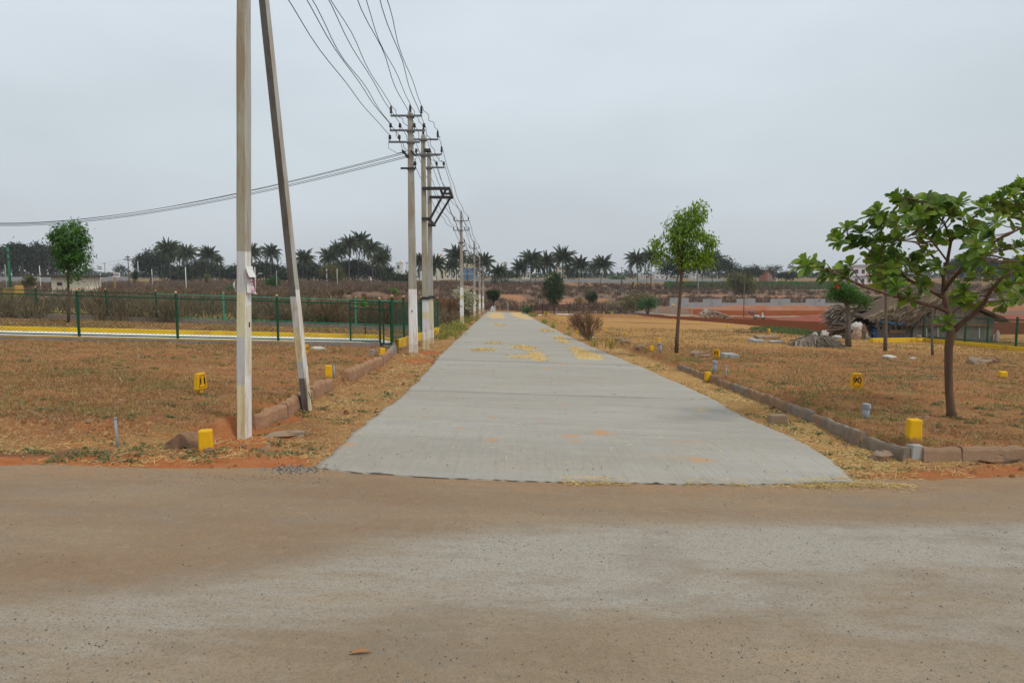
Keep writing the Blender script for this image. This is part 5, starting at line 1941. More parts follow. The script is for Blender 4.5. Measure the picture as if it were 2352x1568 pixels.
# open gate leaf and a narrow second leaf
gt = thing('gate_leaf', 'open dark green gate leaf with mesh standing inside the yard corner', 'gate', sp_[0] + Vector((-0.06, 0.1, 0.2)), 0)
gw = abs(at(802, 740, 22.6).x - at(899, 740, 22.6).x)
g0, g1, gh = Vector((-gw, 0.55, 0.04)), Vector((0, 0, 0)), 1.33
for a, b2 in ((g0, g0 + Vector((0, 0, gh))), (g1, g1 + Vector((0, 0, gh))), ((g0 + g1) / 2 + Vector((0.45, -.18, 0)), (g0 + g1) / 2 + Vector((0.45, -.18, gh)))):
    MB().bar(a, b2, 0.045).build('stile', M('green_steel'), gt)
for z in (0.02, gh - 0.24, gh):
    MB().bar(g0 + Vector((0, 0, z)), g1 + Vector((0, 0, z)), 0.04).build('gate_rail', M('green_steel'), gt)
mm_ = mesh_panel((0, 0, 0), ((g1 - g0).length, 0, 0), 0.02, gh - 0.24, 'wire_mesh', gt, 'green_wire', 0.09, 0.0028)
mm_.location = g0
mm_.rotation_euler = (0, 0, math.atan2(-0.55, gw))
MB().box(g0 + Vector((0.0, -0.03, 0.92)), (0.07, 0.05, 0.1)).build('latch', M('rusty_steel'), gt)
# back fence
BA, BB = plane_pt(-7.2, 32.6, LOT), plane_pt(-24.3, 35.2, LOT)
bpx = (818, 515.5, 361, 246, 86, -70)
bp_ = [SC + Vector((0, 0.05, LOT * .5))] + [line_at_px(x, BA, BB) for x in bpx]
wall_run('grey_kerb_wall', 'grey concrete kerb wall under the back fence of the yard', bp_, 0.18, 0.2, 'concrete_kerb')
bf = fence('back_fence', 'back fence of the yard, pale turquoise on the right and dark green on the left', bp_[0], bp_[-1], bp_, 1.32, 'pale_green_steel', 0.06, 1.2, 0.2, 0.033, True,
           ['pale_green_steel', 'pale_green_steel', 'pale_green_steel', 'green_steel', 'green_steel', 'green_steel'], 'green_wire', 0.13, 0.0034)

# right: yellow kerb walls and green fence near the hut
rk = [ground(x, y, LOT) for x, y in ((2215, 794), (2332, 806), (2460, 818), (2700, 840))]
rk0 = ground(2120, 785, LOT)
wall_run('yellow_kerb', 'yellow kerb wall under the green fence on the far right', [rk0] + rk, 0.16, 0.19, 'yellow_wall', bev=0.012)
fence('green_fence', 'green chain link fence beside the thatched hut on the far right', rk0, rk[-1], [rk0] + rk, 1.34, 'green_steel', 0.05, 1.2, 0.19, 0.036, False, None, 'green_wire', 0.11, 0.003)
wk = [ground(x, y, LOT) for x, y in ((2001, 787), (2060, 786.5), (2122, 785))]
wall_run('yellow_kerb', 'yellow kerb wall in front of the hut and blue drum', wk, 0.2, 0.22, 'yellow_wall', bev=0.012)
rb = [rk0 + Vector((0.4, 3.2, -0.1)), rk[1] + Vector((1.2, 3.6, -0.15)), rk[3] + Vector((1, 4.5, -0.2))]
for p in rb:
    p.z = tz(p.x, p.y)
wall_run('yellow_kerb', 'second yellow kerb wall seen through the green fence at far right', rb, 0.16, 0.2, 'yellow_wall', bev=0.012)
fence('green_fence', 'rear green fence line behind the far right kerb', rb[0], rb[-1], rb, 1.32, 'green_steel', 0.05, 1.2, 0.2, 0.033, False, None, 'green_wire', 0.13, 0.003)
o = thing('pipe_end', 'yellow painted pipe end standing at the kerb corner by the hut', 'pipe', ground(2110, 787, LOT), 0)
MB().lathe((0, 0, -0.05), [(0.13, 0), (0.15, 0.1), (0.15, 0.22), (0.13, 0.28)], 14).build('base', M('yellow_wall'), o, True)
MB().lathe((0, 0, 0.2), [(0.12, 0), (0.12, 0.16), (0.1, 0.2)], 14).build('collar', M('rock'), o, True)
# rusty fence round the small park at the road's end
ry = 84.0
rp = []
for px, py in ((1220.5, 720), (1273, 724), (1340, 723.5), (1384, 721.5)):
    rp.append(ground(px, py, 0.15))
back = [ground(1384 - 3, 717.5, 0.15), ground(1325, 716.5, 0.1), ground(1255, 716.5, 0.1), ground(1229, 717, 0.1)]
fr2 = [rp[0], ground(1246, 722, .15), rp[1], ground(1307, 723.5, .15), rp[2], ground(1362, 722.5, .15), rp[3]]
fence('rusty_fence', 'rusty brown mesh fence round the small park by the road end, front side', fr2[0], fr2[-1], fr2, 1.38, 'rusty_steel', 0.14, 1.15, 0.02, 0.062, False, None, 'rusty_steel', 0.3, 0.005)
bk2 = [fr2[0]] + back[::-1] + [fr2[-1]]
fence('rusty_fence', 'rusty brown mesh fence round the small park by the road end, rear side', bk2[0], bk2[-1], bk2, 1.3, 'rusty_steel', 0.14, 1.1, 0.02, 0.055, False, None, 'rusty_steel', 0.4, 0.005)
wall_run('white_kerb', 'white kerb strip in front of the rusty fence', [ground(1236, 723.5, .12), ground(1280, 724.5, .12), ground(1330, 724.5, .12)], 0.3, 0.12, 'white_paint')

# grey compound wall beyond the red earth
wy = 150.0
cw = thing('compound_wall', 'long grey block wall with stepped top beyond the red earth', 'wall', far_ground(1800, wy))
px = 1538
k = 0
s_ = wy / F
wz0 = far_ground(1800, wy).z
tall, low_ = 21.5 * s_, 12.5 * s_
xs_ = [(1538, 1582, 'low')]
runs = []
x = 1538
pat = [(1538, 1581, 1), (1581, 1614, 0), (1614, 1657, 1), (1657, 1691, 0), (1691, 1734, 1), (1734, 1769, 0), (1769, 1814, 1), (1814, 1850, 0), (1850, 1894, 1), (1894, 1933, 0), (1933, 1978, 1), (1978, 2018, 0), (2018, 2062, 1), (2062, 2100, 0), (2100, 2145, 1), (2145, 2182, 0), (2182, 2228, 1), (2228, 2265, 0), (2265, 2310, 1), (2310, 2345, 0), (2345, 2390, 1), (2390, 2430, 0), (2430, 2480, 1)]
for a, b, t_ in pat:
    xa, xb = (a - CX) * s_, (b - CX) * s_
    zb_ = tz((xa + xb) / 2, wy)
    h = tall if t_ else low_
    o = MB().box((0, 0, h / 2 - 0.3), (xb - xa - (0.0 if t_ else 0.004), 0.22 if t_ else 0.20, h + 0.6)).build('panel', M('block_concrete'), cw)
    o.location = Vector(((xa + xb) / 2, wy, zb_)) - cw.location
    if t_:
        for dx in (-.22, .22):
            c_ = MB().box((dx, -0.14, h / 2 - 0.3), (0.18, 0.10, h + 0.58)).build('pier', M('pale_concrete'), o)
# nearer wall with grilled openings
ga, gb = ground(1581, 717, 0.0), Vector((0, 0, 0))
gb = at(1507, 706, 148); gb.z = tz(gb.x, gb.y)
gwall = thing('grilled_wall', 'grey wall with yellow grilled openings running back from the pale rubble', 'wall', ga)
dv = gb - ga
L = Vector((dv.x, dv.y, 0)).length
gwall.rotation_euler = (0, 0, math.atan2(dv.y, dv.x))
hgt = at(1581, 690, ga.y).z - ga.z
opens = [0.14, 0.34, 0.54, 0.74]
cx0 = 0.0
mats_ = M('block_concrete')
edges = [0.0] + [v for q in opens for v in (q, q + 0.075)] + [1.0]
for i in range(len(edges) - 1):
    a, b = edges[i] * L, edges[i + 1] * L
    op = i % 2 == 1
    h = hgt * (0.56 if op else 1.0)
    MB().box(((a + b) / 2, 0, h / 2 - 0.4), (b - a - (0.004 if op else 0), 0.2 if op else 0.22, h + 0.8)).build('panel', mats_, gwall)
    if op:
        gmb = MB()
        for j in range(6):
            xx = a + (j + .5) / 6 * (b - a)
            gmb.bar((xx, 0, h), (xx, 0, hgt - 0.05), 0.06)
        for zz in (h + 0.2, hgt - 0.2):
            gmb.bar((a, 0.0, zz), (b, 0.0, zz), 0.05)
        gmb.build('grille', simple('yellow_grille', (0.40, 0.25, 0.06), (0.3, 0.18, 0.05)), gwall)
        MB().box(((a + b) / 2, -0.06, h - 0.04), (b - a + 0.3, 0.34, 0.08)).build('sill', M('pale_concrete'), gwall)
# far grey walls on the plain
for x0, x1, Y, h, lab in ((1085, 1262, 262, 8.5, 'weathered grey wall behind the palms beyond the road end, left stretch'), (1296, 1452, 268, 8.0, 'weathered grey slatted wall behind the palms, right of the oval tree'), (1452, 1560, 300, 7.0, 'low grey wall behind the young tree on the plain'), (1590, 1660, 300, 7.0, 'low grey wall behind the dark trees right of the young tree'),
                          (-260, 300, 250, 7.0, 'long pale grey wall on the plain at far left')):
    s2 = Y / F
    root = thing('far_wall', lab, 'wall', far_ground((x0 + x1) / 2, Y))
    n = max(2, int((x1 - x0) / 24))
    for i in range(n):
        xa, xb = x0 + (x1 - x0) * i / n, x0 + (x1 - x0) * (i + 1) / n
        p = far_ground((xa + xb) / 2, Y)
        hh = h * s2 * random.uniform(0.96, 1.05) + (1.3 if x0 < 0 else 0.0)
        o = MB().box((0, 0, hh / 2 - 0.5), ((xb - xa) * s2 - 0.01, 0.2, hh + 1.0)).build('panel', M('block_concrete'), root)
        o.location = p - root.location
        MB().box(((xb - xa) * s2 / 2, -0.14, hh / 2 - 0.5), (0.25, 0.12, hh + 1.1)).build('pier', M('pale_concrete'), o)
# fence pales on the slope, concrete posts in the valley
for k, (px, py, hpx) in enumerate(((1401, 669, 8), (1404, 669.5, 8), (1409, 671, 8), (1412, 673.5, 8.5), (1416, 675, 8.5), (1420.5, 675, 8), (1425, 677.5, 8.5), (1428, 680, 9), (1432.5, 679, 8), (1437, 679, 8.5))):
    g = hill(px, py)
    s2 = 1 / px_m(g.y)
    o = MB().box((0, 0, hpx * s2 / 2 - .1), (0.16, 0.16, hpx * s2 + .2)).build('fence_pale', M('pale_concrete'))
    o.location = g
    tag(o, 'thin pale post in the line climbing the brown slope', 'post', 'pale posts climbing the brown slope')
for px, py, hpx, lab in ((1166.5, 716, 24, 'grey stone post by the path just past the road end'), (1207.5, 710, 21, 'pale forked stone post right of the road end'), (1238, 712, 19, 'thin grey post behind the rusty fence left of the oval tree'), (1266, 709, 13, 'short white post close to the oval tree trunk'),
                         (1285, 705, 8, 'grey post just right of the oval tree trunk'), (1314, 711, 15, 'pale bluish post behind the rusty fence'), (1434, 719, 15, 'pale leaning post near the bright leafed plant'), (1508, 724, 17, 'grey post in front of the leaning green bush'), (1545, 725, 18, 'grey post with a yellow helmet on top'), (1589, 727, 17, 'stone post near the pale rubble heap'), (1631, 728, 20, 'grey stone post beside the pale rubble heap'), (1469, 722, 17, 'dark grey stake among the green bush stems')):
    g = hill(px, min(py, 717)) if py < 714 else ground(px, py, 0.0)
    s2 = 1 / px_m(g.y)
    o = MB().box((0, 0, hpx * s2 / 2 - .1), (0.17, 0.14, hpx * s2 + .2), 0, (0.9, 0.9), jit=0.02).build('stone_post', M('pale_concrete'))
    o.location = g
    tag(o, lab, 'post', 'stone posts along the far path')
g = ground(1545, 725, 0)
o = MB().lathe((0, 0, 0), [(0.28, 0), (0.27, 0.1), (0.2, 0.22), (0.06, 0.28)], 12).build('helmet', M('yellow_paint'), None, True)
o.location = g + Vector((0, 0, 18 / px_m(g.y)))
tag(o, 'yellow helmet hung on a grey post', 'helmet')
g = ground(1708, 731, 0)
o = MB().tube([(0, 0, -.2), (-0.03, 0, 2.4), (-0.13, 0, 101 / px_m(g.y))], [0.11, 0.09, 0.07], 7).build('wooden_pole', M('bark_grey'))
o.location = g
tag(o, 'lone slender grey pole at the edge of the tilled soil', 'pole')
# small white gateway stone at the road end
g = ground(1131, 716.2, 0)
s2 = 1 / px_m(g.y)
o = thing('milestone', 'small white pointed stone with lettering at the road end', 'stone', g)
wq, hq = 8.0 * s2, 16 * s2
MB().prism([(-wq / 2, -.1), (wq / 2, -.1), (wq / 2, hq * .6), (0, hq), (-wq / 2, hq * .6)], -0.12, 0.12).build('slab', M('white_paint'), o)
MB().box((wq / 2 + 0.12, 0, hq * .45), (0.12, 0.12, hq * 1.1)).build('side_post', M('white_paint'), o)
for k in range(2):
    MB().box((0, -0.122, hq * (.5 - .28 * k)), (wq * .6, 0.012, 0.09)).build('dark_lettering_line', M('grey_steel'), o)

# ================================================================== TREES
def leaf_cloud(name, P, az, tilt, L, W, mat, parent, tipw=0.0, fold=0.12):
    """one small pointed leaf per entry; tilt: angle of the leaf axis below (-) or above (+) level"""
    n = len(P)
    d = np.stack([np.cos(az) * np.cos(tilt), np.sin(az) * np.cos(tilt), np.sin(tilt)], 1)
    s = np.stack([-np.sin(az), np.cos(az), np.zeros(n)], 1)
    u = np.cross(s, d)
    rl = rng.normal(0, 0.5, n)
    sd = s * np.cos(rl)[:, None] + u * np.sin(rl)[:, None]
    up = np.cross(d, sd)
    Lc, Wc = L[:, None], (W / 2)[:, None]
    mid = P + d * Lc * (0.5 + 0.2 * tipw) - up * Lc * fold * 0.4
    v = np.stack([P, mid + sd * Wc + up * Wc * 0.4, P + d * Lc - up * Lc * fold, mid - sd * Wc + up * Wc * 0.4], 1).reshape(-1, 3)
    k = np.arange(n)[:, None] * 4
    return link(name, np_mesh(name, v, k + np.array([[0, 1, 2, 3]])), M(mat), parent)


def ell_points(ells, n, hollow=0.35):
    """points inside a union of ellipsoids (c, r)"""
    vol = np.array([e_[1][0] * e_[1][1] * e_[1][2] for e_ in ells]) ** 0.8
    pick = rng.choice(len(ells), n, p=vol / vol.sum())
    d = rng.normal(0, 1, (n, 3))
    d /= np.linalg.norm(d, axis=1)[:, None]
    r = rng.uniform(hollow, 1.0, n) ** 0.6
    c = np.array([tuple(e_[0]) for e_ in ells])[pick]
    rad = np.array([tuple(e_[1]) for e_ in ells])[pick]
    return c + d * r[:, None] * rad, d


def leaf_tree(name, label, base, ells, clumps, per, clump_r, L, W, leaf, bark, trunk_pts, trunk_r, cat='tree', grp=None, droop=-0.5, branch_r=0.03, nbranch=14, extra=None):
    """trunk with limbs reaching into a crown of leaf clumps. ells are relative to base."""
    o = thing(name, label, cat, base, 0, grp)
    mb = MB().tube(trunk_pts, trunk_r, 8)
    fork = Vector(trunk_pts[-1])
    C, D = ell_points(ells, clumps)
    for k in range(min(nbranch, len(C))):
        c = Vector(C[k])
        st = Vector(trunk_pts[-2]).lerp(fork, random.uniform(0.2, 1.0))
        m_ = st.lerp(c, 0.5) + Vector((0, 0, 0.10 * (c - st).length))
        mb.tube([st, m_, c], [branch_r, branch_r * 0.7, branch_r * 0.25], 5, False)
    mb.build('trunk', M(bark), o, True)
    P = np.repeat(C, per, 0) + rng.normal(0, 1, (clumps * per, 3)) * np.array(clump_r)
    n = len(P)
    cen = np.array(ells[0][0])
    az = np.arctan2(P[:, 1] - cen[1], P[:, 0] - cen[0]) + rng.normal(0, 1.1, n)
    leaf_cloud('crown', P, az, rng.normal(droop, 0.45, n), L * rng.uniform(0.65, 1.25, n), W * rng.uniform(0.7, 1.25, n), leaf, o)
    return o


def ells_px(base, Y, lst, depth=1.0):
    """ellipsoids given as (px, py, rx, ry) at distance Y, relative to base"""
    s = Y / F
    r_ = []
    for px, py, rx, ry in lst:
        c = at(px, py, Y) - base
        r_.append((c + Vector((0, random.uniform(-.3, .3) * rx * s, 0)), (rx * s, (rx + ry) / 2 * s * depth, ry * s)))
    return r_


# --- the young tree right of the road
b = ground(1553, 812, LOT)
Y = b.y
tp = [at(x, y, Y) - b for x, y in ((1553, 815), (1555.5, 770), (1559, 720), (1563, 670), (1565, 630), (1567, 608))]
t1 = leaf_tree('young_tree', 'young tree with bright green drooping leaves on a thin bare trunk right of the road', b,
    ells_px(b, Y, [(1588, 508, 28, 38), (1606, 484, 18, 22), (1604, 560, 34, 34), (1568, 545, 38, 36), (1538, 570, 38, 30), (1506, 598, 18, 19), (1585, 592, 38, 26), (1626, 565, 18, 30), (1620, 594, 15, 20), (1562, 515, 26, 32), (1545, 535, 18, 18)]),
    300, 16, (0.10, 0.10, 0.075), 0.14, 0.052, 'neem_leaf', 'bark_brown', tp, [0.075, 0.062, 0.055, 0.05, 0.046, 0.04], droop=-0.75, branch_r=0.024, nbranch=22)
mb = MB()
for pts in ([(1567, 608), (1583, 596), (1602, 582)], [(1566, 612), (1548, 600), (1528, 588)], [(1567, 606), (1572, 570), (1582, 520)], [(1567, 608), (1570, 585), (1556, 545)]):
    mb.tube([at(x, y, Y + random.uniform(-.2, .2)) - b for x, y in pts], [0.034, 0.024, 0.01], 6, False)
mb.build('limbs', M('bark_brown'), t1, True)

# --- tree in the yard at left
b = ground(157.5, 737, LOT)
b = Vector(((157.5 - CX) / F * 29.5, 29.5, 0)); b.z = tz(b.x, b.y)
Y = b.y
tp = [at(x, y, Y) - b for x, y in ((157.5, 745), (157.5, 700), (157, 660), (156, 630), (156, 610))]
leaf_tree('yard_tree', 'slender tree with dense green oval crown inside the fenced yard at left', b,
    ells_px(b, Y, [(160, 560, 32, 44), (158, 540, 34, 26), (150, 585, 26, 32), (176, 590, 22, 34), (180, 620, 14, 16), (174, 520, 11, 16), (150, 605, 14, 22), (126, 548, 14, 9), (165, 637, 10, 6)]),
    300, 16, (0.12, 0.12, 0.09), 0.17, 0.06, 'dark_neem_leaf', 'bark_brown', tp, [0.07, 0.055, 0.05, 0.045, 0.035], droop=-0.7, nbranch=18)

# --- the big almond tree
ab = ground(2187, 961, LOT)
AY = ab.y
alm = thing('almond_tree', 'large spreading tree with big paddle leaves in the right hand plot', 'tree', ab)


def ap(px, py, dy=0.0):
    return at(px, py, AY + dy) - ab


tr = MB().tube([ap(2187, 967), ap(2184, 940), ap(2180, 900), ap(2178.5, 850), ap(2179, 800), ap(2184, 768), ap(2186, 752)], [0.085, 0.061, 0.056, 0.054, 0.057, 0.066, 0.055], 12)
tr.build('trunk', M('bark_brown'), alm, True)
BR = [  # survey points with depth offsets, radius start, radius end
    ([(2184, 765, 0), (2181, 735, .02), (2174, 700, .05), (2167, 668, .08)], .062, .05),
    ([(2184, 768, 0), (2205, 745, -.05), (2235, 722, -.15), (2262, 694, -.3), (2274, 670, -.45), (2300, 640, -.6), (2330, 620, -.7)], .052, .02),
    ([(2262, 694, -.3), (2300, 690, -.1), (2340, 680, .1)], .022, .01),
    ([(2171, 685, .06), (2145, 672, .1), (2110, 655, .2), (2080, 638, .3), (2060, 615, .4), (2040, 600, .5)], .040, .014),
    ([(2177, 715, .04), (2140, 702, -.1), (2090, 690, -.25), (2040, 676, -.45), (1990, 660, -.6), (1945, 640, -.75), (1905, 624, -.85), (1865, 612, -.9)], .040, .011),
    ([(2167, 668, .08), (2168, 635, .1), (2176, 600, .1), (2184, 555, .1)], .040, .026),
    ([(2167, 668, .08), (2185, 645, -.2), (2215, 610, -.35), (2250, 582, -.5), (2300, 545, -.6), (2345, 525, -.6)], .040, .014),
    ([(2168, 640, .1), (2152, 600, .35), (2130, 575, .5), (2100, 555, .6), (2050, 552, .7)], .030, .010),
    ([(2184, 555, .1), (2170, 515, -.1), (2145, 485, -.2), (2120, 468, -.25), (2080, 452, -.3)], .022, .009),
    ([(2184, 555, .1), (2205, 530, .2), (2235, 500, .3), (2275, 475, .4), (2330, 450, .5), (2390, 430, .5)], .024, .010),
    ([(2145, 485, -.2), (2100, 505, -.35), (2050, 500, -.5), (2015, 500, -.55)], .014, .007),
    ([(2080, 638, .3), (2030, 595, .0), (1990, 570, -.1), (1950, 545, -.2)], .017, .008),
    ([(2170, 650, .1), (2200, 620, .6), (2240, 590, .9), (2270, 560, 1.0)], .022, .009),
    ([(2180, 725, .03), (2205, 705, .4), (2240, 675, .7), (2275, 660, .9)], .020, .009),
    ([(1905, 624, -.85), (1935, 618, -.8), (1960, 620, -.7)], .010, .006),
    ([(2250, 582, -.5), (2290, 590, -.7), (2340, 600, -.8)], .014, .007),
    ([(2176, 600, .1), (2150, 565, -.3), (2120, 530, -.4), (2090, 520, -.5)], .018, .008),
    ([(2186, 755, 0), (2172, 745, -.1), (2165, 738, -.14)], .010, .005),
]
BPTS = []
for pts, r0, r1 in BR:
    q = [ap(*p) for p in pts]
    n = len(q)
    MB().tube(q, [(r0 + (r1 - r0) * i / (n - 1)) * .82 + random.uniform(-.001, .001) for i in range(n)], 7, True).build('limb', M('bark_brown'), alm, True)
    for a, c in zip(q, q[1:]):
        for k in range(4):
            BPTS.append(a.lerp(c, k / 4))
    BPTS.append(q[-1])
ROS = [(1848, 609), (1868, 614), (1892, 622), (1915, 626), (1937, 630), (1955, 612), (1950, 640), (1930, 548), (1944, 532), (1963, 560), (1978, 538), (1992, 562), (2012, 555), (2030, 560), (2004, 497), (2018, 488), (2034, 505), (2026, 523), (2046, 590), (2062, 452), (2078, 462), (2096, 470), (2108, 498), (2090, 520), (2126, 462), (2142, 464), (2158, 470), (2172, 490), (2130, 515), (2150, 532), (2178, 470), (2200, 474), (2214, 498), (2226, 520), (2252, 478), (2270, 468), (2290, 458), (2312, 446), (2332, 440), (2352, 430), (2375, 430), (2350, 470), (2320, 500), (2290, 512), (2282, 540), (2242, 560), (2256, 600), (2222, 600), (2084, 612), (2102, 630), (2130, 612), (2152, 622), (2112, 652), (2062, 670), (2088, 682), (2236, 640), (2284, 672), (2304, 660), (2330, 650), (2322, 690), (2345, 602), (2352, 680), (2300, 700), (2040, 612), (2022, 604), (2062, 600), (2245, 690), (2070, 545), (2060, 505), (2110, 545), (2190, 500), (2240, 530), (2300, 575), (2330, 570), (2030, 640), (2050, 650), (2010, 585), (2320, 620), (2350, 640), (2215, 668), (2200, 690), (2172, 742), (2245, 575), (2265, 625), (2140, 560), (2165, 545), (2120, 590), (2350, 520), (2335, 475), (2300, 480), (2085, 490), (2140, 495), (2355, 560), (2200, 540), (2380, 480), (2390, 560), (2400, 640)]
lv, lf = [], []
tw = MB()
rr = random.Random(3)


def almond_leaf(org, d, up, L, W):
    s = d.cross(up).normalized()
    up = s.cross(d).normalized()
    prof = [(0.0, 0.03), (0.2, 0.16), (0.45, 0.36), (0.7, 0.5), (0.88, 0.42), (1.0, 0.08)]
    n0 = len(lv)
    droop = rr.uniform(0.05, 0.35)
    for f, wd in prof:
        c = org + d * (L * f) - Vector((0, 0, 1)) * (droop * L * f * f)
        cu = 0.22
        lv.append(c + s * (wd * W) + up * (cu * wd * W))
        lv.append(c - up * (0.02 * L))
        lv.append(c - s * (wd * W) + up * (cu * wd * W))
    for i in range(len(prof) - 1):
        a = n0 + i * 3
        lf.append((a, a + 1, a + 4, a + 3))
        lf.append((a + 1, a + 2, a + 5, a + 4))


for px, py in ROS:
    near = min(BPTS, key=lambda q: (q.x - ap(px, py).x) ** 2 + (q.z - ap(px, py).z) ** 2)
    for rep in range(2 if rr.random() < 0.8 else 1):
        dy = near.y + rr.uniform(-.25, .25) + (rr.uniform(-.5, .5) if rep else 0)
        c = ap(px + rr.uniform(-9, 9) * rep, py + rr.uniform(-9, 9) * rep, dy)
        if (c - near).length > 0.03:
            tw.tube([near, near.lerp(c, .6) + Vector((0, 0, -.02)), c], [0.009, 0.007, 0.005], 5, False)
        ax = (c - near)
        ax = (ax.normalized() if ax.length > .05 else Vector((0, 0, 1))) + Vector((0, 0, 0.7))
        ax.normalize()
        s1 = ax.orthogonal().normalized()
        s2 = ax.cross(s1)
        n = rr.randint(9, 13)
        ph = rr.uniform(0, 6)
        for i in range(n):
            a = ph + i * 2.4
            el = rr.uniform(0.0, 0.95) if i > 2 else rr.uniform(0.8, 1.3)
            d = (s1 * math.cos(a) + s2 * math.sin(a)) * math.cos(el) + ax * math.sin(el)
            L = rr.uniform(0.11, 0.215)
            almond_leaf(c + d * 0.012, d.normalized(), (ax + Vector((0, 0, .5))).normalized() if abs(d.dot(ax)) < .95 else Vector((rr.uniform(-1, 1), rr.uniform(-1, 1), .3)), L, L * rr.uniform(0.46, 0.6))
me = bpy.data.meshes.new('crown')
me.from_pydata(lv, [], lf)
link('crown', me, M('almond_leaf'), alm, True)
tag(tw.build('twigs', M('bark_brown'), alm), kind='stuff')
# two fading red leaves
for px, py, rzv, lab in ((2242, 567, 0.5, 'red withered leaf hanging in the almond tree beside the right limb'), (1922, 657, 0.2, 'red withered leaf hanging under the low left limb of the almond tree')):
    mb = MB()
    lv2 = []
    c = at(px, py - 6, AY - (0.55 if px > 2100 else 0.8))
    for f, wd in ((0, .006), (.3, .03), (.45, .018), (.6, .034), (.85, .016), (1, .004)):
        lv2 += [(-wd + 0.02 * f * rzv, 0.0, -f * .075), (0.02 * f * rzv, -0.018, -f * .075), (wd + .02 * f * rzv, 0.0, -f * .075)]
    fs = []
    for i in range(5):
        a = i * 3
        fs += [(a, a + 1, a + 4, a + 3), (a + 1, a + 2, a + 5, a + 4)]
    o = mb.add(lv2, fs).build('red_leaf', simple('red_leaf', (0.55, 0.03, 0.015), (0.45, 0.02, 0.01), 20, 0.6))
    o.location = c
    o.modifiers.new('solid', 'SOLIDIFY').thickness = 0.002
    tag(o, lab, 'leaf')

# --- small trees in front of the hut
b = ground(1948, 797, LOT)
Y = b.y
s_ = Y / F
tp = [at(x, y, Y) - b for x, y in ((1948, 800), (1948, 760), (1949, 730), (1947, 710), (1944, 695))]
t3 = leaf_tree('forked_tree', 'small forked tree with feathery dark leaves in front of the frond stack', b,
    ells_px(b, Y, [(1940, 672, 32, 16), (1925, 662, 20, 14), (1955, 680, 22, 14), (1982, 690, 14, 12), (1920, 680, 14, 10)]),
    130, 20, (0.13, 0.13, 0.09), 0.16, 0.045, 'dark_neem_leaf', 'bark_grey', tp, [0.15, 0.12, 0.12, 0.09, 0.06], droop=-0.35, branch_r=0.04, nbranch=10)
MB().tube([at(x, y, Y) - b for x, y in ((1949, 738), (1960, 722), (1972, 705), (1982, 692))], [0.08, 0.06, 0.045, 0.02], 7).build('limb', M('bark_grey'), t3, True)
b = ground(2033, 806, LOT)
Y = b.y
tp = [at(x, y, Y) - b for x, y in ((2033, 808), (2034, 760), (2035, 700), (2034, 660), (2032, 645))]
leaf_tree('thin_tree', 'thin bare stemmed sapling with dark rounded crown before the hut', b,
    ells_px(b, Y, [(2038, 618, 26, 24), (2050, 592, 24, 20), (2022, 630, 18, 18), (2060, 640, 14, 16), (2045, 650, 16, 10)]),
    150, 16, (0.11, 0.11, 0.09), 0.17, 0.075, 'dark_neem_leaf', 'bark_grey', tp, [0.085, 0.065, 0.055, 0.045, 0.03], droop=-0.5, nbranch=14)
b = ground(2142, 818, LOT)
Y = b.y
o = thing('bare_sapling', 'leafless thin sapling in front of the hut wall', 'tree', b)
MB().tube([at(x, y, Y) - b for x, y in ((2142.5, 822), (2141, 790), (2140, 750), (2142, 720), (2144, 705))], [0.055, 0.045, 0.04, 0.034, 0.02], 7).build('trunk', M('bark_grey'), o, True)
for pts in (((2140, 740), (2130, 732), (2120, 725)), ((2140, 742), (2150, 730), (2158, 718)), ((2143, 712), (2150, 704), (2156, 698)), ((2143, 714), (2134, 706), (2128, 700))):
    MB().tube([at(x, y, Y) - b for x, y in pts], [0.022, 0.017, 0.008], 5).build('branch', M('bark_grey'), o, True)

# --- park trees and topiary at the road end
def oval_tree(px, base_py, lst, label, leaf, name, n, per, L, W, tw_, cr, bark='bark_brown', droop=0.5, cat='tree', off=0.0):
    b = ground(px, base_py, off)
    Y = b.y
    e_ = ells_px(b, Y, lst)
    top = e_[0][0]
    tp = [Vector((0, 0, -.2)), Vector((0.03, 0, top.z * 0.3)), Vector((top.x * .5, 0, top.z * 0.7))]
    return leaf_tree(name, label, b, e_, n, per, (cr, cr, cr), L, W, leaf, bark, tp, [tw_, tw_ * .85, tw_ * .6], cat, None, droop, 0.03, 10)


oval_tree(1273, 718, [(1272, 660, 25, 34), (1272, 642, 19, 20), (1272, 680, 20, 20), (1271, 697, 10, 8)], 'tall dense oval tree standing in the rusty fenced park', 'oval_leaf', 'oval_tree', 420, 16, 0.28, 0.11, 0.14, 0.22)
oval_tree(1358, 718, [(1357, 680, 16, 11), (1360, 686, 12, 8), (1357, 692, 7, 6)], 'round clipped tree with mushroom crown in the rusty fenced park', 'topiary_leaf', 'clipped_tree', 170, 16, 0.24, 0.1, 0.2, 0.16, 'bark_grey')
oval_tree(1133, 716, [(1132, 676.5, 15, 11), (1134, 682, 12, 8), (1136, 688, 6, 4)], 'round clipped tree behind the white milestone at the road end', 'topiary_leaf', 'clipped_tree', 170, 16, 0.24, 0.1, 0.12, 0.16, 'bark_brown')
oval_tree(1328, 716, [(1330, 689, 11, 6), (1324, 694, 8, 5)], 'small thin umbrella shaped tree left of the mushroom crowned one', 'olive_leaf', 'small_tree', 60, 10, 0.25, 0.1, 0.1, 0.18)
pb = ground(1358, 718, 0)
o = MB().box((0, -0.2, 0.75), (0.34, 0.05, 0.6), 0, jit=0.03).build('painted_patch', M('white_paint'))
o.location = pb
tag(o, 'white painted patch tied to the clipped tree trunk in the rusty fenced park', 'marking')


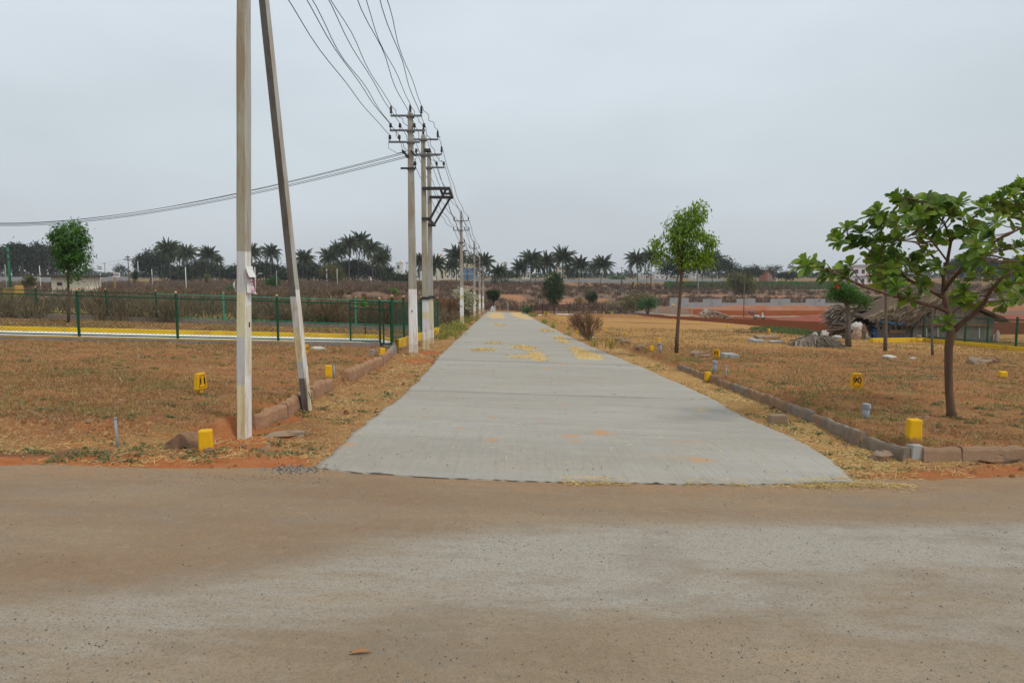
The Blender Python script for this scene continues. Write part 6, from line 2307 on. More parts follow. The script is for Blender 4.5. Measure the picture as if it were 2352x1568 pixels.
def bush(name, label, px, py, lst, n, per, L, W, leaf, off=0.0, twigs=True, droop=0.2, cat='bush', Y=None, cr=0.2, grp=None):
    b = ground(px, py, off) if Y is None else far_ground(px, Y)
    Y = b.y
    o = thing(name, label, cat, b, 0, grp)
    e_ = ells_px(b, Y, lst)
    C, D = ell_points(e_, n, 0.25)
    if twigs:
        mb = MB()
        for k in range(14):
            c = Vector(C[k % len(C)])
            mb.tube([(c.x * .15, c.y * .15, -.1), (c.x * .6, c.y * .6, c.z * .6), c], [0.04, 0.028, 0.01], 5, False)
        mb.build('stems', M('bark_brown'), o)
    P = np.repeat(C, per, 0) + rng.normal(0, cr, (n * per, 3))
    m = len(P)
    leaf_cloud('foliage', P, rng.uniform(0, 6.28, m), rng.normal(droop, .6, m), L * rng.uniform(.6, 1.3, m), W * rng.uniform(.7, 1.2, m), leaf, o)
    return o


bush('green_bush', 'bright leaning green bush standing in front of the grilled wall', 1487, 724, [(1486, 700, 26, 14), (1495, 692, 20, 10), (1470, 704, 14, 10)], 170, 14, 0.3, 0.11, 'bush_leaf')
bush('olive_bush', 'tall loose olive brown bush behind the leaning green bush', 1452, 722, [(1455, 690, 26, 18), (1440, 695, 20, 14), (1480, 680, 30, 10), (1448, 706, 16, 12)], 190, 12, 0.3, 0.09, 'olive_leaf')
bush('pale_shrub', 'pale tan seed headed shrub behind the bright leafed plant', 1408, 720, [(1405, 700, 18, 12), (1400, 694, 12, 8), (1412, 706, 14, 10)], 90, 12, 0.3, 0.06, 'tan_seed', droop=0.7)
# bright plant with long arching leaves
b = ground(1405.5, 722, .05)
o = thing('leafy_plant', 'small bright green plant with long arching leaves by the far path', 'plant', b)
for k in range(16):
    a = k * 2.4
    n = 5
    vs, fs = [], []
    L = random.uniform(.7, 1.15)
    for i in range(n + 1):
        f = i / n
        r_, z = L * f * 0.75, .25 + L * (1.0 * f - .75 * f * f)
        wd = 0.09 * math.sin(math.pi * min(1, f + .06)) + .005
        vs += [(r_ * math.cos(a) - wd * math.sin(a), r_ * math.sin(a) + wd * math.cos(a), z), (r_ * math.cos(a) + wd * math.sin(a), r_ * math.sin(a) - wd * math.cos(a), z)]
    for i in range(n):
        fs.append((2 * i, 2 * i + 1, 2 * i + 3, 2 * i + 2))
    MB().add(vs, fs).build('leaf', M('bright_leaf'), o)
MB().tube([(0, 0, -.1), (0, 0, .35)], [.06, .04], 6).build('stem', M('bark_grey'), o)
bush('dark_bush', 'low dark green bush at the left side of the rusty fence', 1222, 722, [(1212, 712, 12, 6), (1205, 714, 8, 4)], 50, 12, .22, .09, 'bush_leaf')
# dry bush right of the road
b = ground(1352, 779, 0.08)
Y = b.y
o = thing('dry_bush', 'dry brown twiggy bush leaning beside the right road edge', 'bush', b)
mb = MB()
rr2 = random.Random(8)
tips = []
for k in range(110):
    ex = rr2.uniform(1303, 1384)
    ey = 713 + (abs(ex - 1340) / 42) ** 2 * 26 + rr2.random() ** 1.3 * 30
    dyy = rr2.uniform(-.45, .45)
    e_ = at(ex, ey, Y + dyy) - b
    st = Vector((rr2.uniform(-.1, .1), rr2.uniform(-.1, .1), -.05))
    m1_ = st.lerp(e_, .45) + Vector((0, 0, .12))
    mb.tube([st, m1_, e_], [.013, .009, .004], 4, False)
    for j in range(7):
        f = rr2.uniform(.35, 1)
        p = m1_.lerp(e_, f)
        q = p + Vector((rr2.uniform(-.12, .16), rr2.uniform(-.1, .1), rr2.uniform(.03, .2)))
        mb.tube([p, q], [.006, .004], 3, False)
        tips.append(q)
mb.build('branches', simple('dry_branch', (0.26, 0.16, 0.105), (0.17, 0.105, 0.075), 20, .9), o)
P = np.repeat(np.array([tuple(t) for t in tips]), 3, 0) + rng.normal(0, .035, (len(tips) * 3, 3))
n = len(P)
leaf_cloud('seed_heads', P, rng.uniform(0, 6.28, n), rng.normal(.7, .5, n), rng.uniform(.05, .12, n), rng.uniform(.012, .026, n), 'rust_twig', o)
# flowering shrub behind the slim pole
bush('flowering_shrub', 'leaning shrub with pale cream blossom behind the slim pole', 1075, 722, [(1058, 672, 12, 7), (1072, 677, 12, 8), (1086, 685, 10, 8), (1072, 700, 14, 16)], 80, 12, .22, .12, 'white_bloom', Y=62, cr=.25)
bush('bright_shrub', 'small bright yellow green shrub on the brown scrub slope left of the poles', 902, 690, [(902, 673, 14, 7), (897, 670, 8, 5)], 90, 12, .4, .16, 'bright_leaf', Y=120, cr=.25, twigs=False)
bush('green_shrub', 'dull green shrub next to the bright shrub on the slope', 872, 690, [(870, 668, 14, 9), (862, 664, 8, 6)], 70, 10, .5, .14, 'olive_leaf', Y=128, cr=.4, twigs=False)
bush('green_shrub', 'round dark green shrub beside the leaning strut on the scrub slope', 632, 672, [(631, 648, 16, 12), (626, 655, 12, 9)], 110, 12, .45, .18, 'bush_leaf', Y=135, cr=.3)
bush('green_shrub', 'dark green shrub at the scrub edge just left of the nearest pole', 538, 690, [(533, 668, 14, 7), (545, 672, 10, 6)], 70, 12, .35, .14, 'bush_leaf', Y=95, cr=.25)
bush('green_shrub', 'low green shrub right behind the twin poles', 962, 690, [(962, 664, 12, 7), (954, 668, 8, 6)], 70, 12, .5, .18, 'bush_leaf', Y=150, cr=.3, twigs=False)
bush('green_shrub', 'green and rust shrub left of the cream pump house', 68, 690, [(66, 642, 10, 7), (74, 647, 9, 6), (60, 650, 9, 6)], 80, 12, .4, .16, 'olive_leaf', Y=118, cr=.25)
bush('yellow_green_tree', 'round yellow green tree behind the transformer posts', 762, 660, [(762, 622, 26, 14), (778, 634, 18, 12), (745, 624, 10, 10), (768, 645, 14, 10)], 160, 12, .7, .22, 'olive_leaf', Y=215, cr=.5, cat='tree')
bush('small_tree', 'small yellowish tree under the palm grove left of the nearest pole', 476, 652, [(475, 638, 6, 8)], 40, 10, .5, .2, 'olive_leaf', Y=200, cr=.3, cat='tree')
bush('small_tree', 'small grey green tree right of the brown cross armed pole at left', 312, 645, [(311, 630, 8, 7), (311, 638, 6, 5)], 60, 10, .5, .2, 'far_leaf', Y=200, cr=.3, cat='tree')
bush('dark_bush', 'tiny dark bush seen through the fence behind the leaning strut', 740, 748, [(741, 742, 7, 7), (745, 734, 4, 4)], 40, 12, .16, .07, 'bush_leaf', Y=33.2, cr=.1)
bush('sapling', 'tiny sapling with yellow green top leaves inside the yard gate', 838, 775, [(836, 699, 6, 2.2)], 8, 6, .16, .07, 'bright_leaf', Y=25.5, cr=.05, cat='tree', twigs=False)
sb = far_ground(838, 25.5)
so2 = MB().tube([(0, 0, -.1), (0, 0, .7), (-.03, 0, at(836, 700, 25.5).z - sb.z)], [.03, .025, .012], 6).build('trunk', M('bark_brown'), [o_ for o_ in COL.objects if o_.get('label', '').startswith('tiny sapling')][0], True)
# twiggy bush fan behind the fence at left
b = Vector(((238 - CX) / F * 36.5, 36.5, 0)); b.z = tz(b.x, b.y)
o = thing('twiggy_bush', 'tall fan of bare brown twigs behind the back fence at left', 'bush', b)
mb = MB()
for k in range(150):
    a = random.gauss(0, .75)
    L = random.uniform(1.4, 2.7)
    e_ = Vector((math.sin(a) * L, random.uniform(-.6, .6), math.cos(a) * L * .85 + .1))
    mb.tube([(random.uniform(-.15, .15), 0, -.1), e_ * .5 + Vector((0, 0, .12)), e_], [.012, .009, .004], 3, False)
mb.build('branches', M('rust_twig'), o)


# ================================================================== PALMS
def palm_crown(seed, nf=30, length=4.6, leaf='palm_leaf', droopy=1.0):
    rd = np.random.default_rng(seed)
    V, Fc = [], []
    n0 = 0
    for k in range(nf):
        az = k * 2.39996 + rd.uniform(-.2, .2)
        el = math.radians(86 - 118 * (k / nf) ** 1.0 + rd.uniform(-9, 9))
        L = length * rd.uniform(.85, 1.1) * (0.8 + 0.2 * min(1, k / 8))
        m = 15
        pts = []
        p = np.array([0.0, 0.0, 0.0])
        e_ = el
        for i in range(m + 1):
            pts.append(p.copy())
            st = L / m
            p = p + np.array([math.cos(az) * math.cos(e_), math.sin(az) * math.cos(e_), math.sin(e_)]) * st
            e_ -= (0.042 + 0.12 * i / m) * droopy * (0.35 + .75 * math.cos(el))
        pts = np.array(pts)
        side = np.array([-math.sin(az), math.cos(az), 0])
        for i in range(m):
            wd = .06 * (1 - i / m) + .016
            V += [pts[i] - side * wd, pts[i] + side * wd, pts[i + 1] + side * wd, pts[i + 1] - side * wd]
            Fc.append((n0, n0 + 1, n0 + 2, n0 + 3)); n0 += 4
        for i in range(2, m + 1):
            for sgn in (-1, 1):
                for q in range(2):
                    f = i / m
                    ll = (0.95 * math.sin(math.pi * (0.15 + 0.8 * f)) + .15) * rd.uniform(.8, 1.15) * length / 4.6
                    d = side * sgn * rd.uniform(.6, .9) + np.array([math.cos(az) * .45, math.sin(az) * .45, -0.55 - rd.uniform(0, .45)])
                    d = d / np.linalg.norm(d)
                    b0 = pts[i] - (pts[i] - pts[i - 1]) * (q * .5)
                    ax = (pts[i] - pts[i - 1]); ax = ax / np.linalg.norm(ax) * .095
                    V += [b0 - ax, b0 + ax, b0 + d * ll * .6 + ax * .7 + np.array([0, 0, -.03]), b0 + d * ll + np.array([0, 0, -.12 * ll])]
                    Fc.append((n0, n0 + 1, n0 + 2, n0 + 3)); n0 += 4
    return np_mesh('crown', np.array(V), np.array(Fc))


CROWNS = [palm_crown(s, nf=n_, droopy=d_) for s, n_, d_ in ((1, 40, 1.0), (2, 36, 1.2), (3, 44, .9), (4, 40, 1.15))]
for c in CROWNS:
    c.materials.append(M('palm_leaf'))


def palm_trunk_mesh(bend):
    mb = MB().tube([(0, 0, -.05), (bend * .1, 0, .2), (bend * .45, 0, .6), (bend, 0, 1.0)], [0.022, 0.016, 0.0135, 0.012], 7)
    me = bpy.data.meshes.new('trunk')
    me.from_pydata(mb.v, [], mb.f)
    me.materials.append(M('palm_bark'))
    return me


TRUNKS = [palm_trunk_mesh(b_) for b_ in (-.06, 0.0, .05, .1)]
PALMS = [  # crown centre px, py, distance, crown scale, where
    (385, 572, 250, 1.2, 'tallest coconut palm at the left end of the left grove'), (411, 577, 270, .85, 'coconut palm tucked behind the tallest left grove palm'), (427, 582, 248, 1.1, 'coconut palm with drooping fronds, second large one in the left grove'), (477, 585, 250, 1.05, 'coconut palm alone at the right of the left grove trio'),
    (500, 596, 262, .65, 'short coconut palm right of the left grove trio'), (577, 580, 250, 1.0, 'coconut palm just right of the nearest pole'), (623, 579, 255, 1.05, 'coconut palm close left of the leaning strut'), (699, 592, 252, 1.0, 'coconut palm just right of the leaning strut'),
    (757, 590, 250, 1.15, 'broad low coconut palm above the yellow green tree'), (776, 574, 258, .95, 'coconut palm left of the tallest middle palms'), (804, 561, 250, 1.1, 'second tallest palm of the middle grove'), (829, 552, 262, 1.1, 'tallest palm of the middle grove'), (851, 570, 256, 1.05, 'palm right of the tallest middle grove palm'), (873, 596, 248, 1.0, 'lower coconut palm at the right end of the middle grove'), (893, 622, 245, .7, 'short palm at the end of the middle grove'),
    (967, 600, 240, .95, 'coconut palm half hidden left of the twin poles'), (1000, 606, 238, 1.05, 'coconut palm half hidden right of the twin poles'), (1048, 586, 236, 1.05, 'tall palm left of the slim pole'), (1038, 609, 233, .85, 'shorter palm under the tall palm left of the slim pole'), (1110, 602, 236, 1.05, 'palm just behind the farthest poles'), (1146, 625, 228, .9, 'stubby low palm right of the farthest poles'),
    (1194, 613, 236, .85, 'leftmost palm of the row beyond the road end'), (1221, 596, 234, 1.1, 'large palm second in the row beyond the road end'), (1234, 604, 242, .95, 'palm overlapped by its large left neighbour beyond the road end'), (1255, 600, 240, 1.1, 'palm directly left of the oval tree top'), (1292.5, 592, 232, 1.1, 'tallest palm behind the oval tree, right side'), (1332, 608, 230, 1.05, 'round headed palm right of the oval tree'), (1384.5, 607, 228, .98, 'lone palm standing apart in the middle of the row'),
    (1462, 596, 226, 1.0, 'lone palm left of the young tree'), (1496, 589, 228, .9, 'palm half hidden behind the young tree crown, left'), (1605, 604, 236, .9, 'low palm right behind the young tree crown'), (1618, 604, 230, .95, 'palm with the leaning trunk behind the young tree'), (1634, 594, 232, 1.0, 'palm emerging at the right of the young tree crown')]
# tuck the palms under two prototypes, then copy
proto = thing('coconut_palm', PALMS[0][4], 'palm tree', (0, 0, 0), 0, 'coconut palms on the plain')
link('trunk', TRUNKS[0], None, proto, True)
link('crown', CROWNS[0], None, proto)
for k, (px, py, Y, cs, lab) in enumerate(PALMS):
    o = proto if k == 0 else copy_tree(proto)
    o['label'] = lab
    py = py + 3
    b = far_ground(px, Y)
    c = at(px, py, Y)
    tk = TRUNKS[k % 4]
    bend = (-.06, 0.0, .05, .1)[k % 4]
    h = c.z - b.z
    o.location = (c.x - bend * h, Y, b.z)
    for ch in o.children:
        if ch.type == 'MESH' and ch.name.startswith('trunk'):
            ch.data = tk
            ch.scale = (h, h * 1.0, h)
            if h < 8:
                ch.scale = (h * 1.0, 9, h)
        elif ch.name.startswith('crown'):
            ch.data = CROWNS[(k * 7 + 3) % 4]
            ch.location = (bend * h, 0, h)
            ch.scale = (cs * 1.08,) * 3
            ch.rotation_euler = (random.uniform(-.08, .08), random.uniform(-.08, .08), random.uniform(0, 6.28))

# dense groves: one mass each
def grove(label, x0, x1, top, bot, Y, n, leaf, name, areca=True, trunks=True, ytop_fn=None, dens=1.0, lsz=1.0):
    P, T = [], MB()
    for k in range(n):
        px = random.uniform(x0, x1)
        yy = Y + random.uniform(0, 40)
        tpx = (ytop_fn(px) if ytop_fn else top) + abs(random.gauss(0, 1)) * 8
        b = far_ground(px, yy)
        c = at(px, tpx, yy)
        h = max(2.5, c.z - b.z)
        if trunks:
            T.tube([(b.x, yy, b.z), (b.x + random.uniform(-.3, .3), yy, b.z + h)], [.14, .09], 5, False)
        m = int(26 * dens)
        r_ = random.uniform(1.3, 2.4)
        q = rng.normal(0, .5, (m, 3)) * np.array([r_, r_, r_ * .8]) + np.array([b.x, yy, b.z + h - r_ * .7])
        P.append(q)
        q2 = rng.normal(0, .6, (int(m * 1.4), 3)) * np.array([r_, r_, h * .22]) + np.array([b.x, yy, b.z + h * .62])
        P.append(q2)
    P = np.concatenate(P)
    m = len(P)
    az, tl = rng.uniform(0, 6.28, m), rng.normal(-.3, .6, m)
    o = leaf_cloud(name, P, az, tl, 1.5 * lsz * rng.uniform(.6, 1.3, m), .5 * lsz * rng.uniform(.7, 1.3, m), leaf, None)
    tag(o, label, kind='stuff')
    if trunks:
        t_ = T.build(name + '_trunks', M('palm_bark'))
        tag(t_, 'slim trunks under ' + label, kind='stuff')


grove('dense dark areca palm grove left of the leaning strut', 372, 560, 612, 650, 262, 120, 'grove_leaf', 'palm_grove', ytop_fn=lambda x: 602 + 7 * math.sin(x * .05))
grove('dense dark palm grove between strut and twin poles', 556, 900, 610, 652, 262, 230, 'grove_leaf', 'palm_grove', ytop_fn=lambda x: 604 + 6 * math.sin(x * .06) - 6 * (760 < x < 870) + 18 * (x > 880))
grove('low dark trees beside the twin poles', 895, 946, 625, 655, 255, 40, 'grove_leaf', 'far_trees', trunks=False, ytop_fn=lambda x: 628)
grove('dark wood of tall palms and trees at far left', -40, 150, 570, 640, 275, 150, 'grove_leaf', 'far_wood', ytop_fn=lambda x: 562 + 5 * math.sin(x * .11) + 5 * math.sin(x * .31), lsz=1.25)
grove('bluish dark wood behind the almond tree at far right', 2170, 2420, 600, 650, 300, 150, 'grove_leaf', 'far_wood', ytop_fn=lambda x: 588 + 8 * math.sin(x * .05), lsz=1.3)


def far_tree(name, label, px, Y, lst, n, per, L, W, leaf, cr, trunk=.3, cat='tree', nb=8):
    b = far_ground(px, Y)
    e_ = ells_px(b, Y, lst)
    z = e_[0][0].z
    x = e_[0][0].x
    return leaf_tree(name, label, b, e_, n, per, (cr, cr, cr * .8), L, W, leaf, 'bark_grey', [Vector((0, 0, -.3)), Vector((x * .3, 0, z * .45)), Vector((x, 0, z * .9))], [trunk, trunk * .8, trunk * .5], cat, None, 0.0, trunk * .4, nb)


far_tree('banyan_tree', 'big round dark tree at the left end of the palm grove', 350, 290, [(350, 605, 36, 24), (335, 612, 22, 22), (365, 590, 28, 20), (330, 600, 14, 14)], 420, 14, 1.2, .5, 'far_leaf', 1.0, .6)
far_tree('dark_tree', 'dark spreading tree with forked trunk behind the young tree', 1552, 225, [(1560, 612, 34, 16), (1535, 610, 20, 18), (1580, 605, 24, 16), (1545, 625, 26, 10)], 260, 12, .9, .35, 'far_leaf', .7, .3)
far_tree('round_tree', 'rounded tree beside the tallest palm of the middle grove', 880, 270, [(879, 577, 13, 14), (884, 590, 10, 12)], 120, 12, 1.0, .4, 'far_leaf', .7, .3)
far_tree('far_tree', 'big bluish tree behind the palms right of the young tree', 1650, 330, [(1645, 602, 24, 14), (1655, 612, 28, 14), (1630, 600, 16, 10)], 220, 12, 1.4, .6, 'far_leaf', 1.1, .4)
far_tree('far_tree', 'second bluish tree right of the big one beyond the young tree', 1690, 330, [(1685, 622, 20, 12), (1700, 628, 20, 10)], 140, 12, 1.3, .55, 'far_leaf', 1.0, .3)
far_tree('far_tree', 'wide tree left of the red brick building far right', 1725, 320, [(1730, 622, 20, 10), (1715, 628, 14, 9)], 130, 12, 1.2, .5, 'far_leaf', .9, .3)
far_tree('olive_tree', 'round olive green tree in front of the far crop field', 1705, 190, [(1702, 650, 28, 20), (1690, 640, 22, 16), (1718, 655, 22, 16), (1700, 665, 22, 12)], 300, 12, .7, .22, 'olive_leaf', .6, .2)
far_tree('umbrella_tree', 'grey flat topped half bare tree standing alone on the far field', 1777, 210, [(1777, 620, 16, 8), (1768, 616, 9, 5), (1787, 617, 9, 5)], 70, 9, .6, .2, 'palm_leaf', .5, .16, nb=26)
far_tree('slim_tree', 'slim feathery tree near the far right buildings', 1817, 300, [(1817, 615, 4, 6), (1818, 626, 5, 6)], 30, 10, .9, .35, 'far_leaf', .5, .15)
far_tree('far_bush', 'dark green bush row on the far field right of the flat topped tree', 1805, 290, [(1800, 632, 18, 6), (1818, 634, 14, 5)], 110, 12, 1.0, .4, 'far_leaf', .7, .2)
far_tree('far_tree', 'tall pale eucalyptus between the lone palm and the round headed palm', 1364, 420, [(1362, 620, 8, 14), (1366, 606, 6, 9)], 90, 12, 1.4, .5, 'far_leaf', .9, .25)
far_tree('far_tree', 'pale green tree right of the beige building', 1424 - 0, 420, [(1420, 640, 16, 4)], 60, 10, 1.4, .6, 'bush_leaf', .9, .2)
far_tree('far_tree', 'green tree beside the beige building behind the palms', 1312, 380, [(1310, 628, 10, 9), (1306, 618, 8, 7)], 90, 12, 1.3, .5, 'far_leaf', .9, .25)
far_tree('far_tree', 'tree standing in front of the colourful apartment building', 1074, 330, [(1072, 594, 16, 10), (1082, 600, 12, 10)], 70, 9, 1.2, .5, 'far_leaf', .8, .3)
far_tree('far_tree', 'dark bushy tree right of the stubby low palm', 1168, 330, [(1168, 630, 12, 5)], 60, 10, 1.2, .5, 'far_leaf', .8, .25)
far_tree('far_tree', 'thin airy tree beside the signboard at left', 272, 380, [(274, 617, 9, 9), (266, 624, 5, 4), (287, 623, 9, 4)], 70, 9, 1.3, .4, 'far_leaf', .7, .2)
far_tree('far_tree', 'thin tree right of the yard tree on the plain', 206, 340, [(206, 624, 4, 6)], 26, 9, 1.2, .4, 'far_leaf', .6, .18)
far_tree('bare_tree', 'bare pale tree left of the young tree behind the slatted wall', 1452, 300, [(1452, 620, 8, 10)], 24, 3, .6, .15, 'palm_leaf', .5, .15, nb=24)
far_tree('bare_tree', 'second bare pale tree near the young tree behind the slatted wall', 1484, 300, [(1484, 620, 9, 12)], 26, 3, .6, .15, 'palm_leaf', .5, .15, nb=24)
# distant tree band on the horizon, too far to tell trees apart
P = []
for k in range(900):
    Y = random.uniform(650, 900)
    px = random.uniform(-100, 2450)
    b = far_ground(px, Y)
    P.append(np.array([b.x, Y, b.z + 2.0]) + rng.normal(0, 1, (9, 3)) * np.array([5, 3, 1.6 + 1.2 * math.sin(px * .013) + .6 * math.sin(px * .041)]))
P = np.concatenate(P)
m = len(P)
tag(leaf_cloud('treeline', P, rng.uniform(0, 6.28, m), rng.normal(0, .6, m), rng.uniform(3, 6, m), rng.uniform(2, 4, m), 'far_leaf', None), 'hazy distant treeline along the horizon', kind='stuff')
# green crop strips
for nm, lab, poly, n, hgt in (('crop', 'bright green crop strip on the far field', [(1525, 652), (1950, 656), (1950, 648), (1525, 647)], 9000, .7), ('crop', 'low dark green crop patch beside the tilled soil', [(1720, 758), (1765, 752), (1830, 758), (1900, 768), (1890, 776), (1800, 768)], 5000, .22)):
    if hgt > .5:
        Y = rng.uniform(175 + 55, 275, n)
        px = rng.uniform(1525, 1955, n)
        X = (px - CX) / F * Y
    else:
        pg = GP(poly, LOT)
        a = np.array(pg)
        X = rng.uniform(a[:, 0].min(), a[:, 0].max(), n); Y = rng.uniform(a[:, 1].min(), a[:, 1].max(), n)
        k = inpoly(X, Y, pg)
        X, Y = X[k], Y[k]
    Z = terrain(X, Y)
    m = len(X)
    me = blades_mesh(nm, np.stack([X, Y, Z], 1), rng.uniform(0, 6.28, m), np.abs(rng.normal(.3, .3, m)), hgt * rng.uniform(.6, 1.3, m), (.32 if hgt > .5 else .06) * rng.uniform(.7, 1.2, m))
    tag(link(nm, me, leafy('crop_leaf', [(.025, .085, .018), (.04, .12, .024), (.065, .145, .028)], .15) if hgt > .5 else M('weed_leaf')), lab, kind='stuff')

def crumpled(w_, h, seed, c=(0, 0, 0)):
    """slumped sack or sheet with folds and a gathered top"""
    rd = np.random.default_rng(seed)
    n, m = 18, 11
    ph = rd.uniform(0, 6.28, 8)
    vs, fs = [], []
    for j in range(m + 1):
        f = j / m
        r_ = (0.93 + .12 * math.sin(f * 3.0)) * (1 - max(0, f - .55) ** 1.4 * 1.7) * (1.0 if f > .02 else .85)
        for k in range(n):
            a = 2 * math.pi * k / n
            fold = 1 + .10 * math.sin(3 * a + ph[0] + f * 2) + .09 * math.sin(5 * a + ph[1] - f * 4) * (.4 + f) + rd.uniform(-.09, .09)
            x = math.cos(a) * r_ * fold * w_ / 2 + .16 * w_ * math.sin(ph[2] + f * 2.2) * f
            y = math.sin(a) * r_ * fold * w_ * .36 + .1 * w_ * math.sin(ph[3] + f * 2) * f
            vs.append((c[0] + x, c[1] + y, c[2] - .03 + h * (f + .09 * math.sin(2 * a + ph[4]) * f) + rd.uniform(-.03, .03) * h))
    for j in range(m):
        for k in range(n):
            a, b2 = j * n + k, j * n + (k + 1) % n
            fs.append((a, b2, b2 + n, a + n))
    fs.append(tuple(m * n + k for k in range(n)))
    return MB().add(vs, fs)

# ================================================================== HUT AND HEAPS
Yh = 38.5
hb = far_ground(2148, Yh); hb.z = tz(hb.x, hb.y)
hut = thing('thatched_hut', 'thatched hut with grey block and plank walls behind the green fence at far right', 'hut', hb)
hp = lambda px, py, dy=0.0: at(px, py, Yh + dy) - hb
gx0, gx1 = hp(2095, 760).x, hp(2280, 760).x
zb_, ze = -0.3, hp(2150, 733).z
apex = hp(2170, 672)
dep = 4.6
# gable wall of blocks below, woven mats above
wallm = simple('hut_block', (0.15, 0.145, 0.135), (0.10, 0.098, 0.09), 3, .95, bmp=.5, dirt=(0.2, 0.17, .12))
matm = simple('woven_mat', (0.16, 0.135, 0.11), (0.09, 0.078, 0.065), 22, .95, bmp=.9, dirt=(0.24, 0.2, .15))
zmid = hp(2150, 749).z
MB().box(((gx0 + gx1) / 2, 0, (zb_ + zmid) / 2), (gx1 - gx0, .16, zmid - zb_)).build('block_wall', wallm, hut)
mb = MB()
mb.prism([(gx0 - .02, zmid), (gx1 + .02, zmid), (gx1 + .02, ze), (apex.x, apex.z - .18), (gx0 - .02, ze)], -.1, .04)
mb.build('woven_gable', matm, hut)
MB().bar((gx0 - .5, -.14, zmid + .1), (gx1 - .1, -.14, zmid + .06), .09).build('beam', simple('rust_beam', (.25, .10, .05), (.18, .07, .04)), hut)
for k, x in enumerate((2133, 2161.5, 2168.5)):
    c = hp(x, 757)
    MB().box((c.x, -.085, c.z), (.12, .03, .22)).build('vent_hole', M('black_paint'), hut)
for x in (2126, 2152, 2247):
    c0, c1 = hp(x, 752), hp(x + .5, 776)
    MB().bar((c0.x, -.082, c0.z), (c1.x, -.082, c1.z), .03).build('white_streak', M('paper_white'), hut)
# left lean-to wall of weathered planks running back to the left
lx0 = hp(2016, 760).x
lz = hp(2050, 741).z
plm = simple('plank_grey', (.19, .175, .16), (.12, .11, .10), 6, .95, stretch=(9, 9, .4), bmp=.7)
for i in range(13):
    a = lx0 + (gx0 - lx0) * i / 13
    b2 = lx0 + (gx0 - lx0) * (i + 1) / 13
    MB().box(((a + b2) / 2, .05 + random.uniform(-.015, .015), (zb_ + lz) / 2), (b2 - a - .012, .05, lz - zb_ + random.uniform(-.04, .02))).build('plank', plm, hut)
c = hp(2060, 761)
MB().box((c.x, -.03, c.z), (.88, .07, .2)).build('board', M('thatch_pole'), hut)
for x in (2024, 2052, 2064, 2067.5):
    c = hp(x, 753)
    MB().box((c.x, .015, c.z), (.06, .03, .16)).build('vent_hole', M('black_paint'), hut)
# side walls and back
MB().box((gx1 - .08, dep / 2, (zb_ + ze) / 2), (.16, dep - .2, ze - zb_)).build('side_wall', wallm, hut)
MB().box(((lx0 + gx1) / 2, dep, (zb_ + ze) / 2), (gx1 - lx0, .16, ze - zb_)).build('back_wall', wallm, hut)
# roof: two thatched slopes running back, with a hipped left skirt
L0, R0 = hp(1992, 729), hp(2308, 737)
slopes = [((L0.x, -.2, L0.z), (gx0 + .12, -.45, hp(2100, 736).z), (apex.x, -.4, apex.z), (apex.x - 1.2, dep * .6, apex.z + .02), (L0.x + .2, dep, L0.z + .02)),
          ((R0.x, -.35, R0.z), (R0.x, dep, R0.z), (apex.x - 1.2, dep * .6, apex.z + .02), (apex.x, -.4, apex.z))]
mb = MB()
for q in slopes:
    n = len(q)
    q2 = [Vector(p) + Vector((0, 0, -.08)) for p in q]
    mb.add([Vector(p) for p in q] + q2, [tuple(range(n)), tuple(range(2 * n - 1, n - 1, -1))] + [(i, (i + 1) % n, n + (i + 1) % n, n + i) for i in range(n)])
roof = mb.build('roof', simple('thatch_base', (.12, .085, .055), (.08, .055, .036), 9, .95, bmp=.6), hut)
# straw strokes over the slopes
V, Fc = [], []
n0 = 0


def strokes(top_a, top_b, low_a, low_b, n, L, wd, jit):
    global n0
    for k in range(n):
        u, v = random.random(), random.random() ** .8
        A = Vector(top_a).lerp(Vector(top_b), u)
        B = Vector(low_a).lerp(Vector(low_b), u)
        d = (B - A)
        Ln = d.length
        d.normalize()
        s = Vector((random.gauss(0, jit), random.gauss(0, jit), random.gauss(0, jit * .4)))
        p = A + d * (Ln * v * .93)
        nrm = (B - A).cross(Vector(top_b) - Vector(top_a)).normalized()
        if nrm.z < 0: nrm = -nrm
        l_ = L * random.uniform(.5, 1.3)
        e_ = p + (d + s).normalized() * l_
        sd = d.cross(nrm).normalized() * wd * random.uniform(.6, 1.5)
        off = nrm * random.uniform(.01, .07)
        V.extend([p - sd + off, p + sd + off, e_ + sd * .6 + off * .8, e_ - sd * .6 + off * .6])
        Fc.append((n0, n0 + 1, n0 + 2, n0 + 3)); n0 += 4


strokes((apex.x, -.42, apex.z), (apex.x - 1.2, dep * .6, apex.z), (gx0 + .12, -.47, hp(2100, 736).z), (L0.x + .2, dep, L0.z), 900, .75, .03, .25)
strokes((apex.x, -.42, apex.z), (apex.x - .3, dep * .2, apex.z), (gx0 + .12, -.47, hp(2100, 736).z), (L0.x, -.2, L0.z), 1700, .7, .03, .24)
strokes((apex.x, -.42, apex.z), (apex.x - 1.2, dep * .6, apex.z), (R0.x, -.37, R0.z), (R0.x, dep, R0.z), 700, .7, .03, .22)
link('thatch_straw', np_mesh('thatch_straw', np.array([tuple(p) for p in V]), np.array(Fc)), M('thatch'), hut)
blue = simple('blue_sheet', (.02, .14, .30), (.015, .1, .23), 6, .5)
pts = [(L0.x, -.22, L0.z - .03), (hp(2040, 738).x, -.4, hp(2040, 738).z), (gx0 + .05, -.5, hp(2096, 741).z), (hp(2101, 727).x, -.44, hp(2101, 728).z)]
mb = MB()
